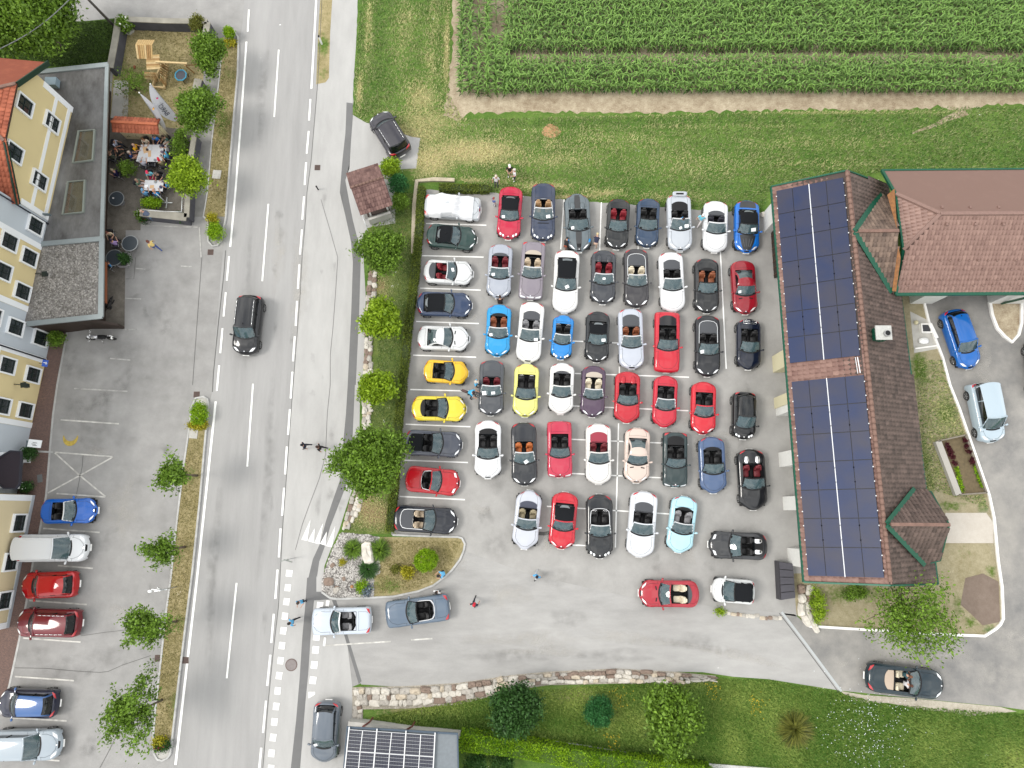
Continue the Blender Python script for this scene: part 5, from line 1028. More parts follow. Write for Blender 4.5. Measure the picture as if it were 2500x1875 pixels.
# ---------------- north-east building
E2, R2 = 4.5, 7.4
B0, B1, B2, B3 = P(2153, 416, E2), P(2620, 412, E2), P(2620, 716, E2), P(2187, 719, E2)
BK = P(2199, 628, E2+.3); r0, r1 = P(2294, 522, R2), P(2620, 521, R2)
t = thing('workshop_building', 'wide building with rosy tiled hipped roof and green gutters at the right edge', 'building', ((B0.x+B1.x)/2, (B0.y+B2.y)/2, 0)); NE = t
hp0, hp1 = P(2186, 474, E2+1.6), P(2205, 610, E2+1.2)
for nm, pl, sd in (('n', [B0, B1, r1, r0, hp0], 1), ('s', [r0, r1, B2, B3, hp1], 2), ('w', [hp0, r0, hp1], 3)):
    face_part('roof_deck', pl, T_PINK, t, .08); V, F, tn = tiles(pl, (1, 0, 0) if nm != 'w' else (hp1-hp0), .24, .33, .022, sd); V = V-np.array(t.location[:]); nm != 'n' and link('roof_tiles', fast_mesh('roof_tiles', V, F, T_PINK, tn), t, kind='stuff')
RD2 = mat('rosy_ridge', lin((150, 120, 110)), .7, var=.08)
for a_, c_ in ((r0, r1), (hp0, r0), (hp1, r0)): b = MB(); bar(b, a_+Vector((0, 0, .05)), c_+Vector((0, 0, .05)), .22, .16); b.build('ridge_cap', RD2, t, world=True)
for a_, c_, w_ in ((B0, B1, .12), (B3, B2, .2), (B0, hp0, .18), (hp0, hp1, .14), (hp1, B3, .16)): b = MB(); bar(b, a_, c_, w_, .16); b.build('gutter', GREEN, t, world=True)
b = MB(); nn = (r1-r0).normalized()
for pl0, pl1, fr in ((B0, r0, .12), (B0, r0, .15)):
    for k in range(34): p = P(2170+k*11.3, 425+ (6 if fr > .13 else 0), E2+.12+(.12 if fr > .13 else 0)); b.box(p, (.07, .05, .05))
for row in range(4):
    for k in range(28): p = P(2205+k*23+(11 if row % 2 else 0), 637+row*21 if row < 2 else 684+(row-2)*14, E2+ (719-(637+row*21 if row < 2 else 684+(row-2)*14))/197*2.9+.1); b.box(p, (.10, .06, .07))
for k in range(5): p = P(2300+k*69, 506, R2-.35); b.box(p, (.14, .16, .12)); p = P(2312+k*69, 548, R2-.3); b.box(p, (.14, .16, .12))
b.build('snow_stops', RD2, t, world=True, kind='stuff')
ys = P(2250, 742, 0).y; yn = B0.y-.5; x0 = P(2221, 742, 0).x
b = MB(); b.prism([(x0, ys), (P(2275, 742).x, ys), (P(2275, 742).x, yn), (x0, yn)], 0, E2-.05); b.prism([(P(2412, 742).x, ys), (P(2640, 742).x, ys), (P(2640, 742).x, yn), (P(2412, 742).x, yn)], 0, E2-.05); b.prism([(P(2275, 742).x, ys+2.6), (P(2412, 742).x, ys+2.6), (P(2412, 742).x, yn), (P(2275, 742).x, yn)], 0, E2-.05); b.build('wall', WALLW, t, world=True)
b = MB(); b.box(((P(2275, 742).x+P(2412, 742).x)/2, ys+2.55, 1.5), (P(2412, 742).x-P(2275, 742).x-.3, .08, 3.0)); b.build('garage_door', mat('teal_door', lin((38, 78, 84)), .5), t, world=True)
b = MB(); bar(b, P(2445, 741, .1), P(2500, 728, 3.2), .12, .12); b.build('downpipe', GREEN, t, world=True)
# ---------------- tiled shelter at the footpath
t = thing('tiled_shelter', 'small open shelter with brown tiled saddle roof beside the footpath', 'shelter', (P(905, 470).x, P(905, 470).y, 0))
s0, s1, s2, s3, s4, s5 = P(845, 424, 2.35), P(922, 399, 2.35), P(936, 433, 3.05), P(857, 458, 3.05), P(959, 500, 2.35), P(880, 526, 2.35)
face_part('roof_deck', [s0, s1, s2, s3], T_SHED, t, .06); face_part('roof_deck', [s3, s2, s4, s5], T_SHED, t, .06)
tile_part('roof_tiles', [s0, s1, s2, s3], s2-s3, .16, .30, T_SHED, t, 5, .02); V, F, tn = tiles([s3, s2, s4, s5], s2-s3, .20, .30, .04, 6, .012); link('roof_tiles', fast_mesh('roof_tiles', V-np.array(t.location[:]), F, T_SHED, tn), t, kind='stuff')
for k in range(9):
    a_ = s3+(s2-s3)*(k/9); c_ = s3+(s2-s3)*((k+1.1)/9); b = MB(); b.tube(a_+Vector((0, 0, .03)), c_+Vector((0, 0, .05)), .07, .09, n=7); b.build('ridge_tile', T_SHED if False else RIDGE, t, world=True)
ex = (s2-s3).normalized(); ex.z = 0; gy_ = Vector((ex.y, -ex.x, 0))
for cx_, cy_ in ((.25, .25), (.25, .8), (.8, .25), (.8, .8)):
    p = s0*(1-cx_)*(1-cy_)+s1*cx_*(1-cy_)+s4*cx_*cy_+s5*(1-cx_)*cy_; b = MB(); b.box((p.x, p.y, 1.15), (.12, .12, 2.3), math.atan2(ex.y, ex.x)); b.build('post', mat('white_post', (.7, .7, .68), .6), t, world=True)
wl = [s5*.85+s0*.15, s4*.85+s1*.15]; p0, p1 = Vector((wl[0].x, wl[0].y, .45))+ex*.35, Vector((wl[1].x, wl[1].y, .45))-ex*.35
b = MB(); bar(b, p0+gy_*.3, p1+gy_*.3, .16, .9); b.build('parapet', CONC, t, world=True); b = MB(); bar(b, p0-gy_*2.4, p1-gy_*2.4, .1, .9); b.build('back_wall', DWOOD, t, world=True)
b = MB(); bar(b, p0-gy_*.3+Vector((0, 0, 0)), p1-gy_*.3, .4, .06); b.build('bench', DWOOD, t, world=True)
b = MB(); pp = [p0-gy_*.2-ex*.25, p1-gy_*.2+ex*.25, p1-gy_*2.3+ex*.25, p0-gy_*2.3-ex*.25]; b.poly([Vector((p.x, p.y, .03)) for p in pp]); b.build('shelter_floor', CONC_D, t, world=True)
# ---------------- carport with solar panels
t = thing('carport', 'flat grey carport roof with white-framed solar panels at the bottom edge', 'carport', (P(950, 1830).x, P(950, 1830).y, 0)); CZ = 2.6
cp = [P(848, 1775, CZ), P(1117, 1791, CZ), P(1122, 1990, CZ), P(830, 1990, CZ)]
b = MB(); b.prism([(p.x, p.y) for p in cp], CZ-.22, CZ); b.build('roof_slab', mat('grey_roof_sheet', lin((132, 140, 146)), .7, var=.08), t, world=True)
b = MB(); b.kerb(cp, .14, CZ-.02, CZ+.06, closed=True); b.build('roof_edge', mat('slate_edge', lin((84, 100, 116)), .5, .3), t, world=True)
for px, py in ((870, 1800), (1095, 1815), (1100, 1960), (850, 1960)): p = P(px, py, 0); b = MB(); b.box((p.x, p.y, 1.2), (.16, .16, 2.4)); b.build('post', DWOOD, t, world=True)
def cell_mat():
    m = mat('pv_cells', lin((26, 28, 46)), .15, 0, 1.0); tt, bb = nodes(m); tc_ = tt.nodes.new('ShaderNodeTexCoord'); br = tt.nodes.new('ShaderNodeTexBrick'); br.offset = 0; br.inputs['Scale'].default_value = 1
    br.inputs['Brick Width'].default_value = .166; br.inputs['Row Height'].default_value = .285; br.inputs['Mortar Size'].default_value = .012; br.inputs['Color1'].default_value = (*lin((28, 32, 52)), 1); br.inputs['Color2'].default_value = (*lin((24, 28, 46)), 1); br.inputs['Mortar'].default_value = (*lin((60, 64, 80)), 1)
    tt.links.new(tc_.outputs['Object'], br.inputs['Vector']); tt.links.new(br.outputs[0], bb.inputs['Base Color']); return m
PVC = cell_mat(); FRW = mat('aluminium_frame', (.70, .71, .72), .35, .5)
a0 = [q('B4', x, 1325+(x-795)*.067) for x in (800, 920, 1040, 1170, 1290, 1420, 1540)]; a1 = [q('B4', x, 1512+(x-780)*.067) for x in (780, 897, 1022, 1150, 1278, 1408, 1532)]; a2 = [q('B4', x, 1700+(x-760)*.067) for x in (760, 880, 1005, 1135, 1265, 1395, 1522)]; a3 = [q('B4', x, 1890+(x-745)*.067) for x in (742, 864, 990, 1120, 1252, 1384, 1512)]
for rA, rB in ((a0, a1), (a1, a2), (a2, a3)):
    for k in range(6):
        c4 = [P(*rA[k], CZ+.16), P(*rA[k+1], CZ+.16), P(*rB[k+1], CZ+.16), P(*rB[k], CZ+.16)]; cc = sum(c4, Vector())/4; c4 = [cc+(p-cc)*.975 for p in c4]
        ob = link('solar_panel', None, t, cc-t.location) if False else None
        b = MB(); b.poly([(p-cc) for p in c4][::-1]); pn = b.build('solar_panel', PVC, t); pn.location = cc-t.location
        b = MB()
        for i in range(4): bar(b, c4[i]-cc, c4[(i+1) % 4]-cc, .022, .04)
        for i in range(1, 6): u = i/6; bar(b, (c4[0]*(1-u)+c4[3]*u)-cc+Vector((0, 0, .006)), (c4[1]*(1-u)+c4[2]*u)-cc+Vector((0, 0, .006)), .009, .004)
        fo = b.build('frame', FRW, pn, kind='stuff')
for k in (0, 2, 4, 6):
    b = MB(); bar(b, P(a0[k][0]+1, a0[k][1]-6, CZ+.20), P(a3[k][0], a3[k][1], CZ+.20), .065, .05); b.build('mounting_rail', FRW, t, world=True)
wlp = [P(*q('B4', 820, 1245), 0), P(*q('B4', 1000, 1262), 0), P(*q('B4', 1350, 1312), 0), P(*q('B4', 1765, 1350), 0)]
b = MB(); b.kerb(wlp, .3, 0, .9); b.build('garden_wall', CONC, label='pale concrete retaining wall between the lawn and the carport', category='wall')
for x, y in ((960, 1285), (1325, 1322)): p = P(*q('B4', x, y), 1.2); b = MB(); bar(b, p+Vector((-.35, -.2, -.3)), p+Vector((.2, .25, .35)), .10, .10); bar(b, p+Vector((.2, .25, .35)), p+Vector((.2, .2, -.8)), .08, .08); b.build('roof_brace', mat('red_brown_wood', lin((120, 62, 52)), .7), t, world=True)
# ---------------- inn on the left
F0 = P(235, 315, 0); F1 = P(75, 1050, 0); U = (F1-F0).normalized(); Nn = Vector((-U.y, U.x, 0)); Nn = Nn if Nn.x > 0 else -Nn; Z = Vector((0, 0, 1))
t = thing('inn_building', 'three-storey inn with yellow and pale blue facade panels along the left edge', 'building', (F0.x-3, F0.y-15, 0)); INN = t
fp = lambda u, h, n=0.0: F0+U*u+Z*h+Nn*n
def uh(px, py):
    p = on_plane(px, py, F0, Nn); return (p-F0).dot(U), p.z
YEL = mat('yellow_render', tuple(v*1.35 for v in lin((214, 197, 150))), .9, var=.03, vscale=.6); BLU = mat('pale_blue_render', tuple(v*1.3 for v in lin((190, 198, 206))), .9, var=.03, vscale=.6); WHT = mat('white_trim', (.74, .76, .78), .8); CRM = mat('cream_wall', tuple(v*1.2 for v in lin((222, 206, 168))), .9, var=.03, vscale=.6)
Ltot = (P(40, 1209)-F0).dot(U)
us = [0]+[uh(*p)[0] for p in ((86, 523), (51, 569), (35, 749), (60, 858), (37, 1039))]+[Ltot+1.0]
us[1] = uh(83, 518)[0]
HF = 9.6; N1 = us[1]
rp_ = [on_plane(*p_, F0+Nn*.35, Nn) for p_ in ((117, 152), (40, 205), (11, 345), (43, 498))]; ruh = [((p_-F0).dot(U), p_.z) for p_ in rp_]
f0_ = (0-ruh[0][0])/(ruh[1][0]-ruh[0][0]); hN0 = ruh[0][1]+(ruh[1][1]-ruh[0][1])*f0_
b = MB(); pr = [fp(0, 0), fp(0, hN0-.1), fp(ruh[1][0], ruh[1][1]-.1), fp(ruh[2][0], ruh[2][1]-.1), fp(us[1], ruh[3][1]-.05), fp(us[1], 0)]; b.poly(pr); b.poly([p-Nn*9 for p in pr][::-1]); b.poly([fp(0, 0), fp(0, 0)-Nn*9, fp(0, hN0-.1)-Nn*9, fp(0, hN0-.1)]); b.build('wall', YEL, t, world=True)
cols = [YEL, BLU, YEL, BLU, YEL, BLU]
for k in range(1, 6):
    b = MB(); u0, u1 = us[k], us[k+1]; pr = [fp(u0, 0), fp(u0, HF), fp(u1, HF), fp(u1, 0)]; b.poly(pr); b.poly([pr[0], pr[0]-Nn*9, pr[1]-Nn*9, pr[1]]); b.poly([pr[3], pr[2], pr[2]-Nn*9, pr[3]-Nn*9]); b.poly([pr[1], pr[1]-Nn*9, pr[2]-Nn*9, pr[2]]); b.build('wall', cols[k], t, world=True)
def fbar(name, ua, ha, ub, hb, w_, m, d=.04, n0=.0):
    b = MB(); A, B_ = fp(ua, ha, n0), fp(ub, hb, n0); dd = (B_-A).normalized(); s = Nn.cross(dd).normalized()*w_/2
    V = [A-s, A+s, A+s+Nn*d, A-s+Nn*d, B_-s, B_+s, B_+s+Nn*d, B_-s+Nn*d]; b.add(V, [(0, 1, 2, 3), (7, 6, 5, 4), (0, 4, 5, 1), (1, 5, 6, 2), (2, 6, 7, 3), (3, 7, 4, 0)]); return b.build(name, m, t, world=True)
fbar('corner_band', .2, 0, .2, 6.2, .4, WHT); fbar('string_course', .2, 4.75, us[1], 4.75, .28, WHT, .05); fbar('base_band', .2, 3.3, us[1], 3.3, .3, WHT, .05)
for k, u in enumerate(us[1:6]): fbar('vertical_band', u+(.2 if k % 2 else -.2), 0, u+(.2 if k % 2 else -.2), HF if k else 5.8, .38, WHT, .045)
# windows
FRD = mat('dark_window_frame', lin((34, 48, 44)), .5); WGL = mat('window_glass', (.02, .027, .03), .08, 0, .2); WPL = mat('curtain_red', (.14, .04, .04), .7)
def window(u, h, w_=.95, hh_=1.35, rev=.22):
    b = MB(); o = .10
    for (ua, ha, ub, hb) in ((u-w_/2-o/2, h-hh_/2-o, u-w_/2-o/2, h+hh_/2+o), (u+w_/2+o/2, h-hh_/2-o, u+w_/2+o/2, h+hh_/2+o), (u-w_/2, h-hh_/2-o/2, u+w_/2, h-hh_/2-o/2), (u-w_/2, h+hh_/2+o/2, u+w_/2, h+hh_/2+o/2)):
        A, B_ = fp(ua, ha), fp(ub, hb); dd = (B_-A).normalized(); s = Nn.cross(dd).normalized()*o/2; V = [A-s, A+s, A+s+Nn*.16, A-s+Nn*.16, B_-s, B_+s, B_+s+Nn*.16, B_-s+Nn*.16]; b.add(V, [(0, 1, 2, 3), (7, 6, 5, 4), (0, 4, 5, 1), (1, 5, 6, 2), (2, 6, 7, 3), (3, 7, 4, 0)])
    wo = b.build('window', WHT, t, world=True)
    b = MB(); b.poly([fp(u-w_/2, h-hh_/2, .012), fp(u+w_/2, h-hh_/2, .012), fp(u+w_/2, h+hh_/2, .012), fp(u-w_/2, h+hh_/2, .012)]); b.v = [tuple(Vector(v)-t.location) for v in b.v]; b.build('pane', WGL, wo)
    b = MB()
    def fb(ua, ha, ub, hb, ww):
        A, B_ = fp(ua, ha, .014), fp(ub, hb, .014); dd = (B_-A).normalized(); s = Nn.cross(dd).normalized()*ww/2; V = [A-s, A+s, A+s+Nn*.05, A-s+Nn*.05, B_-s, B_+s, B_+s+Nn*.05, B_-s+Nn*.05]; b.add([Vector(v)-t.location for v in V], [(0, 1, 2, 3), (7, 6, 5, 4), (0, 4, 5, 1), (1, 5, 6, 2), (2, 6, 7, 3), (3, 7, 4, 0)])
    for a in (-1, 1): fb(u+a*(w_/2-.03), h-hh_/2, u+a*(w_/2-.03), h+hh_/2, .07)
    for a in (-1, 0, 1): fb(u-w_/2, h+a*(hh_/2-.03), u+w_/2, h+a*(hh_/2-.03), .07 if a else .04)
    fb(u, h-hh_/2, u, h+hh_/2, .05); b.build('sash', FRD, wo)
for px, py in ((58, 256), (124.7, 299), (32.6, 372.5), (93.5, 440.5), (84, 551), (69, 628), (52, 712), (35.4, 798.6), (96, 825.5), (15.6, 892), (78, 915), (20, 590), (3, 991), (59.5, 1002), (5, 662), (-20, 770), (-28, 860)):
    u, h = uh(px, py); window(u, h)
for k, (u, hd) in enumerate(((us[1]+.25, HF), (us[4]+.12, HF))):
    b = MB(); b.tube(fp(u, .2, .12), fp(u, hd, .12), .05, n=7); b.build('downpipe', mat('dark_pipe', lin((36, 44, 60)), .5, .3), t, world=True)
for px, py in ((66, 668), (14, 938)):
    u, h = uh(px+20, py); b = MB(); b.tube(fp(u, h, 0), fp(u, h+.1, .7), .03, n=6); b.box(fp(u, h-.1, .75), (.26, .26, .42), .2); b.box(fp(u, h+.16, .75), (.34, .34, .08), .2); b.build('wall_lantern', FRD, t, world=True)
b = MB(); u, h = uh(105, 523); b.box(fp(u, h, .25), (.5, .08, .3)); bar(b, fp(u, h+.1, 0), fp(u, h+.1, .6), .06, .06); b.build('wall_bracket_sign', mat('grey_bracket', lin((110, 124, 130)), .5), t, world=True)
# roof of the north block (gable with clipped hip) and the main roof behind
GR = mat('dark_green_verge', lin((20, 58, 44)), .5)
pNE, c1, c2, pSE = [on_plane(*p_, F0+Nn*.35, Nn) for p_ in ((117, 152), (40, 205), (11, 345), (43, 498))]; print('inn roof', [tuple(round(v, 1) for v in p_) for p_ in (pNE, c1, c2, pSE)])
apx = fp(3.4, 9.4, -2.4); bk = lambda p, d=12: p-Nn*d
apb = bk(apx, 10)
rf = [([pNE, c1, apx, apb, bk(pNE)], Nn), ([c1, c2, apx], U), ([c2, pSE, bk(pSE), apb, apx], Nn)]
for k, (pl, ed) in enumerate(rf):
    face_part('roof_deck', pl, T_ORANGE, t, .08); V, F, tn = tiles([pl[0], pl[-1], *pl[1:-1]] if False else pl, ed, .28, .34, .035, 20+k, .01); link('roof_tiles', fast_mesh('roof_tiles', V-np.array(t.location[:]), F, T_ORANGE, tn), t, kind='stuff')
for a_, c_ in ((pNE, c1), (c2, pSE)): b = MB(); bar(b, a_-Z*.08, c_-Z*.08, .10, .34); b.build('verge_board', GR, t, world=True)
b = MB(); bar(b, c1-Z*.05, c2-Z*.05, .10, .12); b.build('eave_gutter', mat('brown_gutter', lin((70, 50, 42)), .5), t, world=True)
for a_, c_ in ((c1, apx), (c2, apx)): b = MB(); bar(b, a_+Z*.06, c_+Z*.06, .2, .14); b.build('hip_ridge', RIDGE, t, world=True)
m0, m1 = fp(us[1]-.3, HF, .5), fp(Ltot+1, HF, .5); mr0, mr1 = bk(m0, 5)+Z*3.6, bk(m1, 5)+Z*3.6
b = MB(); b.poly([m0, m1, mr1, mr0]); b.poly([mr0, mr1, bk(m1, 10), bk(m0, 10)]); b.build('main_roof', T_ORANGE, t, world=True)
# porch with dark roof
t2 = thing('porch_canopy', 'dark brown many-sided canopy over the inn entrance', 'canopy', (P(30, 1150).x, P(30, 1150).y, 0)); PZ = 2.9
pc = [P(*p, PZ) for p in ((-40, 1150), (0, 1116), (26, 1101), (51, 1103), (52, 1120), (48, 1180), (38, 1193), (10, 1192), (0, 1184), (-40, 1188))]
b = MB(); b.prism([(p.x, p.y) for p in pc], PZ-.1, PZ); b.build('canopy_roof', mat('aubergine_sheet', lin((58, 48, 56)), .45, .2, var=.06), t2, world=True)
b = MB(); b.kerb(pc, .1, PZ-.12, PZ+.06, closed=True); b.build('canopy_edge', mat('dark_edge', (.02, .02, .03), .5), t2, world=True)
for px, py in ((68, 1122), (58, 1186)): p = P(px, py, 0); b = MB(); b.box((p.x, p.y, 1.3), (.45, .45, 2.6)); b.box((p.x-.05, p.y, 2.72), (.6, .6, .18)); b.build('pillar', WHT, t2, world=True)
# southern wing (cream, further out)
G0 = P(85, 1209, 0); G1 = P(21, 1532, 0); U2 = (G1-G0).normalized(); N2_ = Vector((-U2.y, U2.x, 0)); N2_ = N2_ if N2_.x > 0 else -N2_
t = thing('cream_wing', 'cream two-storey wing with white bands at the lower left edge', 'building', (G0.x-2, (G0.y+G1.y)/2, 0)); LW = (G1-G0).length
b = MB(); b.prism([(p.x, p.y) for p in (G0, G1, G1-N2_*9, G0-N2_*9)], 0, 6.8); b.build('wall', CRM, t, world=True)
F0, U, Nn = G0, U2, N2_
fbar('corner_band', .2, 0, .2, 6.8, .4, WHT); fbar('string_course', 0, 3.9, LW, 3.9, .26, WHT, .05); fbar('plinth', 0, .15, LW, .15, .3, BLU, .05); fbar('corner_band', LW-.2, 0, LW-.2, 6.8, .4, WHT)
for px, py in ((44, 1276.6), (24, 1371.5), (8.5, 1466)): u, h = uh(px, py); window(u, h, 1.05, 1.15)
b = MB(); b.prism([(p.x, p.y) for p in (G0+N2_*.3-U2*.3, G1+N2_*.3+U2*.3, G1-N2_*9, G0-N2_*9)], 6.8, 7.0); b.build('eave_slab', T_ORANGE, t, world=True)
# ---------------- flat-roofed annex
AZ = 3.0
an = [P(95, 175, AZ), P(262, 157, AZ), P(256, 400, AZ), P(249, 580, AZ), P(246.5, 772, AZ), P(70, 788, AZ), P(103, 590, AZ), P(140, 440, AZ)]
t = thing('flat_annex', 'flat-roofed extension of the inn with dark membrane, gravel and grey edging', 'extension', (P(200, 480).x, P(200, 480).y, 0))
b = MB(); sp0 = P(104, 594, AZ); sp1 = P(248, 582, AZ)
base = [P(262, 157, AZ), P(249, 580, AZ), P(246.5, 772, AZ), P(68, 790, AZ), P(20, 790, AZ), P(50, 180, AZ)]
bw_ = [Vector((p.x-(1.35 if i < 3 else 0), p.y+(.0 if i in (2, 3) else -.3), 0)) for i, p in enumerate(base)]; b.prism([(p.x, p.y) for p in bw_], 0, AZ-.4); b.build('wall', DWOOD, t, world=True)
b = MB(); b.prism([(p.x, p.y) for p in base], AZ-.42, AZ-.15); b.build('roof_fascia', mat('brown_fascia', lin((70, 52, 42)), .6), t, world=True)
for k in range(22): 
    pass
ROOFD = surf_mat('roof_membrane', [lin((72, 70, 68)), lin((98, 96, 92)), lin((150, 150, 150))], (.22, 1.2, 9), (.75, .45, .15), .35, .05, stretch=(1, .5, 1)); GRV = surf_mat('roof_gravel', [lin((98, 94, 90)), lin((138, 134, 130)), lin((190, 186, 182))], (1, 7, 34), (.2, .6, .6), .9, .9)
b = MB(); b.poly([P(*p, AZ-.05) for p in ((262, 157), (249, 582), (100, 594), (20, 600), (50, 180))][::-1]); b.build('membrane_roof', ROOFD, t, world=True)
b = MB(); b.poly([P(*p, AZ-.05) for p in ((249, 582), (246.5, 772), (68, 790), (20, 790), (20, 600), (100, 594))][::-1]); b.build('gravel_roof', GRV, t, world=True)
n = 2600; ax = RNG.uniform(P(70, 600, AZ).x, P(246, 600, AZ).x, n*2); ay = RNG.uniform(P(100, 786, AZ).y, P(100, 592, AZ).y, n*2); k_ = inpoly(ax, ay, [(P(*p, AZ).x, P(*p, AZ).y) for p in ((243, 588), (241, 766), (76, 782), (104, 600))]); ax, ay = ax[k_][:n], ay[k_][:n]
def pebbles(name, ax, ay, z, s0, s1, m, parent=None, zf=None, **kw):
    n = len(ax); s = RNG.uniform(s0, s1, n); ico = np.array([(1, 0, 0), (-.8, .5, 0), (-.6, -.8, 0), (.3, .95, 0), (.1, .1, .7), (.35, -.9, .05)])*1.0; fc = np.array([(0, 3, 4), (3, 1, 4), (1, 2, 4), (2, 5, 4), (5, 0, 4)])
    th = RNG.uniform(0, 6.28, n); c_, s_ = np.cos(th), np.sin(th); R = np.stack([np.stack([c_, -s_, 0*c_], -1), np.stack([s_, c_, 0*c_], -1), np.stack([0*c_, 0*c_, 1+0*c_], -1)], 1)
    V = np.einsum('nij,kj->nki', R, ico)*s[:, None, None]; V[:, :, 0] += ax[:, None]; V[:, :, 1] += ay[:, None]; V[:, :, 2] += (z if zf is None else zf)[..., None] if zf is not None else z
    F = (fc[None]+(np.arange(n)*6)[:, None, None]).reshape(-1, 3); V = V.reshape(-1, 3)
    if parent is not None: V = V-np.array(parent.location[:])
    return link(name, fast_mesh(name, V, F, m, np.repeat(RNG.uniform(0, 1, n), 6)), parent, **kw)
pebbles('gravel_stones', ax, ay, AZ-.04, .04, .09, tint_mat('gravel_stone', lin((116, 112, 106)), lin((196, 192, 186)), .85), t, kind='stuff')
COP = mat('grey_coping', lin((168, 178, 180)), .45, .3, var=.04)
for i, (a_, c_) in enumerate((((262, 157), (249, 582)), ((249, 582), (246.5, 774)), ((250, 772), (66, 791)), ((95, 176), (264, 158)), ((249, 583), (100, 596)))): b = MB(); bar(b, P(*a_, AZ+.02+.004*i), P(*c_, AZ+.02+.004*i), .34 if i else .26, .14); b.build('coping', COP, t, world=True)
for i, (cn) in enumerate((((192, 320), (231, 317), (226, 391), (178, 397)), ((166, 444), (207, 440), (203, 518), (153, 523)))):
    pts = [P(*p, AZ+.06) for p in cn]; b = MB(); b.kerb(pts, .12, AZ-.05, AZ+.12, closed=True); rl = b.build('rooflight', mat('sage_frame', lin((150, 158, 150)), .5), t, world=True)
    b = MB(); b.poly([p-Z*.02-t.location for p in pts][::-1]); b.build('rooflight_glass', mat('rooflight_glass', (.10, .10, .08), .06, 0, 1.0, alpha=.55), rl)
    b = MB(); b.poly([P(*p, AZ-.045)-t.location for p in cn][::-1]); b.build('room_floor', mat('parquet_seen', lin((140, 128, 100)), .7, var=.3, vscale=2), rl)
    b = MB(); c4 = [P(*p, AZ-.03)-t.location for p in cn]; b.poly([c4[0], c4[3], c4[3]+(c4[2]-c4[3])*.25, c4[0]+(c4[1]-c4[0])*.25][::1]); b.build('room_panel', WOODO, rl)
b = MB(); p = P(133, 207, AZ); b.box((p.x, p.y, AZ+.25), (.8, .6, .5)); b.build('roof_box', mat('pale_box', lin((150, 172, 184)), .5), t, world=True)
# brown wind wall and south wall fin
b = MB(); xa, xb_, yw = P(262, 803).x-1.5, P(304, 800).x, P(280, 803).y
for dy in (0, .16): b.poly([Vector((xa, yw+dy, 0)), Vector((xb_, yw+dy, 0)), Vector((xb_, yw+dy, .9)), Vector((xa+1.2, yw+dy, 2.6)), Vector((xa, yw+dy, 2.6))])
b.poly([Vector((xb_, yw, 0)), Vector((xb_, yw+.16, 0)), Vector((xb_, yw+.16, .9)), Vector((xb_, yw, .9))]); b.poly([Vector((xb_, yw, .9)), Vector((xb_, yw+.16, .9)), Vector((xa+1.2, yw+.16, 2.6)), Vector((xa+1.2, yw, 2.6))]); b.build('wind_wall', DWOOD, t, world=True)
b = MB(); bar(b, P(258, 640, 2.3), P(258, 740, 2.3), .06, .3); b.build('copper_strip', mat('copper_wood', lin((140, 76, 40)), .6), t, world=True)
# garden walls
GW = mat('garden_wall_coping', lin((168, 164, 152)), .85, var=.18, vscale=1.5, bump=.2); GS = mat('slate_wall_face', lin((92, 92, 100)), .85, var=.15, vscale=2)
def gwall(pts, h, w_, label):
    t_ = thing('garden_wall', label, 'wall', P(*pts[0], 0)); W_ = [P(*p, h) for p in pts]; b = MB(); b.kerb(W_, w_, 0, h-.08); b.build('wall_body', GS, t_, world=True); b = MB(); b.kerb(W_, w_+.08, h-.08, h); b.build('wall_coping', GW, t_, world=True)
gwall([(289, 42), (280, 100), (268, 165)], 1.1, .42, 'low garden wall with pale coping, west side of the play garden'); gwall([(287, 45), (400, 50), (505, 52)], 1.1, .35, 'low garden wall with pale coping along the side street')
gwall([(506, 54), (500, 90), (492, 140)], 1.1, .4, 'short garden wall behind the upper round tree'); gwall([(484, 192), (481, 205), (478, 218)], 1.0, .5, 'pale wall end between the two upper garden trees'); gwall([(474, 330), (466, 380), (458, 470), (455, 530)], 1.0, .3, 'garden wall with slate face beside the terrace')
gwall([(342, 518), (380, 522), (455, 530)], 1.0, .5, 'white-grey wall at the lower end of the terrace')
t_ = thing('tiled_garden_wall', 'garden wall topped with orange roof tiles behind the terrace tables', 'wall', P(330, 300)); w0, w1 = P(272, 298, 2.2), P(385, 304, 2.2)
b = MB(); bar(b, w0-Z*1.2, w1-Z*1.2, .3, 1.9); b.build('wall_body', CRM, t_, world=True)
for s_, sd in ((1, 1), (-1, 2)):
    e_ = Vector((0, s_*.62, -.30)); pl = [w0, w1, w1+e_, w0+e_]; face_part('tile_deck', pl, T_ORANGE, t_, .04); V, F, tn = tiles(pl, w1-w0, .24, .30, .03, 40+sd); link('roof_tiles', fast_mesh('roof_tiles', V-np.array(t_.location[:]), F, T_ORANGE, tn), t_, kind='stuff')
b = MB(); bar(b, w0+Z*.05, w1+Z*.05, .18, .12); b.build('ridge_tiles', mat('orange_ridge', lin((206, 116, 78)), .7, var=.1), t_, world=True)
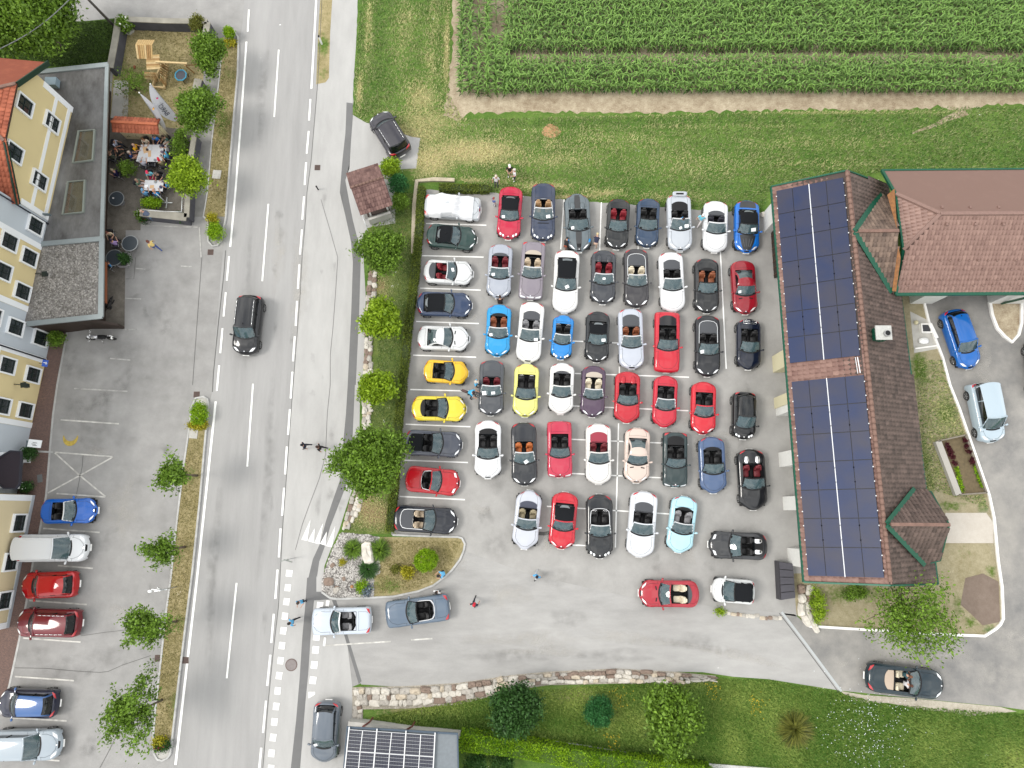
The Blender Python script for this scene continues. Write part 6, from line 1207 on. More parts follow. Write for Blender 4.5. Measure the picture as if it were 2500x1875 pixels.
# ================================================================ VEGETATION
def leafset(C, R, leaf, rg, flat=.55, per=1):
    """C: (n,3) leaf centres, random diamond leaves"""
    n = len(C); d = rg.normal(size=(n, 3)); d[:, 2] = np.abs(d[:, 2])*flat+.25; nrm = d/np.linalg.norm(d, axis=1)[:, None]
    a = rg.normal(size=(n, 3)); u = np.cross(nrm, a); u /= np.linalg.norm(u, axis=1)[:, None]; v = np.cross(nrm, u)
    s = leaf*rg.uniform(.6, 1.35, n)[:, None]; V = np.stack([C+u*s, C+v*s*.55+nrm*s*.12, C-u*s, C-v*s*.55+nrm*s*.12], 1).reshape(-1, 3)
    return V, (np.arange(n)*4)[:, None]+np.array([[0, 1, 2, 3]])
def crown(cx, cy, cz, rx, ry, rz, n_cl, per, leaf, rg, lump=.25, hollow=.35, spiky=0.0, cl=.28):
    ph = rg.uniform(0, 6.28, 8); d = rg.normal(size=(n_cl, 3)); d /= np.linalg.norm(d, axis=1)[:, None]; d[:, 2] = np.where(d[:, 2] < -.35, -d[:, 2], d[:, 2])
    az = np.arctan2(d[:, 1], d[:, 0]); lo = 1+lump*(np.sin(2*az+ph[0])*.5+np.sin(3*az+ph[1])*.6+np.sin(5*az+ph[2])*.4+np.sin(4*d[:, 2]+ph[3])*.3)+spiky*(rg.random(n_cl)**3)
    r = (hollow+(1-hollow)*rg.random(n_cl)**.55)*lo; cc = d*r[:, None]
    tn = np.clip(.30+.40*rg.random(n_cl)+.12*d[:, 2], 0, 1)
    off = rg.normal(size=(n_cl, per, 3))*cl; P_ = (cc*np.array([rx, ry, rz]))[:, None, :]+off*np.array([1, 1, .7])
    tint = np.clip(tn[:, None]+rg.normal(0, .13, (n_cl, per)), 0, 1).ravel(); P_ = P_.reshape(-1, 3)+np.array([cx, cy, cz])
    V, F = leafset(P_, None, leaf, rg); return V, F, np.repeat(tint, 4), cc*np.array([rx, ry, rz])+np.array([cx, cy, cz])
BARK = mat('bark', (.10, .075, .055), .9, var=.2, vscale=8)
LG = leaf_mat('leaf_green', lin((22, 48, 8)), lin((140, 178, 62))); LY = leaf_mat('leaf_lime', lin((60, 96, 12)), lin((176, 206, 52))); LD = leaf_mat('leaf_dark', lin((14, 36, 14)), lin((78, 122, 56)))
LYY = leaf_mat('leaf_yellow', lin((110, 116, 20)), lin((214, 204, 60))); LO = leaf_mat('leaf_olive', lin((54, 66, 20)), lin((146, 148, 66))); LBL = leaf_mat('leaf_bluegreen', lin((14, 56, 28)), lin((70, 138, 72)))
LHEDGE = leaf_mat('leaf_hedge_bright', lin((60, 112, 8)), lin((170, 206, 36))); LH2 = leaf_mat('leaf_hedge_olive', lin((58, 78, 20)), lin((140, 154, 60)))
def tree(name, label, cat, base, ctr, h, rpx, m, n_cl=170, per=34, leaf=.10, seed=0, group=None, ry=1.0, zr=.75, lump=.25, trunk=.09, spiky=0, hollow=.35, cl=.24, limbs=7):
    rg = np.random.default_rng(100+seed); b0 = P(*base); c = P(ctr[0], ctr[1], h); r = (rpx*(CAM_H-h)/1750.0)*.88
    t = thing(name, label, cat, b0, 0, group); V, F, tn, cc = crown(c.x-b0.x, c.y-b0.y, h, r, r*ry, r*zr, n_cl, per, leaf, rg, lump, hollow, spiky, cl)
    V[:, 2] = np.maximum(V[:, 2], .08); link('crown', fast_mesh('crown', V, F, m, tn), t)
    if trunk:
        b = MB(); top = Vector((c.x-b0.x, c.y-b0.y, h-r*zr*.2)); kn = Vector((0, 0, 0)).lerp(top, .45)+Vector((.05, -.04, 0)); b.tube((0, 0, 0), kn, trunk, trunk*.75, 8); b.tube(kn, top, trunk*.75, trunk*.4, 7)
        for i in rg.choice(len(cc), min(limbs*3, len(cc)), replace=False):
            e = Vector(cc[i]); s_ = kn.lerp(top, float(rg.uniform(0, .9))); mid = s_.lerp(e, .5)+Vector((0, 0, .08)); b.tube(s_, mid, trunk*.38, trunk*.24, 5, cap=False); b.tube(mid, e, trunk*.24, trunk*.1, 5, cap=False)
        b.build('trunk', BARK, t)
    return t
def bush(label, ctr, rpx, m, h=.5, name='shrub', cat='shrub', seed=0, n_cl=60, per=26, leaf=.06, ry=1.0, rz=None, lump=.15, spiky=0, group=None, hollow=.55, cl=.12, blooms=None, zoff=0):
    rg = np.random.default_rng(500+seed); c = P(ctr[0], ctr[1], h+zoff); r = rpx*(CAM_H-h)/1750.0; rz_ = (rz or h); V, F, tn, cc = crown(0, 0, h, r, r*ry, rz_, n_cl, per, leaf, rg, lump, hollow, spiky, cl)
    V[:, 2] = np.maximum(V[:, 2], .01); t = thing(name, label, cat, (c.x, c.y, zoff), 0, group); link('crown', fast_mesh('crown', V, F, m, tn), t)
    b = MB(); b.tube((0, 0, 0), (0, 0, h), .05, .03, 6)
    for i in range(0, len(cc), max(1, len(cc)//8)): b.tube((0, 0, .05), Vector(cc[i]), .02, .008, 4, cap=False)
    b.build('stem', BARK, t)
    if blooms:
        bm_, n_, s_ = blooms; b = MB()
        for i in rg.choice(len(cc), min(n_, len(cc)), replace=False):
            p = cc[i]*1.0; p = np.array([p[0]*1.05, p[1]*1.05, max(p[2], h)+.05]); b.rbox(tuple(p), (s_, s_, s_*.8), .9, 7, 5)
        b.build('blossom', bm_, t, kind='stuff')
    return t
GI = 'young trees on the long island'
tree('island_tree', 'ragged young tree leaning over the bays beside the crossed-out bay', 'tree', (482, 1161), (422, 1155), 3.6, 36, LG, 80, 28, .10, 1, GI, spiky=1.1, lump=.5, cl=.2)
tree('island_tree', 'smallest young tree on the island, level with the white van', 'tree', (453, 1335), (401, 1338), 3.1, 33, LG, 70, 28, .10, 2, GI, spiky=.8, lump=.45, cl=.2)
tree('island_tree', 'bushy young tree on the island above the gully grates', 'tree', (433, 1516), (361, 1529), 4.0, 46, LG, 105, 30, .10, 3, GI, spiky=.6, lump=.5, cl=.2)
tree('island_tree', 'widest and lowest young tree on the island, near its rounded end', 'tree', (397, 1708), (324, 1738), 3.9, 58, LG, 140, 32, .10, 4, GI, spiky=.6, lump=.5, cl=.22)
GG = 'round trees between garden and road'
tree('garden_tree', 'dark green round tree at the upper corner of the play garden', 'tree', (528, 168), (508, 128), 2.6, 42, LG, 170, 40, .10, 5, GG, ry=1.35)
tree('garden_tree', 'biggest round tree, beside the two white flags', 'tree', (510, 305), (482, 269), 3.0, 53, LG, 230, 40, .10, 6, GG, ry=1.25)
tree('garden_tree', 'light green round tree beside the smaller terrace table', 'tree', (488, 462), (459, 432), 2.8, 49, LY, 200, 40, .10, 7, GG)
tree('big_tree', 'large leafy tree over the lawn at the upper left corner', 'tree', (150, 120), (80, 38), 4.5, 125, LG, 620, 44, .13, 8, None, ry=.85, trunk=.22, lump=.3, cl=.38, spiky=.25, limbs=12)
GS_ = 'round trees on the strip beside the hedge'
tree('strip_tree', 'round green tree just below the tiled shelter', 'tree', (952, 640), (933, 611), 2.6, 57, LG, 240, 40, .10, 9, GS_)
tree('strip_tree', 'lime green round tree beside the hedge, second from the top', 'tree', (942, 800), (929, 779), 2.4, 50, LY, 220, 36, .13, 10, GS_, cl=.2)
tree('strip_tree', 'small yellow-green tree beside the hedge, third from the top', 'tree', (934, 955), (920, 948), 2.2, 41, LY, 150, 34, .12, 11, GS_, spiky=.3, cl=.2)
tree('strip_tree', 'largest dark tree of the planting strip, reaching over the hedge', 'tree', (925, 1140), (906, 1128), 3.8, 80, LG, 420, 44, .11, 12, GS_, trunk=.14, spiky=.25)
GB_ = 'trees on the lawn below the drive'
tree('lawn_tree', 'dense dark tree on the lawn below the stone bank, left of three', 'tree', (1256, 1716), (1257, 1733), 2.4, 57, LD, 300, 40, .10, 13, GB_, ry=1.05, lump=.12, hollow=.5)
tree('lawn_tree', 'oval green tree on the lawn, right of three and largest', 'tree', (1630, 1728), (1640, 1752), 2.8, 63, LG, 360, 40, .12, 14, GB_, ry=1.25, lump=.15, hollow=.5)
bush('small compact blue-green shrub between the two lawn trees', (1462, 1736), 31, LBL, .95, seed=1, n_cl=190, per=40, leaf=.055, lump=.06, group=None)
tree('sparse_tree', 'sparse open tree hanging over the white kerb below the tiled house', 'tree', (2190, 1440), (2215, 1500), 3.2, 120, LG, 290, 20, .10, 15, None, ry=.85, lump=.3, spiky=.3, cl=.30, hollow=.1, trunk=.10, limbs=14)
bush('leafy shrub under the eave of the tiled house', (2085, 1445), 26, LG, .5, seed=2, n_cl=70, ry=.7); bush('lime green shrub strip beside the boulders at the house corner', (1997, 1478), 15, LY, .5, seed=3, n_cl=90, ry=2.6)
bush('lime green shrub at the corner of the tiled shelter', (955, 413), 24, LY, .8, seed=4, n_cl=120, leaf=.075, lump=.12); bush('dark green round shrub beside the tiled shelter', (973, 452), 24, LBL, .8, seed=5, n_cl=130, lump=.08); bush('mid green shrub below the dark one by the shelter', (979, 494), 20, LG, .7, seed=6, n_cl=110, lump=.1)
bush('clipped yellow-green ball on the lawn nose', (1040, 1368), 26, LHEDGE, .75, 'ball_shrub', seed=7, n_cl=190, per=36, leaf=.045, lump=.03, hollow=.75, cl=.07)
def tuft(label, ctr, rpx, n, L_, m, seed, name='ornamental_grass'):
    rg = np.random.default_rng(seed); c = P(*ctr, 0); th = rg.uniform(0, 6.28, n); el = rg.uniform(.25, 1.35, n); l_ = L_*rg.uniform(.7, 1.1, n); V = []; F = []
    dx, dy = np.cos(th)*np.cos(el), np.sin(th)*np.cos(el); w_ = .018
    for i in range(n):
        o = np.array([dx[i]*.1, dy[i]*.1, 0]); s = np.array([-math.sin(th[i]), math.cos(th[i]), 0])*w_; m1 = o+np.array([dx[i], dy[i], math.sin(el[i])])*l_[i]*.6; e = o+np.array([dx[i]*1.15, dy[i]*1.15, math.sin(el[i])*.75])*l_[i]
        k = len(V); V += [o-s, o+s, m1+s, m1-s, e+s*.2, e-s*.2]; F += [(k, k+1, k+2, k+3), (k+3, k+2, k+4, k+5)]
    t = thing(name, label, 'grass', (c.x, c.y, 0)); link('blades', fast_mesh('blades', V, F, m, np.repeat(rg.uniform(0, 1, n), 6)), t, kind='stuff'); return t
tuft('round green grass tuft upper left in the gravel bed', (863, 1340), 17, 900, .62, LG, 31); tuft('spiky green grass beside the pale boulder, right side', (928, 1342), 20, 700, .75, LG, 32); tuft('dark green grass clump below the pale boulder', (901, 1389), 17, 900, .65, LD, 33)
bush('small yellow cushion plant in the gravel bed', (836, 1372), 8, LYY, .25, 'cushion_plant', 'plant', seed=8, n_cl=30, leaf=.035, cl=.06); bush('yellow flowering perennial at the lawn edge', (996, 1397), 13, LYY, .3, 'perennial', 'plant', seed=9, n_cl=34, lump=.3); bush('bright green low plant by the round stone ring', (884, 1433), 12, LHEDGE, .25, 'perennial', 'plant', seed=10, n_cl=40)
bush('small grey-green plant on the lawn nose', (966, 1389), 8, LO, .2, 'perennial', 'plant', seed=11, n_cl=20); bush('blue-grey plant beside the bright green one in the gravel', (897, 1441), 9, leaf_mat('leaf_bluegrey', lin((60, 76, 84)), lin((150, 164, 176))), .22, 'perennial', 'plant', seed=12, n_cl=30)
bush('clipped green shrub in the tip bed of the upper verge', (528, 567), 19, LHEDGE, .5, seed=13, n_cl=90, ry=1.2, lump=.08); bush('yellow flowers at the top of the tip bed', (519, 536), 12, LYY, .3, 'flower_clump', 'flowers', seed=14, n_cl=40); bush('clipped ball shrub at the kerb end of the upper verge', (561, 82), 13, LHEDGE, .55, 'ball_shrub', seed=15, n_cl=80, lump=.04, hollow=.7, cl=.07); bush('low yellow edging under the ball shrub', (562, 104), 15, LYY, .18, 'edging_plant', 'plant', seed=16, n_cl=50, ry=.45)
bush('clipped green shrub block in the top bed of the long island', (487, 1008), 17, LHEDGE, .5, seed=17, n_cl=110, ry=1.5, lump=.05, hollow=.65, zoff=.06); bush('yellow edging under the shrub block on the island', (483, 1038), 21, LYY, .16, 'edging_plant', 'plant', seed=18, n_cl=70, ry=.28, zoff=.06)
bush('lime edging plants at the lower tip of the island', (389, 1812), 14, LYY, .2, 'edging_plant', 'plant', seed=19, n_cl=50, ry=.6, zoff=.06)
MAG = mat('magenta_petal', lin((150, 30, 70)), .6); WPET = mat('white_petal', (.78, .78, .74), .6); PPET = mat('pale_pink_petal', lin((226, 190, 200)), .6)
bush('dark red and white flowers at the lower tip of the island', (396, 1821), 17, LD, .18, 'flower_clump', 'flowers', seed=20, n_cl=60, ry=.5, blooms=(MAG, 30, .11), zoff=.06)
bush('white hydrangea in the corner of the play garden', (306, 63), 17, LG, .7, 'hydrangea', 'shrub', seed=21, n_cl=80, leaf=.08, blooms=(WPET, 26, .18)); b = MB(); o8 = [P(x, y, 0) for x, y in ((312, 50), (326, 55), (331, 65), (327, 78), (318, 85), (305, 84))]; b.kerb(o8, .08, 0, .25); b.build('planter_edging', CONC, label='angular concrete edging round the white hydrangea', category='edging')
bush('olive shrub at the upper wall corner of the play garden', (484, 62), 17, LO, .8, seed=22, n_cl=90, ry=1.2); bush('green potted bush in the middle of the terrace', (312, 413), 17, LG, .7, 'potted_bush', 'shrub', seed=23, n_cl=70, lump=.2)
bush('row of green climbing plants beside the terrace wall', (443, 352), 15, LG, .8, 'climbing_plants', 'shrub', seed=24, n_cl=150, ry=2.6, lump=.2); bush('long planter of green foliage below the smaller table', (371, 497), 26, LHEDGE, .45, 'planter_bush', 'shrub', seed=25, n_cl=90, ry=.32)
bush('white-flowering pot plant at the terrace entrance', (344, 524), 9, LG, .35, 'pot_plant', 'plant', seed=26, n_cl=40, blooms=(WPET, 16, .09)); bush('potted plant with pale pink flowers at the terrace wall end', (442, 532), 14, LD, .35, 'pot_plant', 'plant', seed=27, n_cl=60, ry=.65, blooms=(PPET, 16, .13))
bush('magenta flowers in a pot behind the bending person', (352, 534), 8, LD, .3, 'pot_plant', 'plant', seed=28, n_cl=30, blooms=(MAG, 26, .12)); bush('green shrub at the foot of the annex south wall', (139, 828), 18, LG, .55, seed=29, n_cl=90, ry=.9)
bush('dark evergreen beside the upper porch pillar', (76, 1107), 12, LD, .7, seed=30, n_cl=70, ry=1.2); bush('dark plants with yellow-white flowers at the lower porch pillar', (66, 1190), 12, LD, .35, 'flower_clump', 'flowers', seed=31, n_cl=50, ry=.7, blooms=(WPET, 8, .08))
bush('dark shrubbery behind the tiled garden wall', (340, 318), 34, LD, .55, seed=32, n_cl=130, ry=.3); bush('straggly thin shrub in the play garden beside the annex', (320, 205), 42, LG, .9, 'straggly_shrub', seed=33, n_cl=60, per=16, ry=.9, spiky=.6, hollow=.1)
tuft('rough yellowish grass clump on the lower lawn', (1938, 1778), 30, 900, 1.15, LYY if False else LO, 34, 'tall_grass_clump')
bush('dark shrub at the bottom edge beside the carport', (1160, 1866), 26, LD, .7, seed=35, n_cl=80); bush('second dark shrub at the bottom edge, right of the first', (1222, 1868), 24, LD, .7, seed=36, n_cl=80)
bush('small green weed growing in the kerb crack before the white two-seater', (1757, 1494), 7, LY, .15, 'weed', 'plant', seed=37, n_cl=14)
# hedges
def hedge(name, label, pl, wid, hh_, m, seed, dens=760, leaf=.05):
    rg = np.random.default_rng(seed); W_ = [P(*p, hh_) for p in pl]; c0 = W_[0].copy(); c0.z = 0; t = thing(name, label, 'hedge', c0); C = []; tn = []
    for a, b_ in zip(W_[:-1], W_[1:]):
        d = (b_-a); L_ = d.length; n = int(L_*wid*dens+L_*hh_*dens*.6); u = rg.uniform(-.02, 1.02, n); s = rg.uniform(-1, 1, n); top = rg.random(n) < .55; nrm = np.array([-d.y/L_, d.x/L_])
        s = np.where(top, s, np.sign(s)*1.0); z = np.where(top, hh_, rg.uniform(.05, hh_, n)); p = np.array([a.x, a.y])+np.outer(u, [d.x, d.y])+np.outer(s*wid/2, nrm)+rg.normal(0, .035, (n, 2))
        z = z+rg.normal(0, .03, n)+.04*np.sin(p[:, 1]*2.1)+.03*np.sin(p[:, 0]*3.3+p[:, 1]); C.append(np.column_stack([p, z])); tn.append(np.clip(.45+.18*np.sin(p[:, 1]*1.3+p[:, 0])*rg.random(n)+rg.normal(0, .18, n), 0, 1))
    C = np.concatenate(C)-np.array(c0[:]); tn = np.concatenate(tn); V, F = leafset(C, None, leaf, rg); link('foliage', fast_mesh('foliage', V, F, m, np.repeat(tn, 4)), t)
    b = MB(); b.kerb([p-c0 for p in W_], wid*.88, 0, hh_-.03); b.build('branches', mat('hedge_inside_'+m.name, lin((70, 98, 26)) if 'bright' in m.name else lin((58, 72, 30)), .95, var=.3, vscale=5), t); return t
hedge('hedge', 'long clipped hedge between the planting strip and the car park', [(1029, 455), (1022, 560), (1012, 668), (1000, 760), (991, 840), (981, 940), (975, 997), (966, 1082), (961, 1190), (950, 1298)], .52, .75, LH2, 1)
hedge('hedge', 'short clipped hedge along the top edge of the car park', [(1072, 456), (1130, 457), (1194, 458)], .55, .6, LH2, 2)
hedge('hedge', 'bright green wide hedge at the bottom edge beside the carport', [(1124, 1812), (1250, 1827), (1380, 1850), (1480, 1866), (1620, 1884), (1740, 1900)], 1.05, 1.5, LHEDGE, 3, 620, .06)
b = MB(); b.kerb([P(*p) for p in [(1200, 1795), (1400, 1818), (1550, 1843), (1740, 1868), (1900, 1880)]], .22, 0, .12); b.build('bed_edging', KB, label='thin stone edging along the bright green hedge', category='edging')
# stone coping round the hedge corner
b = MB(); b.kerb([P(*p) for p in [(1110, 442), (1060, 440), (1018, 444), (1012, 500), (1010, 560), (1009, 620)]], .28, 0, .22); b.build('stone_edging', mat('pale_rough_stone', lin((208, 196, 172)), .9, var=.15, vscale=3, bump=.4), label='pale stone edging round the hedge corner', category='edging')
# corn field
rg = np.random.default_rng(9); pos = []
yA = P(1300, 226).y; yTop = P(1300, -300).y; xL = P(1128, 200).x; xM = P(1245, 200).x; xR = P(2700, 0).x
y = yA; rows_ = []
while y < yTop:
    rows_.append(y); y += .68
gap0, gap1 = P(1300, 166).y, P(1300, 150).y
for y in rows_:
    if gap0 < y < gap1+.25: continue
    x = xM-.3
    while x < xR: pos.append((x+rg.normal(0, .04), y+rg.normal(0, .05))); x += rg.uniform(.13, .20)
x = xL
while x < xM:
    y = P(1300, 236).y if x > xL+.9 else P(1300, 250).y+.6
    while y < yTop:
        if not (x > P(1195, 80).x and y > P(1200, 105).y and x < P(1240, 80).x and rg.random() < .93) and not (P(1160, 80).x < x < P(1185, 80).x and y > P(1200, 145).y and rg.random() < .7): pos.append((x+rg.normal(0, .04), y))
        y += rg.uniform(.14, .22)
    x += .66
pos = np.array(pos); keep = rg.random(len(pos)) < .96; pos = pos[keep]; n = len(pos)
print('corn plants', n)
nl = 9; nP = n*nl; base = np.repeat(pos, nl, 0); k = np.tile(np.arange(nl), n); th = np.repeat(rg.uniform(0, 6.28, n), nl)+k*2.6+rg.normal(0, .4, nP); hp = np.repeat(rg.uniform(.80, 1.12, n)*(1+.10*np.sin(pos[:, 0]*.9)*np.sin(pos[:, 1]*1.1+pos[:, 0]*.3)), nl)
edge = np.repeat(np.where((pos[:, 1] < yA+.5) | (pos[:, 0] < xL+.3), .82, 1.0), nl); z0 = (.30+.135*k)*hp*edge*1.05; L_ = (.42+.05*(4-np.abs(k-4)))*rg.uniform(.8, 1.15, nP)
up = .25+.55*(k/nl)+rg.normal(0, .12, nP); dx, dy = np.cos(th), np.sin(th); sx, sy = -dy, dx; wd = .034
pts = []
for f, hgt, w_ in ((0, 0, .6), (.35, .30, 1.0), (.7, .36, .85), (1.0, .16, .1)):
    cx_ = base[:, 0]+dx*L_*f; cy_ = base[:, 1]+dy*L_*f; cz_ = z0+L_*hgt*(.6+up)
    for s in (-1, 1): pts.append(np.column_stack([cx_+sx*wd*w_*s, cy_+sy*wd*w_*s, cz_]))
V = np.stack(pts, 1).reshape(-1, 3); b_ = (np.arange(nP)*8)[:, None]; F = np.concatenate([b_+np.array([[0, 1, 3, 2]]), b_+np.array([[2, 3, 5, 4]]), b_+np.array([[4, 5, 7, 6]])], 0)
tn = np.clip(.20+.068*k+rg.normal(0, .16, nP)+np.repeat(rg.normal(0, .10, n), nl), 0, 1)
st_ = []; # stalks as thin crossed quads
V2 = []; hs = hp[::nl]*1.35
for a_ in (0, 1.57):
    c_, s_ = math.cos(a_)*.018, math.sin(a_)*.018
    V2.append(np.stack([np.column_stack([pos[:, 0]-c_, pos[:, 1]-s_, 0*hs]), np.column_stack([pos[:, 0]+c_, pos[:, 1]+s_, 0*hs]), np.column_stack([pos[:, 0]+c_*.5, pos[:, 1]+s_*.5, hs]), np.column_stack([pos[:, 0]-c_*.5, pos[:, 1]-s_*.5, hs])], 1).reshape(-1, 3))
V2 = np.concatenate(V2); F2 = (np.arange(2*n)*4)[:, None]+np.array([[0, 1, 2, 3]])+len(V)
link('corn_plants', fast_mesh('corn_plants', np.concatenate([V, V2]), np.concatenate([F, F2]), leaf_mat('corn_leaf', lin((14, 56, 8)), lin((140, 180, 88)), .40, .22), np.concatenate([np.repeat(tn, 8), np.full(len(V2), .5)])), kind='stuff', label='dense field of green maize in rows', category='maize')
# grass blades on meadow and lawns
def grass(name, poly, n, m, s=.05, seed=1, z=0.0, dry=None, label=None):
    rg = np.random.default_rng(seed); W_ = W2(poly); xs = [p[0] for p in W_]; ys = [p[1] for p in W_]; x = rg.uniform(min(xs), max(xs), n*2); y = rg.uniform(min(ys), max(ys), n*2); k = inpoly(x, y, W_); x, y = x[k][:n], y[k][:n]; m_ = len(x)
    pt = .5+.5*np.sin(x*1.7+2*np.sin(y*.9))*np.sin(y*1.3+1.7*np.sin(x*.8)); th = rg.uniform(0, 6.28, m_); l_ = s*rg.uniform(.6, 1.8, m_)*(1+.4*pt); w_ = l_*.28; dx, dy = np.cos(th), np.sin(th); lean = rg.uniform(.4, 1.0, m_)
    V = np.stack([np.column_stack([x-dy*w_, y+dx*w_, 0*x+z]), np.column_stack([x+dy*w_, y-dx*w_, 0*x+z]), np.column_stack([x+dx*l_*lean, y+dy*l_*lean, l_*.9+z])], 1).reshape(-1, 3); F = (np.arange(m_)*3)[:, None]+np.array([[0, 1, 2]])
    tn = np.clip(rg.normal(.42, .22, m_)+.2*(pt-.5), 0, 1)
    if dry is not None: tn = np.clip(tn*.55+np.clip(blobs(x, y, dry)*rg.uniform(.4, 1.4, m_), 0, 1)*.9, 0, 1)
    link(name, fast_mesh(name, V, F, m, np.repeat(tn, 3)), kind='stuff', label=label, category='grass')
GM = leaf_mat('grass_blade', lin((56, 108, 28)), lin((214, 208, 152)), .6, .2)
grass('meadow_grass', [(905, -80), (1100, -80), (1096, 230), (1130, 292), (2500, 260), (2560, 260), (2560, 430), (2150, 420), (1880, 460), (1860, 518), (1650, 506), (1468, 492), (1278, 477), (1195, 468), (1120, 440), (1010, 442), (1016, 411), (1026, 337), (893, 299), (862, 280), (866, 195), (880, 0)], 90000, GM, .085, 1, 0, DRY, 'mown meadow grass with straw-coloured patches north of the car park')
grass('lawn_grass', [(885, 1755), (1100, 1715), (1250, 1690), (1500, 1672), (1700, 1655), (1875, 1660), (2045, 1690), (2160, 1720), (2480, 1742), (2560, 1750), (2560, 1900), (1500, 1900), (1740, 1868), (1400, 1815), (1120, 1788)], 90000, leaf_mat('lawn_blade', lin((56, 104, 20)), lin((168, 184, 96)), .6, .2), .085, 2, 0, DRY, 'rough grass on the lower lawn below the drive')
grass('strip_grass', [(965, 475), (1008, 470), (1005, 640), (990, 760), (975, 920), (962, 1040), (950, 1190), (940, 1300), (850, 1296), (870, 1189), (888, 1080), (920, 900), (925, 700), (905, 560)], 16000, GM, .06, 3, .014, [(930, 700, 30, 40, .8), (915, 1255, 60, 40, 1), (880, 1230, 50, 50, 1)], 'grass and weeds on the planting strip')
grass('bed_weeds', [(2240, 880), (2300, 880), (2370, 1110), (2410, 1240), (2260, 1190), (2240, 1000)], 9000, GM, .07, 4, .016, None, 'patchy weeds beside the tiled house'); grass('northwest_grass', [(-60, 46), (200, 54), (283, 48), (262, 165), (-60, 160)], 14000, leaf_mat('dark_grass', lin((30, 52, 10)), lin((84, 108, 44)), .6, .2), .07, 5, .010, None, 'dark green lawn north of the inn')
for i, (poly, n) in enumerate((([(300, 68), (476, 70), (496, 85), (470, 310), (300, 290)], 8000), ([(546, 115), (540, 195), (520, 340), (510, 470), (502, 525), (548, 525), (552, 470), (575, 190), (580, 115)], 4500), ([(462, 1080), (438, 1252), (396, 1618), (380, 1800), (415, 1800), (436, 1660), (485, 1223), (500, 1060)], 7000), ([(930, 1320), (1125, 1322), (1100, 1385), (1020, 1436), (920, 1450)], 6000))):
    grass('dry_lawn_grass', poly, n, leaf_mat('dry_blade', lin((104, 104, 50)), lin((212, 196, 146)), .7, .2), .055, 6+i, .10 if i == 2 else .016, None, ('sun-dried lawn of the play garden', 'dry grass of the upper roadside verge', 'dry grass of the long island', 'dry grass of the lawn nose')[i])
# white flowering meadow patch
rg = np.random.default_rng(77); c = P(2125, 1785); x = rg.normal(c.x, 1.5, 380); y = rg.normal(c.y, 1.6, 380); pebbles('meadow_flowers', x, y, .14, .010, .032, mat('meadow_flower_white', (.72, .76, .80), .7), None, kind='stuff', label='white wildflowers scattered in the lower lawn', category='flowers')
x = np.concatenate([rg.normal(P(*p).x, .35, 40) for p in ((1512, 1706), (1845, 1720), (1742, 1682), (1495, 1810))]); y = np.concatenate([rg.normal(P(*p).y, .35, 40) for p in ((1512, 1706), (1845, 1720), (1742, 1682), (1495, 1810))]); pebbles('yellow_flowers', x, y, .12, .02, .04, mat('meadow_flower_yellow', lin((230, 200, 40)), .7), None, kind='stuff', label='yellow wildflowers in small groups on the lower lawn', category='flowers')
# gravel bed pebbles
W_ = W2(GB); xs = [p[0] for p in W_]; ys = [p[1] for p in W_]; x = RNG.uniform(min(xs), max(xs), 7000); y = RNG.uniform(min(ys), max(ys), 7000); k = inpoly(x, y, W_)
pebbles('bed_gravel', x[k], y[k], .03, .03, .085, tint_mat('bed_pebble', lin((104, 100, 96)), lin((232, 228, 222)), .85), None, kind='stuff', label='grey-white gravel of the entrance bed', category='gravel')
# ---------------- stones
sheet('bank_footing', [(860, 1678), (993, 1675), (1121, 1667), (1250, 1648), (1335, 1640), (1505, 1632), (1647, 1640), (1748, 1650), (1740, 1664), (1647, 1672), (1505, 1669), (1335, 1673), (1250, 1686), (1121, 1720), (993, 1730), (886, 1732), (886, 1756), (860, 1756)], .020, surf_mat('pale_rubble', [lin((150, 142, 126)), lin((196, 188, 172)), lin((226, 218, 204))], (1, 5, 20), (.3, .5, .6), .95, .9))
RK = [mat('limestone_%s' % nm, lin(c), .9, var=.22, vscale=2.5, bump=.7, bscale=6) for nm, c in (('pale', (236, 230, 218)), ('grey', (204, 198, 188)), ('brown', (158, 138, 124)), ('warm', (222, 208, 186)))]
def rock(name, x, y, sx, sy, sz, rz, m, parent=None, rg=RNG, z=0, **kw):
    b = MB(); n, k = 8, 5; V = []; 
    for i in range(k):
        phi = -.35+1.92*i/(k-1)
        for j in range(n):
            th = 2*math.pi*j/n; e = lambda v: math.copysign(abs(v)**.55, v); r = 1+rg.normal(0, .07); V.append((sx/2*e(math.cos(phi))*e(math.cos(th))*r, sy/2*e(math.cos(phi))*e(math.sin(th))*r, sz*(math.sin(phi)+.2)*.8*r))
    F = [(i*n+j, i*n+(j+1) % n, (i+1)*n+(j+1) % n, (i+1)*n+j) for i in range(k-1) for j in range(n)]; b.add(V, F, 0, False); b.f.append(tuple((k-1)*n+j for j in range(n))); b.m.append(0); b.sm.append(False)
    o = b.build(name, m, parent, **kw); o.location = Vector((x, y, z))-(parent.location if parent else Vector()); o.rotation_euler = (0, 0, rz); return o
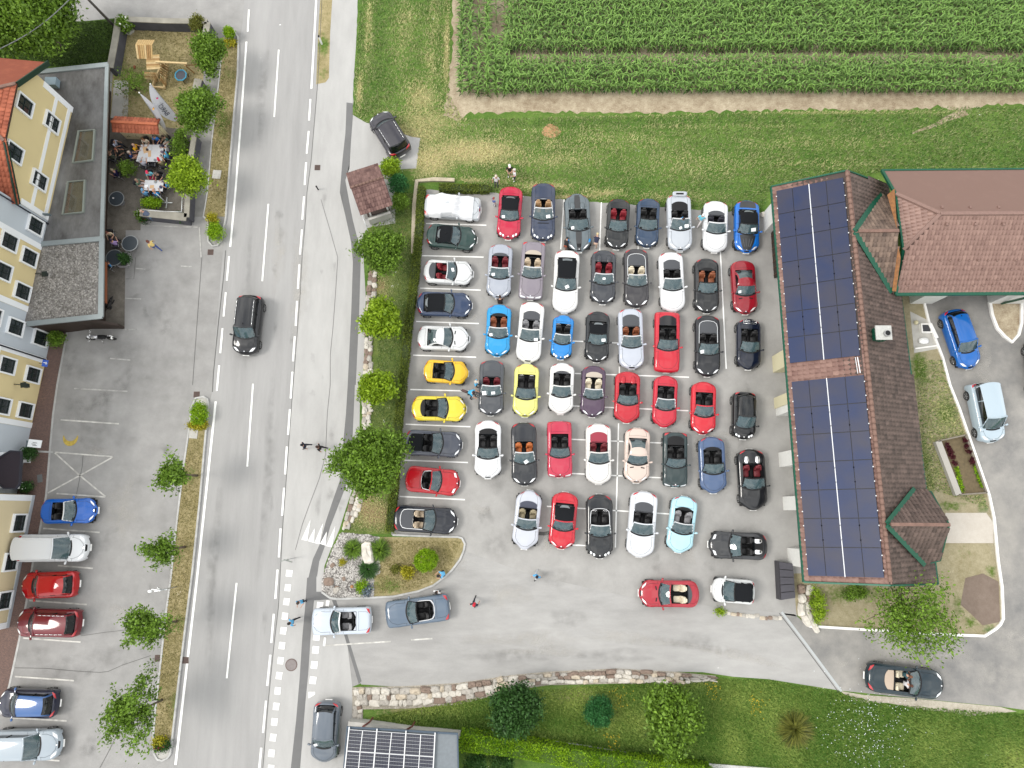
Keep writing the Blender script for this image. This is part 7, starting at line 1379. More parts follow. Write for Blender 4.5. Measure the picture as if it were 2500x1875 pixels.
def stone_bank(label, top, bot, rows, size, name='stone_bank', seed=1, hz=.35):
    rg = np.random.default_rng(seed); A = [P(*p) for p in top]; B_ = [P(*p) for p in bot]; c0 = A[0].copy(); t = thing(name, label, 'stone wall', c0)
    def at(L_, u):
        s = [0]; 
        for p, q_ in zip(L_[:-1], L_[1:]): s.append(s[-1]+(q_-p).length)
        d = u*s[-1]
        for i in range(len(L_)-1):
            if d <= s[i+1] or i == len(L_)-2: f = (d-s[i])/max(s[i+1]-s[i], 1e-6); return L_[i].lerp(L_[i+1], min(f, 1)), (L_[i+1]-L_[i]).normalized()
    Ltot_ = sum((q_-p).length for p, q_ in zip(A[:-1], A[1:]))
    for r in range(rows):
        u = rg.uniform(0, .01)
        while u < 1:
            w_ = size*rg.uniform(.45, 1.5); uu = min(u+w_/2/Ltot_, 1); p, d = at(A, uu); q_, _ = at(B_, uu); dep = (q_-p).length/rows; c = p.lerp(q_, (r+.5)/rows)
            rock('stone', c.x+rg.normal(0, .03), c.y+rg.normal(0, .03), w_*1.16, dep*1.26, hz*rg.uniform(.7, 1.3)*(1 if r == 0 else .8), math.atan2(d.y, d.x)+rg.normal(0, .12), RK[rg.choice(4, p=[.42, .25, .15, .18] if r else [.2, .3, .35, .15])], t, rg); u += w_/Ltot_
    return t
stone_bank('bank of pale limestone blocks along the lower edge of the drive', [(862, 1680), (993, 1680), (1121, 1671), (1250, 1651), (1335, 1643), (1505, 1635), (1647, 1643), (1740, 1652)], [(866, 1722), (993, 1722), (1121, 1712), (1250, 1680), (1335, 1668), (1505, 1665), (1647, 1668), (1740, 1660)], 3, .52, seed=2, hz=.28)
stone_bank('short column of pale stones at the left end of the stone bank', [(862, 1722), (862, 1752)], [(884, 1722), (884, 1752)], 2, .4, seed=3, hz=.2)
stone_bank('row of white rockery stones between footpath and planting strip', [(899, 660), (896, 725), (892, 810), (888, 900), (886, 1000), (884, 1040)], [(920, 660), (918, 725), (908, 810), (910, 900), (908, 1000), (902, 1040)], 2, .38, 'rockery', 4, .22)
stone_bank('white rockery stones below the largest strip tree', [(868, 1188), (850, 1237), (836, 1290)], [(890, 1188), (884, 1237), (852, 1290)], 3, .34, 'rockery', 5, .2)
stone_bank('boulders beside the grey store box at the house corner', [(1950, 1425), (1948, 1500), (1968, 1528)], [(1980, 1430), (1976, 1495), (1990, 1524)], 2, .7, 'boulder_row', 6, .4)
stone_bank('line of small rough stones in the seam before the white two-seater', [(1748, 1490), (1830, 1500), (1905, 1506)], [(1748, 1497), (1830, 1508), (1905, 1514)], 1, .3, 'stone_seam', 7, .10)
c = P(899, 1350); rock('pale_boulder', c.x, c.y, .85, 1.75, .55, .18, RK[0], label='long pale boulder standing in the gravel bed', category='boulder')
for i, (px, py, s, lb) in enumerate(((803, 1420, .75, 'largest brown rock at the left point of the gravel bed'), (822, 1440, .5, 'flat grey-brown rock below the largest one in the gravel bed'), (840, 1413, .32, 'dark small stone in the middle of the gravel bed'), (823, 1435, .35, 'low brown stone by the point of the gravel bed'), (812, 1380, .4, 'mossy brown stone on the left side of the gravel bed'))):
    c = P(px, py); rock('bed_rock', c.x, c.y, s, s*.8, s*.4, i, RK[2 if i != 1 else 1], label=lb, category='rock')
c = P(860, 1432); t = thing('stone_ring', 'round stone ring with an orange stone in its middle, gravel bed', 'ring', (c.x, c.y, .02)); b = MB(); pr = [(math.cos(a)*.34, math.sin(a)*.34) for a in np.linspace(0, 6.28, 25)[:-1]]; b.kerb(pr, .07, 0, .07, closed=True); b.build('rim', mat('ring_stone', lin((116, 110, 108)), .8), t); rock('orange_stone', 0, 0, .22, .2, .15, 0, mat('orange_stone', lin((206, 150, 96)), .8), None).parent = t
c = P(1895, 520); rock('white_stones', P(1868, 525).x, P(1868, 525).y, .8, .5, .4, .3, RK[0], label='pale stone at the north-west corner of the tiled house', category='rock')
# ================================================================ PEOPLE
def pose_mesh(kind):
    """one continuous body grown with a skin modifier; x forward, feet on z = 0"""
    J = {}; E = []
    def add(n, p, r, par=None):
        J[n] = (Vector(p), r, par)
    if kind in ('stand', 'walk', 'talk'):
        st_ = .0 if kind != 'walk' else .30; hz = .93 if kind != 'walk' else .90
        add('pelvis', (0, 0, hz), (.145, .115)); add('waist', (0, 0, hz+.16), (.135, .105), 'pelvis'); add('chest', (.01, 0, hz+.38), (.165, .12), 'waist'); add('neck', (.0, 0, hz+.54), (.06, .06), 'chest'); add('chin', (.03, 0, hz+.62), (.068, .07), 'neck'); add('head', (.025, 0, hz+.72), (.085, .10), 'chin'); add('crown', (.01, 0, hz+.80), (.06, .07), 'head')
        for s, n in ((1, 'L'), (-1, 'R')):
            f = st_*s; add('hip'+n, (0, .09*s, hz-.06), (.095, .095), 'pelvis'); add('knee'+n, (f*.55+.03, .10*s, .49), (.06, .062), 'hip'+n); add('ankle'+n, (f-.03*(1 if f < 0 else 0), .10*s, .09+(.05 if f < 0 else 0)), (.042, .045), 'knee'+n); add('toe'+n, (f+.15, .11*s, .035+(.0 if f < 0 else 0)), (.04, .03), 'ankle'+n)
            add('sh'+n, (0, .17*s, hz+.47), (.062, .06), 'chest')
            if kind == 'talk': add('el'+n, (.03, .25*s, hz+.22), (.045, .045), 'sh'+n); add('wr'+n, (.24, .15*s, hz+.20), (.03, .028), 'el'+n); add('ha'+n, (.33, .12*s, hz+.22), (.036, .018), 'wr'+n)
            else: add('el'+n, (-st_*s*.4, .25*s, hz+.20), (.045, .045), 'sh'+n); add('wr'+n, (-st_*s*.6+.05, .26*s, hz-.05), (.03, .028), 'el'+n); add('ha'+n, (-st_*s*.6+.08, .26*s, hz-.15), (.036, .018), 'wr'+n)
    elif kind == 'sit':
        hz = .50
        add('pelvis', (0, 0, hz), (.15, .12)); add('waist', (.0, 0, hz+.16), (.135, .11), 'pelvis'); add('chest', (.05, 0, hz+.37), (.165, .12), 'waist'); add('neck', (.09, 0, hz+.52), (.06, .06), 'chest'); add('chin', (.13, 0, hz+.60), (.068, .07), 'neck'); add('head', (.13, 0, hz+.70), (.085, .10), 'chin'); add('crown', (.11, 0, hz+.78), (.06, .07), 'head')
        for s, n in ((1, 'L'), (-1, 'R')):
            add('hip'+n, (.05, .10*s, hz-.01), (.095, .09), 'pelvis'); add('knee'+n, (.45, .13*s, hz+.01), (.065, .065), 'hip'+n); add('ankle'+n, (.44, .13*s, .10), (.042, .045), 'knee'+n); add('toe'+n, (.60, .14*s, .04), (.04, .03), 'ankle'+n)
            add('sh'+n, (.04, .17*s, hz+.46), (.062, .06), 'chest'); add('el'+n, (.14, .25*s, hz+.22), (.045, .045), 'sh'+n); add('wr'+n, (.37, .18*s, hz+.30), (.03, .028), 'el'+n); add('ha'+n, (.46, .15*s, hz+.31), (.036, .018), 'wr'+n)
    elif kind == 'bend':
        hz = .88
        add('pelvis', (-.10, 0, hz), (.145, .12)); add('waist', (.04, 0, hz+.10), (.135, .105), 'pelvis'); add('chest', (.24, 0, hz+.20), (.165, .12), 'waist'); add('neck', (.39, 0, hz+.24), (.06, .06), 'chest'); add('chin', (.47, 0, hz+.20), (.068, .07), 'neck'); add('head', (.55, 0, hz+.23), (.085, .10), 'chin'); add('crown', (.60, 0, hz+.29), (.06, .07), 'head')
        for s, n in ((1, 'L'), (-1, 'R')):
            add('hip'+n, (-.08, .09*s, hz-.06), (.095, .095), 'pelvis'); add('knee'+n, (.02+.08*s, .10*s, .48), (.06, .062), 'hip'+n); add('ankle'+n, (-.04+.12*s, .11*s, .09), (.042, .045), 'knee'+n); add('toe'+n, (.11+.12*s, .12*s, .035), (.04, .03), 'ankle'+n)
            add('sh'+n, (.32, .17*s, hz+.20), (.062, .06), 'chest'); add('el'+n, (.38, .22*s, hz-.05), (.045, .045), 'sh'+n); add('wr'+n, (.52, .16*s, hz-.22), (.03, .028), 'el'+n); add('ha'+n, (.60, .13*s, hz-.28), (.036, .018), 'wr'+n)
    elif kind == 'crouch':
        hz = .34
        add('pelvis', (-.12, 0, hz), (.15, .12)); add('waist', (-.04, 0, hz+.14), (.135, .105), 'pelvis'); add('chest', (.10, 0, hz+.32), (.165, .12), 'waist'); add('neck', (.20, 0, hz+.42), (.06, .06), 'chest'); add('chin', (.27, 0, hz+.46), (.068, .07), 'neck'); add('head', (.31, 0, hz+.54), (.085, .10), 'chin'); add('crown', (.32, 0, hz+.62), (.06, .07), 'head')
        for s, n in ((1, 'L'), (-1, 'R')):
            add('hip'+n, (-.06, .11*s, hz+.0), (.095, .09), 'pelvis'); add('knee'+n, (.28, .17*s, hz+.17), (.065, .065), 'hip'+n); add('ankle'+n, (.02, .14*s, .10), (.042, .045), 'knee'+n); add('toe'+n, (.18, .15*s, .04), (.04, .03), 'ankle'+n)
            add('sh'+n, (.13, .17*s, hz+.38), (.062, .06), 'chest'); add('el'+n, (.26, .24*s, hz+.20), (.045, .045), 'sh'+n); add('wr'+n, (.45, .16*s, hz+.14), (.03, .028), 'el'+n); add('ha'+n, (.53, .13*s, hz+.12), (.036, .018), 'wr'+n)
    elif kind == 'ride':
        hz = .95
        add('pelvis', (-.22, 0, hz), (.145, .12)); add('waist', (-.14, 0, hz+.15), (.135, .105), 'pelvis'); add('chest', (.02, 0, hz+.33), (.165, .12), 'waist'); add('neck', (.13, 0, hz+.45), (.06, .06), 'chest'); add('chin', (.19, 0, hz+.51), (.068, .07), 'neck'); add('head', (.21, 0, hz+.61), (.085, .10), 'chin'); add('crown', (.20, 0, hz+.69), (.06, .07), 'head')
        for s, n in ((1, 'L'), (-1, 'R')):
            add('hip'+n, (-.20, .10*s, hz-.06), (.095, .095), 'pelvis'); add('knee'+n, (.10+.04*s, .13*s, .56), (.06, .062), 'hip'+n); add('ankle'+n, (-.04, .20*s if s > 0 else -.30, .10), (.042, .045), 'knee'+n); add('toe'+n, (.11, .21*s if s > 0 else -.32, .04), (.04, .03), 'ankle'+n)
            add('sh'+n, (.05, .17*s, hz+.38), (.062, .06), 'chest'); add('el'+n, (.22, .25*s, hz+.18), (.045, .045), 'sh'+n); add('wr'+n, (.38, .24*s, hz+.08), (.03, .028), 'el'+n); add('ha'+n, (.44, .24*s, hz+.07), (.036, .018), 'wr'+n)
    names = list(J); idx = {n: i for i, n in enumerate(names)}
    me = bpy.data.meshes.new('body_'+kind); me.from_pydata([J[n][0] for n in names], [(idx[J[n][2]], idx[n]) for n in names if J[n][2]], []); ob = bpy.data.objects.new('tmp', me); COL.objects.link(ob)
    md = ob.modifiers.new('skin', 'SKIN'); md.use_smooth_shade = True
    for i, n in enumerate(names): me.skin_vertices[0].data[i].radius = J[n][1]; me.skin_vertices[0].data[i].use_root = (n == 'pelvis')
    ss = ob.modifiers.new('sub', 'SUBSURF'); ss.levels = 1; ss.render_levels = 1
    dg = bpy.context.evaluated_depsgraph_get(); ev = ob.evaluated_get(dg); m2 = bpy.data.meshes.new_from_object(ev); bpy.data.objects.remove(ob)
    V = [v.co.copy() for v in m2.vertices]; F = [tuple(p.vertices) for p in m2.polygons]
    seg = [(J[J[n][2]][0], J[n][0], n) for n in names if J[n][2]]
    part = {'waist': 1, 'chest': 1, 'sh': 1, 'el': 1, 'neck': 0, 'chin': 0, 'head': 0, 'crown': 0, 'wr': 0, 'ha': 0, 'hip': 2, 'knee': 2, 'ankle': 2, 'toe': 3}
    M = []
    for f in F:
        c = sum((V[i] for i in f), Vector())/len(f); best = None
        for a, b_, n in seg:
            d = b_-a; t = max(0, min(1, (c-a).dot(d)/max(d.length_squared, 1e-9))); dd = (c-a-d*t).length
            if best is None or dd < best[0]: best = (dd, n, t)
        k = best[1].rstrip('LR') if best[1][-1] in 'LR' else best[1]; m_ = part.get(k, 1)
        if k == 'neck' and best[2] < .45: m_ = 1
        if k == 'waist' and best[2] < .25: m_ = 2
        if k == 'el' and best[2] > .75: m_ = 0
        M.append(m_)
    b = MB(); b.add(V, F); b.m = M; b.sm = [True]*len(F)
    for n in 'LR':
        s = 1 if n == 'L' else -1; h = J['ha'+n][0]; w_ = J['wr'+n][0]; d = (h-w_).normalized(); sd = Vector((-d.y, d.x, 0)); sd = sd.normalized() if sd.length > .1 else Vector((1, 0, 0)); dn = d.cross(sd).normalized()
        for k, L_ in enumerate((.062, .072, .066, .05)):
            o = h+sd*(-.027+.018*k); a = o+d*L_*.6; e = a+(d*.8-Vector((0, 0, .5))).normalized()*L_*.5; b.tube(o, a, .0085, .008, 5); b.tube(a, e, .008, .006, 5)
        b.tube(w_.lerp(h, .4)+sd*.02*s, w_.lerp(h, .9)+sd*.055*s, .010, .008, 5)
    hd, ch, cr = J['head'][0], J['chin'][0], J['crown'][0]; upv = (cr-ch).normalized(); fw = Vector((1, 0, 0)); fw = (fw-upv*fw.dot(upv)).normalized(); rt = upv.cross(fw)
    b.rbox(tuple(hd+fw*.098-upv*.01), (.035, .022, .04), .9, 6, 4)
    for s in (-1, 1): b.rbox(tuple(hd+rt*.082*s-upv*.01), (.03, .02, .055), .9, 6, 4); b.rbox(tuple(hd+rt*.032*s+fw*.088+upv*.018), (.012, .022, .014), .9, 6, 4, mi=4)
    b.rbox(tuple(hd+fw*.088-upv*.055), (.012, .05, .012), .9, 6, 4, mi=5)
    return b, (hd, upv, fw)
POSE = {}
SKIN = mat('skin', lin((222, 172, 146)), .6); EYE = mat('eye_dark', (.03, .02, .02), .4); LIP = mat('lips', lin((170, 90, 84)), .6)
def cloth(c): return mat('cloth_%d_%d_%d' % c, tuple(v*1.25 for v in lin(c)), .85)
def hairm(c): return mat('hair_%d_%d_%d' % c, tuple(v*1.1 for v in lin(c)), .8)
def person(label, px, kind, face_deg, shirt, trousers=(50, 54, 70), hair=(70, 50, 36), shoes=(40, 38, 38), z=0.0, zref=0.0, hat=None, bald=False, scale=1.0, long_hair=False, bag=None, loc=None, group=None):
    if kind not in POSE: bb, hdv = pose_mesh(kind); POSE[kind] = (bb.mesh('body', [SKIN]*6), hdv)
    base, (hd, upv, fw) = POSE[kind]; p = P(px[0], px[1], zref) if loc is None else Vector(loc); t = thing('person', label, 'person', (p.x, p.y, z), math.radians(face_deg), group); t.scale = (scale,)*3
    me = base.copy()
    for i, m in enumerate((SKIN, cloth(shirt), cloth(trousers), cloth(shoes), EYE, LIP)): me.materials[i] = m
    link('body', me, t)
    b = MB(); c = hd+upv*.045-fw*.012; sc = .118 if not hat else .12
    V = []; n, k = 14, 7; rt = upv.cross(fw)
    for i in range(k):
        ph = -.25+(math.pi/2+.25)*i/(k-1)
        for j in range(n):
            th = 2*math.pi*j/n; rr = math.cos(ph); front = max(0, math.cos(th)); lift = .055*front*(1-i/(k-1)); V.append(c+fw*(math.cos(th)*rr*sc*1.03)+rt*(math.sin(th)*rr*sc*.86)+upv*(math.sin(ph)*sc*.98+lift))
    F = [(i*n+j, i*n+(j+1) % n, (i+1)*n+(j+1) % n, (i+1)*n+j) for i in range(k-1) for j in range(n)]; b.add(V, F, 0, True)
    if long_hair: b.rbox(tuple(c-fw*.06-upv*.11), (.13, .19, .26), .8, 10, 6)
    if hat:
        b.build('cap', cloth(hat), t); b2 = MB(); pts = [c+fw*(.11+.085*math.sin(a))+rt*(.085*math.cos(a))+upv*.03 for a in np.linspace(0, math.pi, 8)]; b2.poly(pts); b2.poly([p_-upv*.012 for p_ in pts][::-1]); b2.build('cap_peak', cloth(hat), t)
    else: b.build('hair', SKIN if bald else hairm(hair), t)
    return t
CY = (88, 186, 232); NV = (28, 32, 58); WH = (226, 228, 230); BK = (26, 26, 30)
PP = person
PP('person in blue shirt and jeans striding along the crossing blocks', (724, 1513), 'walk', 195, (96, 180, 226), (22, 24, 36), (30, 24, 24))
PP('person in light blue jacket standing at the footpath edge above the silver car', (745, 1464), 'talk', 260, (92, 176, 222), (40, 44, 60), (60, 50, 44))
PP('person in white shirt and black trousers at the kerb beside the blue-grey car', (1071, 1440), 'stand', 250, WH, BK, (40, 32, 28), scale=.98)
PP('person in light blue crouching at the kerb of the lawn nose', (1084, 1399), 'crouch', 200, (110, 190, 236), (30, 36, 60), (40, 34, 40))
PP('person with red cap and dark jacket crossing the drive', (1160, 1470), 'walk', 70, (40, 44, 66), (40, 44, 56), hat=(196, 36, 54))
PP('person in light blue walking alone on the empty car park area', (1309, 1403), 'walk', 240, (86, 180, 236), (210, 214, 220), (20, 20, 40))
PP('person in white jacket at the end of the short hedge', (1212, 455), 'stand', 265, WH, (90, 92, 98), (222, 206, 190), (60, 60, 60))
PP('person with white hat and black top on the grass behind the red roadster', (1244, 430), 'talk', 280, BK, (150, 140, 124), shoes=(235, 235, 235), hat=(235, 232, 235))
PP('person in white top and white shoes beside the one in black', (1256, 440), 'talk', 200, (230, 226, 230), (60, 66, 80), (226, 214, 206), (240, 240, 240))
PP('small person in blue shirt and white shorts beside the crimson roadster', (1206, 503), 'stand', 40, (92, 112, 170), WH, (150, 70, 60), scale=.8)
PP('person in black crouching at the left front wheel of the striped grey car', (1379, 607), 'bend', 75, BK, (160, 84, 60), (30, 26, 26), (180, 70, 40), scale=.8)
PP('person in navy shirt bending beside the striped grey car', (1452, 602), 'bend', 80, (36, 40, 66), (210, 180, 158), (214, 196, 150), (225, 225, 225), scale=.95)
PP('person in cyan top with white bag between two white and silver cars', (1703, 547), 'walk', 60, (120, 206, 228), (226, 220, 220), (232, 230, 232), (60, 60, 60))
PP('man in blue shirt sitting in the silver car with raised lid', (1668, 540), 'sit', 200, (72, 154, 216), NV, (60, 44, 40), z=.12, zref=.8)
PP('person in cyan shirt with grey cap leaning at the grey car with red seats', (1164, 942), 'stand', 350, (84, 190, 238), (56, 58, 66), (180, 170, 160), hat=(200, 190, 176))
PP('child in black between the silver and the vivid blue roadster', (1221, 742), 'crouch', 90, (44, 30, 28), (30, 28, 30), (60, 36, 26), scale=.9)
PP('driver in white shirt in the petrol green convertible', (2208, 1668), 'sit', -8, (226, 224, 228), (60, 60, 80), (90, 54, 40), z=.10, zref=.7)
PP('passenger in dark teal shirt in the petrol green convertible', (2206, 1646), 'sit', -8, (52, 88, 96), (60, 60, 70), (120, 80, 60), z=.10, zref=.7)
PP('person in navy with round dark hat walking left on the footpath', (753, 1091), 'walk', 190, (30, 34, 56), (30, 32, 46), (20, 22, 34), scale=.95)
PP('person in black with bare arms following on the footpath', (790, 1096), 'walk', 170, (28, 24, 30), (50, 44, 50), (60, 40, 34))
PP('person in yellow vest and jeans walking across the left car park', (388, 610), 'walk', 140, (240, 212, 132), (62, 84, 150), (110, 60, 48))
PP('bending person in grey-blue jacket and light jeans at the terrace entrance', (380, 538), 'bend', 155, (84, 94, 116), (96, 130, 160), (210, 180, 160))
# terrace: tables, chairs, people
def trestle(label, c4, z=.74, n=1):
    pts = [P(*p, z) for p in c4]; cc = sum(pts, Vector())/4; t = thing('terrace_table', label, 'table', (cc.x, cc.y, .014)); TW = mat('white_table_top', (.60, .61, .63), .5, var=.04)
    for k in range(n):
        a0, a1 = k/n+.004, (k+1)/n-.004; c_ = [pts[0].lerp(pts[1], a0), pts[0].lerp(pts[1], a1), pts[3].lerp(pts[2], a1), pts[3].lerp(pts[2], a0)]; b = MB(); b.prism([(p.x, p.y) for p in c_], z-.04, z); b.build('tabletop', TW, t, world=True)
        for c in c_: p = c.lerp(cc, .12); b = MB(); b.tube((p.x, p.y, .02), (p.x, p.y, z-.04), .02, n=6); b.build('leg', mat('table_leg', (.25, .25, .26), .5, .5), t, world=True)
    return pts
T1 = trestle('large white double table with most of the guests on the terrace', ((344, 353), (400, 353), (396, 395), (332, 394)), n=2); T2 = trestle('smaller white table with guests in blue shirts', ((354, 439), (400, 441), (397, 467), (350, 464)))
def chair_obj(label, p, deg, col=(.03, .03, .035), group='dark terrace chairs with pale metal frames'):
    t = thing('terrace_chair', label, 'chair', (p.x, p.y, .016), math.radians(deg), group); m = mat('chair_weave', col, .8); fr = mat('chair_frame', (.5, .5, .5), .35, .8)
    b = MB(); b.rbox((0, 0, .44), (.46, .46, .05), .3, 12, 5); b.build('seat', m, t); b = MB(); b.rbox((-.22, 0, .68), (.05, .44, .42), .3, 12, 5, ry=-.15); b.build('backrest', m, t)
    for sx in (-1, 1):
        for sy in (-1, 1): b = MB(); b.tube((sx*.19, sy*.20, 0), (sx*.18, sy*.19, .43), .012, n=5); b.build('leg', fr, t)
    for sy in (-1, 1): b = MB(); b.path([(-.24, sy*.24, .66), (.15, sy*.24, .66), (.18, sy*.24, .44)], .013, 5); b.build('armrest', fr, t)
def guest(label, px, deg, shirt, trousers=(40, 42, 60), chair_label=None, **k):
    p = P(px[0], px[1], .6); a = math.radians(deg); q_ = Vector((p.x-.0*math.cos(a), p.y, 0)); chair_obj(chair_label, Vector((p.x-.03*math.cos(a), p.y-.03*math.sin(a), 0)), deg); person(label, px, 'sit', deg, shirt, trousers, loc=(p.x, p.y, 0), z=.0, **k)
G = guest
G('guest in beige blouse with brown hair at the top of the large table', (358, 346), 280, (214, 200, 180), (200, 190, 176), 'chair of the guest in beige, top of the large table', hair=(122, 84, 54), long_hair=True)
G('guest in bright blue shirt at the top of the large table', (384, 340), 270, (44, 130, 216), (30, 34, 70), 'chair of the guest in bright blue, top of the large table', hair=(110, 104, 104))
G('guest in green shirt and white trousers at the top right corner of the large table', (409, 341), 240, (76, 110, 100), (220, 214, 206), 'chair of the guest in green, top right corner', hair=(60, 40, 30))
G('guest in yellow shirt at the left end of the large table', (332, 363), 350, (238, 178, 30), (60, 50, 60), 'chair of the guest in yellow, left of the large table', hair=(196, 160, 140))
G('guest in navy blue at the lower left corner of the large table', (321, 382), 10, (34, 60, 116), (180, 130, 110), 'chair of the guest in navy, lower left corner', hair=(214, 196, 180))
G('guest with white sleeves at the right end of the large table', (411, 366), 190, (220, 216, 220), NV, 'chair of the guest with white sleeves, right end', hair=(40, 34, 60))
G('guest in cyan shirt at the right end of the large table', (410, 382), 170, (96, 190, 232), NV, 'chair of the guest in cyan, right end of the large table', hair=(100, 90, 110))
G('guest with red cap and bare arms at the lower right corner of the large table', (398, 403), 110, (130, 124, 90), (60, 40, 40), 'chair of the guest with red cap, lower right corner', hat=(206, 20, 52))
G('guest in white-grey shirt below the large table', (351, 403), 80, (206, 206, 220), (30, 30, 60), 'chair of the guest in white-grey, below the large table', hair=(196, 196, 200))
chair_obj('empty striped chair below the large table', P(375, 403, .4), 90, (.45, .45, .46))
G('guest in turquoise shirt with pink cap above the smaller table', (368, 426), 285, (126, 206, 224), (180, 30, 80), 'chair of the guest in turquoise above the smaller table', hat=(232, 60, 100))
G('guest in black above the smaller table', (391, 430), 265, (32, 26, 32), (40, 40, 50), 'chair of the guest in black above the smaller table', hair=(130, 110, 104))
G('guest in blue shirt at the right end of the smaller table', (413, 452), 180, (50, 140, 216), NV, 'chair of the guest in blue, right end of the smaller table', hair=(120, 110, 120))
G('guest in green top at the left end of the smaller table', (339, 448), -10, (104, 126, 104), (220, 206, 206), 'chair of the guest in green, left end of the smaller table', hair=(170, 140, 120))
G('guest in pale blue shirt below the smaller table, left', (357, 476), 88, (112, 172, 220), (24, 26, 60), 'left chair below the smaller table', hair=(120, 170, 210))
G('guest in blue shirt below the smaller table, right', (385, 478), 95, (40, 142, 206), (24, 26, 60), 'right chair below the smaller table', hair=(214, 160, 130))
G('guest in white patterned shirt beside the annex wall', (283, 353), 350, (196, 202, 224), (30, 40, 60), 'chair of the guest in white beside the annex wall', hair=(30, 30, 50))
G('guest in black beside the annex wall', (289, 375), 10, (20, 20, 24), (60, 60, 50), 'chair of the guest in black beside the annex wall', hair=(150, 90, 70))
G('guest in olive jacket beside the annex wall', (276, 386), 80, (84, 90, 76), (150, 140, 110), 'chair of the guest in olive beside the annex wall', hair=(120, 90, 70))
G('guest in dark navy near the lower left of the terrace', (288, 425), 170, (26, 22, 70), (30, 26, 70), 'chair of the guest in dark navy', hair=(170, 156, 130))
G('guest in lilac shirt at the dark round tables', (282, 597), 100, (186, 160, 220), (50, 40, 60), 'chair of the guest in lilac', hair=(40, 30, 60))
G('guest in cream stripes at the dark round tables', (271, 572), 280, (220, 200, 170), (60, 50, 50), 'chair of the guest in cream stripes', hair=(110, 60, 50))
G('child in blue beside the lower dark round table', (268, 648), 60, (60, 140, 200), (40, 60, 120), 'chair of the child in blue', hair=(90, 60, 50), scale=.8)
for i, (px, py, r, lb) in enumerate(((317, 594, .58, 'round dark table with pale rim next to the yellow-vested walker'), (279, 629, .60, 'round dark table partly under the annex roof'), (284, 485, .55, 'round dark table with a white cup beside the annex wall'))):
    p = P(px, py, .74); t = thing('round_table', lb, 'table', (p.x, p.y, .016)); b = MB(); b.tube((0, 0, .70), (0, 0, .735), r, n=28); b.build('tabletop', mat('dark_table', (.045, .055, .065), .35), t); b = MB(); b.kerb([(math.cos(a)*r, math.sin(a)*r) for a in np.linspace(0, 2*math.pi, 29)[:-1]], .05, .70, .745, closed=True); b.build('rim', mat('table_rim', (.38, .40, .41), .4, .5), t)
    b = MB(); b.tube((0, 0, .02), (0, 0, .70), .04, n=8); b.tube((0, 0, 0), (0, 0, .03), .25, n=16); b.build('pedestal', mat('table_leg', (.25, .25, .26), .5, .5), t)
def dish(label, px, r, col, z=.745, h=.03, cat='plate', nm='plate'):
    p = P(px[0], px[1], z); b = MB(); b.tube((p.x, p.y, z), (p.x, p.y, z+h), r, r*.9, n=14); b.build(nm, mat('dish_%d_%d_%d' % col, lin(col), .4), label=label, category=cat)
dish('white cup on the round table beside the annex wall', (277, 484), .06, (235, 235, 235), .75, .08, 'cup', 'cup')
dish('white plate at the lower left of the large table', (349, 388), .12, (240, 240, 240)); dish('white plate by the lower right corner of the large table', (389, 390), .13, (242, 242, 242)); dish('grey tray at the right corner of the large table', (393, 357), .14, (130, 132, 136)); dish('dark bag on the middle of the large table', (360, 366), .09, (60, 34, 40), h=.10, cat='bag', nm='bag')
dish('dark cup at the right side of the large table', (394, 379), .05, (50, 56, 66), h=.09, cat='cup', nm='cup'); dish('glass bowl at the bottom of the large table', (379, 391), .10, (150, 156, 164), h=.07, cat='bowl', nm='bowl'); dish('dark navy cap lying on the smaller table', (393, 457), .12, (40, 40, 90), h=.07, cat='cap', nm='cap'); dish('grey bowl on the smaller table', (380, 444), .12, (170, 176, 176), h=.05, cat='bowl', nm='bowl')
for i, (px, py, w_, h_, rz, lb) in enumerate(((355, 366, .34, .5, .3, 'orange-white menu on the left half of the large table'), (365, 375, .22, .5, .1, 'orange napkin strip in the middle of the large table'), (371, 456, .30, .26, 0, 'orange napkin on the smaller table'), (357, 455, .26, .22, .2, 'pale paper on the smaller table'))):
    p = P(px, py, .75); b = MB(); b.box((p.x, p.y, .752), (w_, h_, .01), rz); b.build('napkin', mat('orange_napkin', lin((246, 206, 160)), .7) if i != 3 else PAPER, label=lb, category='paper')
# planter box with pot plant and magenta basket, metal railing
p = P(307, 636); bush('dark round plant in a pale box planter beside the dark tables', (306, 632), 10, LD, .5, 'box_planter', 'plant', seed=60, n_cl=50); b = MB(); b.kerb([Vector((p.x+dx, p.y+dy, 0)) for dx, dy in ((-.35, -.55), (.35, -.55), (.35, .45), (-.35, .45))], .06, .014, .40, closed=True); b.build('planter_box', mat('planter_grey', (.30, .29, .30), .7), label='pale frame of the planter box beside the dark tables', category='planter')
t = thing('terrace_railing', 'white metal railing at the lower right corner of the terrace', 'railing', P(410, 510)); wm = mat('white_metal', (.66, .68, .68), .4, .3)
rl = [P(338, 512, 1.0), P(400, 516, 1.0), P(443, 517, 1.0), P(445, 478, 1.0)]
for a_, c_ in zip(rl[:-1], rl[1:]):
    for z_ in (0, -.45): b = MB(); b.tube(a_+Z*z_, c_+Z*z_, .025, n=6); b.build('rail', wm, t, world=True)
    n = max(2, int((c_-a_).length/.3))
    for k in range(n+1): p = a_.lerp(c_, k/n); b = MB(); b.tube((p.x, p.y, .02), (p.x, p.y, 1.0), .012, n=5); b.build('baluster', wm, t, world=True)
p = P(408, 496, 0); t = thing('parasol_stand', 'white cross-shaped parasol stand behind the railing', 'stand', (p.x, p.y, .02)); b = MB(); b.box((0, 0, .04), (.85, .06, .06)); b.box((0, 0, .045), (.06, .85, .06)); b.build('cross_base', wm, t); b = MB(); b.tube((0, 0, .05), (0, 0, 1.6), .03, n=8); b.build('tube', wm, t)
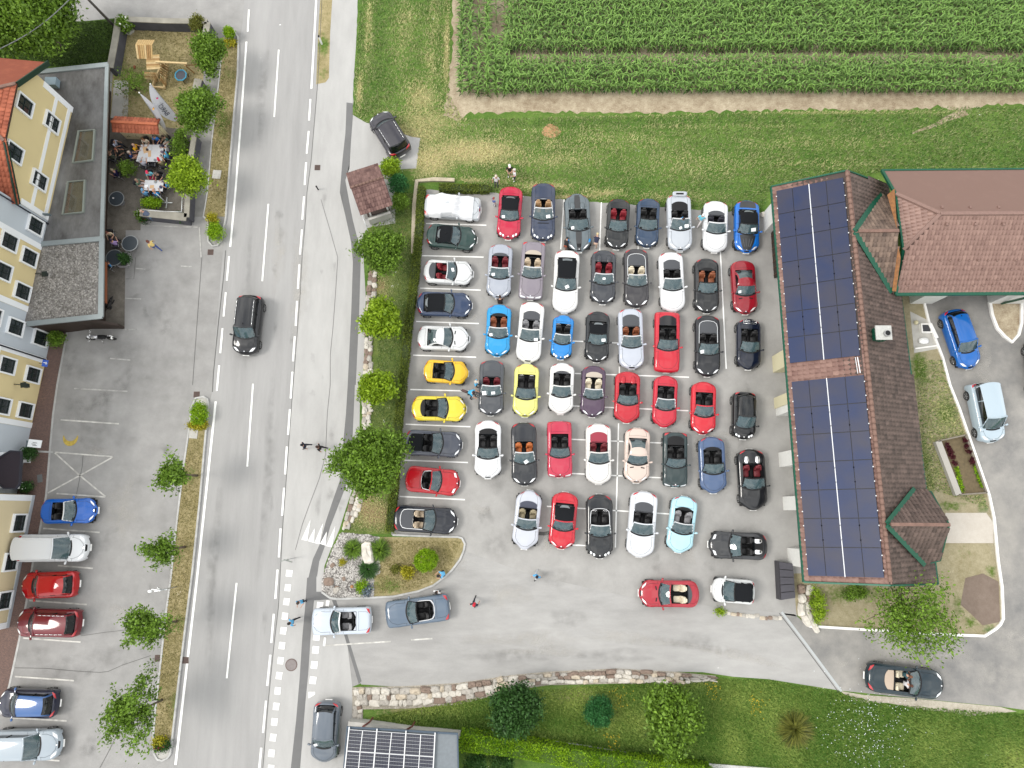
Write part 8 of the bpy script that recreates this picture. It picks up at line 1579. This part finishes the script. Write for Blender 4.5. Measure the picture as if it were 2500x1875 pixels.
# ================================================================ PLAYGROUND
WD = [mat('play_wood_%s' % n, lin(c), .75, var=.12, vscale=6) for n, c in (('pale', (232, 204, 152)), ('warm', (214, 180, 122)), ('deep', (186, 146, 92)))]
c0 = P(385, 168); t = thing('play_tower', 'wooden play tower with plank roof, ladder and climbing wall in the garden', 'play tower', (c0.x, c0.y, .012))
def plank(nm, a, b_, w_, h_, k=0): bb = MB(); bar(bb, a, b_, w_, h_); return bb.build(nm, WD[k % 3], t, world=True)
hR = 3.1; A0, A1, A2, A3 = P(325, 108, 2.55), P(364, 108, 2.55), P(374, 145, 2.45), P(333, 145, 2.45)
# roof: ridge from left to right at the top, near slope planks running down the picture
rg0, rg1 = P(330, 110, hR), P(372, 109, hR)
for k in range(8):
    f = (k+.5)/8; a = rg0.lerp(rg1, f); e = P(335, 143, 2.35).lerp(P(373, 144, 2.35), f); plank('roof_plank', a, e, .145, .03, k*5+k//3); e2 = P(337, 97, 2.5).lerp(P(378, 98, 2.5), f); plank('roof_plank', a, e2, .145, .03, k*3+1)
for px, py in ((378, 194), (410, 192), (408, 158), (376, 159)): p = P(px, py, 0); plank('post', Vector((p.x, p.y, 0)), Vector((p.x, p.y, 2.3)), .09, .09, 1)
fl = [P(378, 194, 0), P(410, 192, 0), P(408, 158, 0), P(376, 159, 0)]
for k in range(8): f = (k+.5)/8; a = fl[0].lerp(fl[3], f)+Z*1.25; e = fl[1].lerp(fl[2], f)+Z*1.25; plank('floor_plank', a, e, .15, .03, k)
for k in range(7): f = (k+.5)/7; a = fl[1].lerp(fl[2], f)+Z*.2; plank('side_plank', a, a+Z*1.9, .15, .03, k+1); a = fl[3].lerp(fl[2], f)+Z*1.25; plank('side_plank', a, a+Z*.7, .15, .03, k)
for k in range(6): f = k/5; a = P(352, 182, 0)+(P(388, 184, 0)-P(352, 182, 0))*0; s0_ = P(350, 190, 0)+Z*(.25*k+.1); plank('ladder_rung', P(353, 192-3*k, .2*k+.15), P(383, 194-3*k, .2*k+.15), .06, .04, k)
plank('swing_beam', P(380, 151, 2.3), P(457, 155, 2.3), .11, .11, 0); e = P(452, 160, 2.3)
plank('beam_leg', e, P(474, 178, 0), .08, .08, 2); plank('beam_leg', e, P(478, 158, 0), .08, .08, 2)
cw = [P(398, 152, 1.5), P(412, 156, .9), P(404, 214, 0.5), P(392, 176, 1.3)]
for k in range(9): f = (k+.5)/9; a = P(394, 145, 1.5).lerp(P(391, 196, 1.0), f); e = P(412, 157, .45).lerp(P(405, 212, .2), f); plank('ramp_plank', a, e, .17, .03, k)
sb = [P(374, 214, .1), P(403, 217, .1), P(410, 160, .1), P(396, 160, .1)]
for a_, c_ in zip(sb, sb[1:]+sb[:1]): plank('sandbox_board', a_+Z*.1, c_+Z*.1, .10, .22, 0)
for k in range(4): a = P(366+k*5, 178, 1.2); plank('step_bar', a, P(372+k*6, 200, .3), .05, .05, k)
p = P(440, 182, .6); t = thing('trampoline', 'small octagonal trampoline with blue rim in the play garden', 'trampoline', (p.x, p.y, .012)); oc = [(.44*math.cos(a), .46*math.sin(a)) for a in np.arange(8)*math.pi/4+.39]; b = MB(); b.prism([(x*.92, y*.92) for x, y in oc], .48, .50); b.build('mat', mat('trampoline_mat', (.045, .05, .065), .6), t); b = MB(); b.kerb(oc, .09, .47, .53, closed=True); b.build('rim', mat('blue_pad', lin((62, 156, 190)), .6), t)
for x, y in oc[::2]: b = MB(); b.tube((x, y, 0), (x, y, .48), .02, n=6); b.build('leg', BLACKT, t)
# ================================================================ FLAGS
def flag(label, top, base, hgt, cloth_px, txt, seed):
    b0 = P(*base, 0); tp = P(*top, hgt); t = thing('beach_flag', label, 'flag', (b0.x, b0.y, .012)); b = MB(); b.tube((b0.x, b0.y, 0), tp, .035, .02, 8); b.build('pole', mat('flag_pole', (.40, .41, .43), .35, .6), t, world=True); b = MB(); b.rbox(tuple(tp), (.11, .11, .11), 1, 10, 6); b.build('pole_tip', mat('tip_white', (.75, .75, .75), .4), t, world=True)
    ax = (b0-tp); n, m = 18, 5; V = []
    for i in range(n):
        f = i/(n-1); on = tp.lerp(Vector((b0.x, b0.y, 0)), .03+.85*f); w_ = cloth_px[1]*math.sin(math.pi*min(.97, f*.86+.03))**.75
        for j in range(m):
            g = j/(m-1); d = Vector(cloth_px[0]).normalized(); V.append(on+d*w_*g+Vector((0, 0, .02*math.sin(6*f+3*g)))+d.cross(Z)*.05*math.sin(5*f+seed))
    V = [Vector(v)-t.location for v in V]; link('cloth', fast_mesh('cloth', V, grid_faces(n, m), mat('flag_cloth', (.66, .66, .72), .7), smooth=True), t)
    return t, tp, b0, Vector(cloth_px[0]).normalized()
fl1 = flag('white flag with mirrored dark lettering, right one of two', (367, 205), (446, 300), 5.0, ((-.75, -.62, 0), .86), 'BARO', 1)
fl2 = flag('white flag with faint print, left one of two', (340, 226), (408, 330), 5.0, ((.75, .30, 0), .42), '', 2)
def on_flag(fl, f, g, w_=.6, off=.13): tp, b0, d = fl[1], fl[2], fl[3]; dw = (Vector((b0.x, b0.y, 0))-tp).normalized(); nn = d.cross(dw).normalized(); p = tp.lerp(Vector((b0.x, b0.y, 0)), .03+.85*f)+d*w_*g; nn = nn if nn.dot(Vector((0, 0, CAM_H))-p) > 0 else -nn; return p+nn*off
def flag_text(fl, txt, f, g, size, col, mirrored=True, dens=1):
    cu = bpy.data.curves.new('lettering', 'FONT'); cu.body = txt; cu.size = size; cu.align_x = 'CENTER'; cu.align_y = 'CENTER'; cu.extrude = .004; ob = bpy.data.objects.new('lettering', cu); COL.objects.link(ob)
    dg = bpy.context.evaluated_depsgraph_get(); me = bpy.data.meshes.new_from_object(ob.evaluated_get(dg)); bpy.data.objects.remove(ob); me.materials.clear(); me.materials.append(col)
    tp, b0, d = fl[1], fl[2], fl[3]; o = on_flag(fl, f, g); dwn = (Vector((b0.x, b0.y, 0))-tp).normalized(); x = -dwn; y = -(d-dwn*d.dot(dwn)).normalized(); 
    if not mirrored: x = -x
    n = x.cross(y)
    for v in me.vertices: c = v.co.copy(); p = o+x*c.x+y*c.y; v.co = p-fl[0].location
    if n.z < 0: me.flip_normals() if hasattr(me, 'flip_normals') else None
    o2 = link('lettering', me, fl[0]); return o2
INK = mat('flag_ink', (.04, .05, .10), .6); RED = mat('flag_red', (.40, .03, .12), .6); AMB = mat('flag_amber', lin((226, 170, 90)), .6)
flag_text(fl1, 'BARO', .58, .78, .50, INK); flag_text(fl1, 'K...', .42, .42, .22, INK)
b = MB(); b.rbox(tuple(on_flag(fl1, .27, .45)), (.16, .16, .02), .9, 10, 5); b.build('print_red', RED, fl1[0], world=True); b = MB(); b.rbox(tuple(on_flag(fl1, .92, .25)), (.14, .18, .02), .8, 10, 5); b.build('print_red', RED, fl1[0], world=True)
b = MB(); b.rbox(tuple(on_flag(fl2, .38, .6, .4)), (.15, .22, .02), .8, 10, 5); b.build('print_amber', AMB, fl2[0], world=True)
# ================================================================ SIGNS AND SMALL THINGS
p = P(110, 887, 2.4); t = thing('parking_sign', 'blue sign with white letter P on the inn wall', 'sign', (p.x, p.y, 0)); b = MB(); b.box((0, 0, 2.4), (.34, .46, .05), -.1, ry=.5); b.build('sign_plate', mat('sign_blue', lin((24, 84, 190)), .5), t)
def text_on(parent, txt, size, loc, rot, m, name='lettering'):
    cu = bpy.data.curves.new(name, 'FONT'); cu.body = txt; cu.size = size; cu.align_x = 'CENTER'; cu.align_y = 'CENTER'; cu.extrude = .003; ob = bpy.data.objects.new(name, cu); COL.objects.link(ob)
    dg = bpy.context.evaluated_depsgraph_get(); me = bpy.data.meshes.new_from_object(ob.evaluated_get(dg)); bpy.data.objects.remove(ob); me.materials.clear(); me.materials.append(m); return link(name, me, parent, loc, rot)
text_on(t, 'P', .36, (.02, 0, 2.45), (0, .5, -1.45), mat('white_ink', (.8, .8, .8), .5)); b = MB(); b.tube((-.4, 0, 2.42), (-.1, 0, 2.42), .02, n=5); b.build('bracket', BLACKT, t)
p = P(85, 1083, 2.0); t = thing('notice_case', 'white notice case with dark print beside the porch', 'notice case', (p.x, p.y, 0)); b = MB(); b.box((0, 0, 2.0), (.80, .52, .08), -.1, ry=.25); b.build('case', mat('case_white', (.66, .68, .69), .5), t); b = MB()  # case in one plain white
for k in range(4): b.box((-.05+.08*(k % 2), .14-.09*k, 2.05), (.26, .03, .01), -.1, ry=.25)
b.build('print_lines', BLACKT, t, kind='stuff'); b = MB(); b.box((-.45, .0, 1.9), (.35, .45, .1)); b.build('hood', mat('grey_bracket', lin((110, 124, 130)), .5), t)
# cafe terrace things and sign post on the island
p = P(433, 1432, 0); t = thing('sign_post', 'grey post with small shiny arm signs on the long island', 'sign post', (p.x, p.y, .1)); b = MB(); b.tube((0, 0, 0), (0, 0, 2.4), .04, n=8); b.build('post', mat('galvanised', (.5, .52, .53), .4, .7), t)
for k, (a, l_) in enumerate(((3.0, .55), (3.3, .42), (2.7, .35), (.1, .3))): b = MB(); b.box((math.cos(a)*l_/2, math.sin(a)*l_/2, 2.3-.12*k), (l_, .05, .14), a); b.build('arm_sign', mat('galvanised', (.5, .52, .53), .4, .7), t)
b = MB(); b.rbox((-.65, -.05, 2.35), (.28, .2, .16), .7, 10, 6); b.build('mirror_dome', mat('sign_white', (.78, .79, .8), .3), t)
p = P(786, 108, 0); t = thing('road_marker', 'white delineator post with black tip on the verge', 'marker post', (p.x, p.y, .012)); b = MB(); b.box((0, 0, .45), (.10, .12, .9)); b.build('post', mat('marker_white', (.75, .75, .75), .5), t); b = MB(); b.box((0, 0, .95), (.105, .125, .12)); b.build('tip', BLACKT, t)
p = P(720, 1362, 0); t = thing('street_sign', 'thin leaning roadside sign pole below the give-way teeth', 'sign pole', (p.x, p.y, .01)); b = MB(); b.tube((0, 0, 0), (.05, 0, 2.6), .03, n=7); b.build('pole', mat('galvanised', (.5, .52, .53), .4, .7), t); b = MB(); b.box((.05, 0, 2.5), (.5, .05, .32), .3); b.build('sign_plate', mat('sign_back', (.22, .24, .22), .6), t); b = MB(); b.box((.18, -.06, 2.1), (.55, .05, .22), -.3); b.build('sign_plate', mat('sign_back', (.22, .24, .22), .6), t)
for (px, py, lb) in ((777, 463, 'small dark bollard stub on the footpath opposite the shelter'),): p = P(px, py, 0); t = thing('bollard', lb, 'bollard', (p.x, p.y, .01)); b = MB(); b.tube((0, 0, 0), (0, 0, .5), .05, n=8); b.build('tube', BLACKT, t); b = MB(); b.tube((0, 0, .5), (0, 0, .56), .065, n=8); b.build('cap', BLACKT, t)
t = thing('handrail', 'white metal rail leading down from the shelter corner', 'railing', P(890, 540)); a_, c_ = P(884, 524, 1.0), P(896, 560, .6); b = MB(); b.tube(a_, c_, .03, n=6); b.build('rail', wm, t, world=True)
for f in (0, .5, 1): p = a_.lerp(c_, f); b = MB(); b.tube((p.x, p.y, 0), p, .022, n=6); b.build('post', wm, t, world=True)
# grey store box with sloping slatted lid
cb = [P(1903, 1371, 1.0), P(1936, 1376, .8), P(1942, 1460, .8), P(1908, 1466, 1.0)]; cc = sum(cb, Vector())/4; t = thing('store_box', 'grey metal store box with ribbed lid at the house corner', 'store box', (cc.x, cc.y, .016))
b = MB(); b.prism([(p.x, p.y) for p in cb], .016, .75); b.build('box_body', mat('anthracite', lin((74, 72, 78)), .6), t, world=True)
for k in range(5): 
    a0, a1 = k/5+.01, (k+1)/5-.01; c_ = [cb[0].lerp(cb[3], a0), cb[1].lerp(cb[2], a0), cb[1].lerp(cb[2], a1), cb[0].lerp(cb[3], a1)]; b = MB(); b.poly(c_[::-1]); lo = [p-Z*.04 for p in c_]; [b.poly([c_[i], c_[(i+1) % 4], lo[(i+1) % 4], lo[i]]) for i in range(4)]; b.build('lid_panel', mat('anthracite_lid', lin((100, 98, 106)), .5, .3, var=.06), t, world=True)
# raised bed with lettuces
rb = [P(2290, 1077, .35), P(2357, 1062, .35), P(2409, 1203, .35), P(2340, 1208, .35)]; cc = sum(rb, Vector())/4; t = thing('raised_bed', 'raised vegetable bed with dark red lettuces behind the house', 'raised bed', (cc.x, cc.y, .016)); BW = mat('weathered_board', lin((146, 138, 124)), .8, var=.15)
for i, (a_, c_) in enumerate(zip(rb, rb[1:]+rb[:1])): b = MB(); bar(b, a_-Z*.12, c_-Z*.12, .10 if i != 3 else .42, .34); b.build('side_board', BW if i != 3 else mat('pale_board', lin((196, 192, 184)), .8), t, world=True)
b = MB(); b.poly([Vector((p.x, p.y, .20)) for p in rb][::-1]); b.build('soil', mat('bed_soil', lin((118, 104, 78)), .95, var=.2, vscale=5), t, world=True)
LET = leaf_mat('red_lettuce', lin((40, 12, 18)), lin((90, 30, 40)), .6, .1)
ORD = ('topmost', 'second from the top', 'third from the top', 'fourth from the top', 'fifth from the top', 'sixth from the top', 'lowest, standing apart')
for il, (px, py) in enumerate(((2314, 1087), (2317, 1094), (2319, 1100), (2322, 1105), (2322, 1111), (2325, 1116), (2330, 1132), (2355, 1075), (2360, 1089), (2365, 1104), (2372, 1122), (2374, 1128))):
    lb = 'dark red lettuce in the left row of the raised bed, '+ORD[il] if il < 7 else 'dark red lettuce in the row next to the kerb, '+('lowest' if il == 11 else ORD[il-7])
    rg = np.random.default_rng(px+py); V, F, tn, cc_ = crown(0, 0, .1, .17, .17, .12, 14, 14, .05, rg, .1, .3, 0, .05); p = P(px, py, .3); o = link('lettuce', fast_mesh('lettuce', V, F, LET, tn), None, (p.x, p.y, .22), label=lb, category='lettuce', group='red lettuces in the raised bed')
for a_, c_, w_ in (((2334, 1140), (2350, 1200), .35), ((2378, 1134), (2398, 1190), .3)):
    A, B_ = P(*a_, .25), P(*c_, .25); n = 500; rg = np.random.default_rng(int(w_*100)); u = rg.random(n); C = np.column_stack([A.x+(B_.x-A.x)*u+rg.normal(0, w_*.25, n), A.y+(B_.y-A.y)*u+rg.normal(0, .05, n), np.full(n, .27)]); V, F = leafset(C, None, .06, rg); link('seedling_row', fast_mesh('seedling_row', V, F, LHEDGE, np.repeat(rg.random(n), 4)), None, kind='stuff', label='green seedling row in the raised bed', category='plants')
# light well, bench board, white basin
p = P(2262, 801, .3); t = thing('light_well', 'white-framed light well with dark grid beside the tiled house', 'light well', (p.x, p.y, .02)); b = MB(); b.kerb([(-.33, -.3), (.33, -.3), (.33, .3), (-.33, .3)], .12, 0, .3, closed=True); b.build('frame', WHITEC, t); b = MB(); b.box((0, 0, .24), (.56, .5, .03)); b.build('grid', mat('grate_dark', (.06, .06, .065), .5, .4), t)
b = MB(); a_, c_ = P(2270, 790, .3), P(2287, 826, .3); bar(b, a_, c_, .26, .10); b.build('white_board', WHITEC, label='long white board lying on the kerb by the light well', category='board')
p = P(2258, 831, .3); b = MB(); b.rbox((p.x, p.y, .15), (.75, .50, .3), .8, 16, 7); b.build('white_basin', mat('basin_white', (.75, .75, .74), .3, 0, .5), label='white oval basin on the small terrace behind the house', category='basin')
b = MB(); p = P(2233, 789, 0); b.rbox((p.x, p.y, .2), (.28, .32, .36), .8, 10, 6); b.build('lawn_lantern', mat('cream_render', lin((236, 228, 190)), .85), label='small cream garden lantern beside the house wall', category='lantern')
# motorcycle
def motorcycle():
    f, r = P(214, 826, .4), P(278, 826, .4); d = r-f; mid = (f+r)/2; t = thing('motorcycle', 'black motorcycle with silver tank parked below the annex', 'motorcycle', (mid.x, mid.y, .01), math.pi); ch, bk = CHROME, BLACKT
    for x in (.75, -.75):
        w_ = link('wheel', None, t); bpy.data.objects.remove(w_); b = MB(); n = 24
        for k in range(n): a0, a1 = 2*math.pi*k/n, 2*math.pi*(k+1)/n; b.tube((x+.26*math.cos(a0), 0, .31+.26*math.sin(a0)), (x+.26*math.cos(a1), 0, .31+.26*math.sin(a1)), .055, n=7, cap=False)
        wo = b.build('tyre', RUBBER, t); b = MB()
        for k in range(6): a0 = math.pi*k/3; b.tube((x, 0, .31), (x+.22*math.cos(a0), 0, .31+.22*math.sin(a0)), .015, n=5)
        b.build('rim', ch, wo)
    b = MB(); b.rbox((.05, 0, .48), (.55, .28, .40), .6, 12, 7); b.build('engine', mat('engine_metal', (.3, .3, .31), .35, .8), t); b = MB(); b.rbox((.22, 0, .86), (.52, .30, .22), .75, 14, 7); b.build('tank', mat('silver_tank', (.5, .5, .52), .2, .6, .8), t)
    b = MB(); b.rbox((-.28, 0, .80), (.68, .30, .12), .5, 14, 6); b.rbox((-.62, 0, .83), (.22, .18, .10), .5, 10, 5); b.build('saddle', bk, t); b = MB(); b.path([(.45, 0, .9), (.50, .22, 1.02), (.36, .38, 1.0)], .018, 6); b.path([(.45, 0, .9), (.50, -.22, 1.02), (.36, -.38, 1.0)], .018, 6); b.build('handlebar', ch, t)
    b = MB(); b.tube((.80, .07, .31), (.50, .07, .95), .03, n=7); b.tube((.80, -.07, .31), (.50, -.07, .95), .03, n=7); b.build('fork', ch, t); b = MB(); b.rbox((.66, 0, .84), (.16, .2, .2), .8, 12, 7); b.build('headlight', LAMP, t); b = MB(); b.rbox((-.92, 0, .62), (.10, .26, .22), .4, 10, 5); b.build('number_plate', PLATE, t); b = MB(); b.tube((.1, -.18, .30), (-.75, -.2, .38), .045, n=8); b.build('exhaust', ch, t)
    b = MB(); b.rbox((-.78, 0, .62), (.5, .14, .12), .8, 10, 6); b.rbox((.76, 0, .60), (.42, .13, .06), .8, 10, 6); b.build('mudguard', bk, t)
    for s in (-1, 1): b = MB(); b.tube((.44, .3*s, 1.0), (.40, .38*s, 1.15), .008, n=5); b.rbox((.40, .40*s, 1.16), (.03, .13, .08), .7, 8, 5); b.build('mirror', ch, t)
    b = MB(); b.tube((0, .12, .3), (-.05, .32, .02), .015, n=5); b.build('side_stand', ch, t)
motorcycle()
# bicycle with rider
def bicycle(px, deg, label):
    p = P(*px, .5); t = thing('bicycle', label, 'bicycle', (p.x, p.y, .018), math.radians(deg)); m = mat('bike_frame', (.03, .035, .04), .35, .3, .5)
    for x in (.53, -.53):
        b = MB(); n = 24
        for k in range(n): a0, a1 = 2*math.pi*k/n, 2*math.pi*(k+1)/n; b.tube((x+.33*math.cos(a0), 0, .345+.33*math.sin(a0)), (x+.33*math.cos(a1), 0, .345+.33*math.sin(a1)), .02, n=5, cap=False)
        wo = b.build('wheel', RUBBER, t); b = MB(); [b.tube((x, 0, .345), (x+.32*math.cos(a), 0, .345+.32*math.sin(a)), .004, n=4) for a in np.arange(10)*.628]; b.build('spokes', CHROME, wo, kind='stuff')
    b = MB(); A, B_, C_, D_ = (-.53, 0, .345), (-.12, 0, .30), (-.20, 0, .80), (.36, 0, .82)
    for u, v in ((A, B_), (B_, C_), (A, C_), (B_, D_), (C_, D_), (D_, (.53, 0, .345)), (C_, (-.22, 0, .92)), (D_, (.34, 0, 1.0))): b.tube(u, v, .02, n=6)
    b.build('frame', m, t); b = MB(); b.rbox((-.23, 0, .95), (.26, .15, .06), .8, 10, 5); b.build('saddle', BLACKT, t); b = MB(); b.path([(.40, .30, .99), (.36, .1, 1.02), (.36, -.1, 1.02), (.40, -.30, .99)], .015, 6); b.build('handlebar', BLACKT, t)
    for s in (-1, 1): b = MB(); b.box((-.12+.12*s, .12*s, .30-.1*s), (.10, .10, .02)); b.build('pedal', BLACKT, t)
    b = MB(); b.box((-.52, 0, .76), (.42, .16, .03)); b.build('luggage_rack', mat('rack_brown', lin((90, 64, 62)), .6), t); return t
tb = bicycle((1152, 962), -20, 'dark bicycle held by a rider beside the grey car with red seats')
PP('rider in cyan shirt astride the bicycle beside the grey car', (0, 0), 'ride', -20, (70, 178, 222), (30, 34, 60), (34, 22, 34), hat=None, loc=(tb.location.x, tb.location.y, 0), z=.02)
# stroller in front of the second walker is a dark bag; dog
p = P(263, 741, .4); t = thing('dog', 'black dog lying at the corner of the annex wall', 'dog', (p.x, p.y, .02), 1.2); b = MB()
b.rbox((0, 0, .16), (.62, .26, .28), .9, 12, 7); b.rbox((.30, 0, .24), (.26, .20, .22), .9, 10, 6); b.rbox((.46, 0, .26), (.22, .15, .16), .9, 10, 6); b.rbox((.58, 0, .24), (.14, .08, .08), .9, 8, 5)
for s in (-1, 1): b.rbox((.28, .12*s, .06), (.34, .08, .09), .7, 8, 5); b.rbox((-.18, .17*s, .08), (.28, .12, .14), .8, 8, 5); b.rbox((.42, .085*s, .31), (.07, .03, .09), .8, 6, 4)
b.tube((-.28, 0, .12), (-.55, .14, .04), .03, .012, 6); b.build('dog_body', mat('black_fur', (.015, .014, .014), .8), t)
# utility pole and overhead cable
p = P(281, 66, 0); t = thing('utility_pole', 'dark leaning wooden pole at the garden wall corner', 'pole', (p.x, p.y, 0)); b = MB(); b.tube((0, 0, 0), (P(205, -12, 7.0).x-p.x, P(205, -12, 7.0).y-p.y, 7.0), .11, .08, 10); b.build('shaft', mat('creosote_wood', (.07, .065, .06), .9), t)
b = MB(); A, B_ = P(-30, 133, 6.6), P(180, -12, 6.6); b.path([A.lerp(B_, k/14)-Z*(.45*math.sin(math.pi*k/14)) for k in range(15)], .035, 6); b.build('overhead_cable', mat('cable_grey', (.14, .15, .15), .6), label='grey overhead cable crossing above the big tree', category='cable')
# silver car driver items etc.
b = MB(); p = P(868, 1517, .95); 
# red toy and ball in the garden
p = P(*q('A1', 1160, 580), .1); b = MB(); b.rbox((p.x, p.y, .12), (.12, .3, .2), .6, 10, 6); b.build('garden_stake', mat('rust_stake', lin((160, 90, 60)), .7), label='small rust-coloured stake in the play garden grass', category='stake')
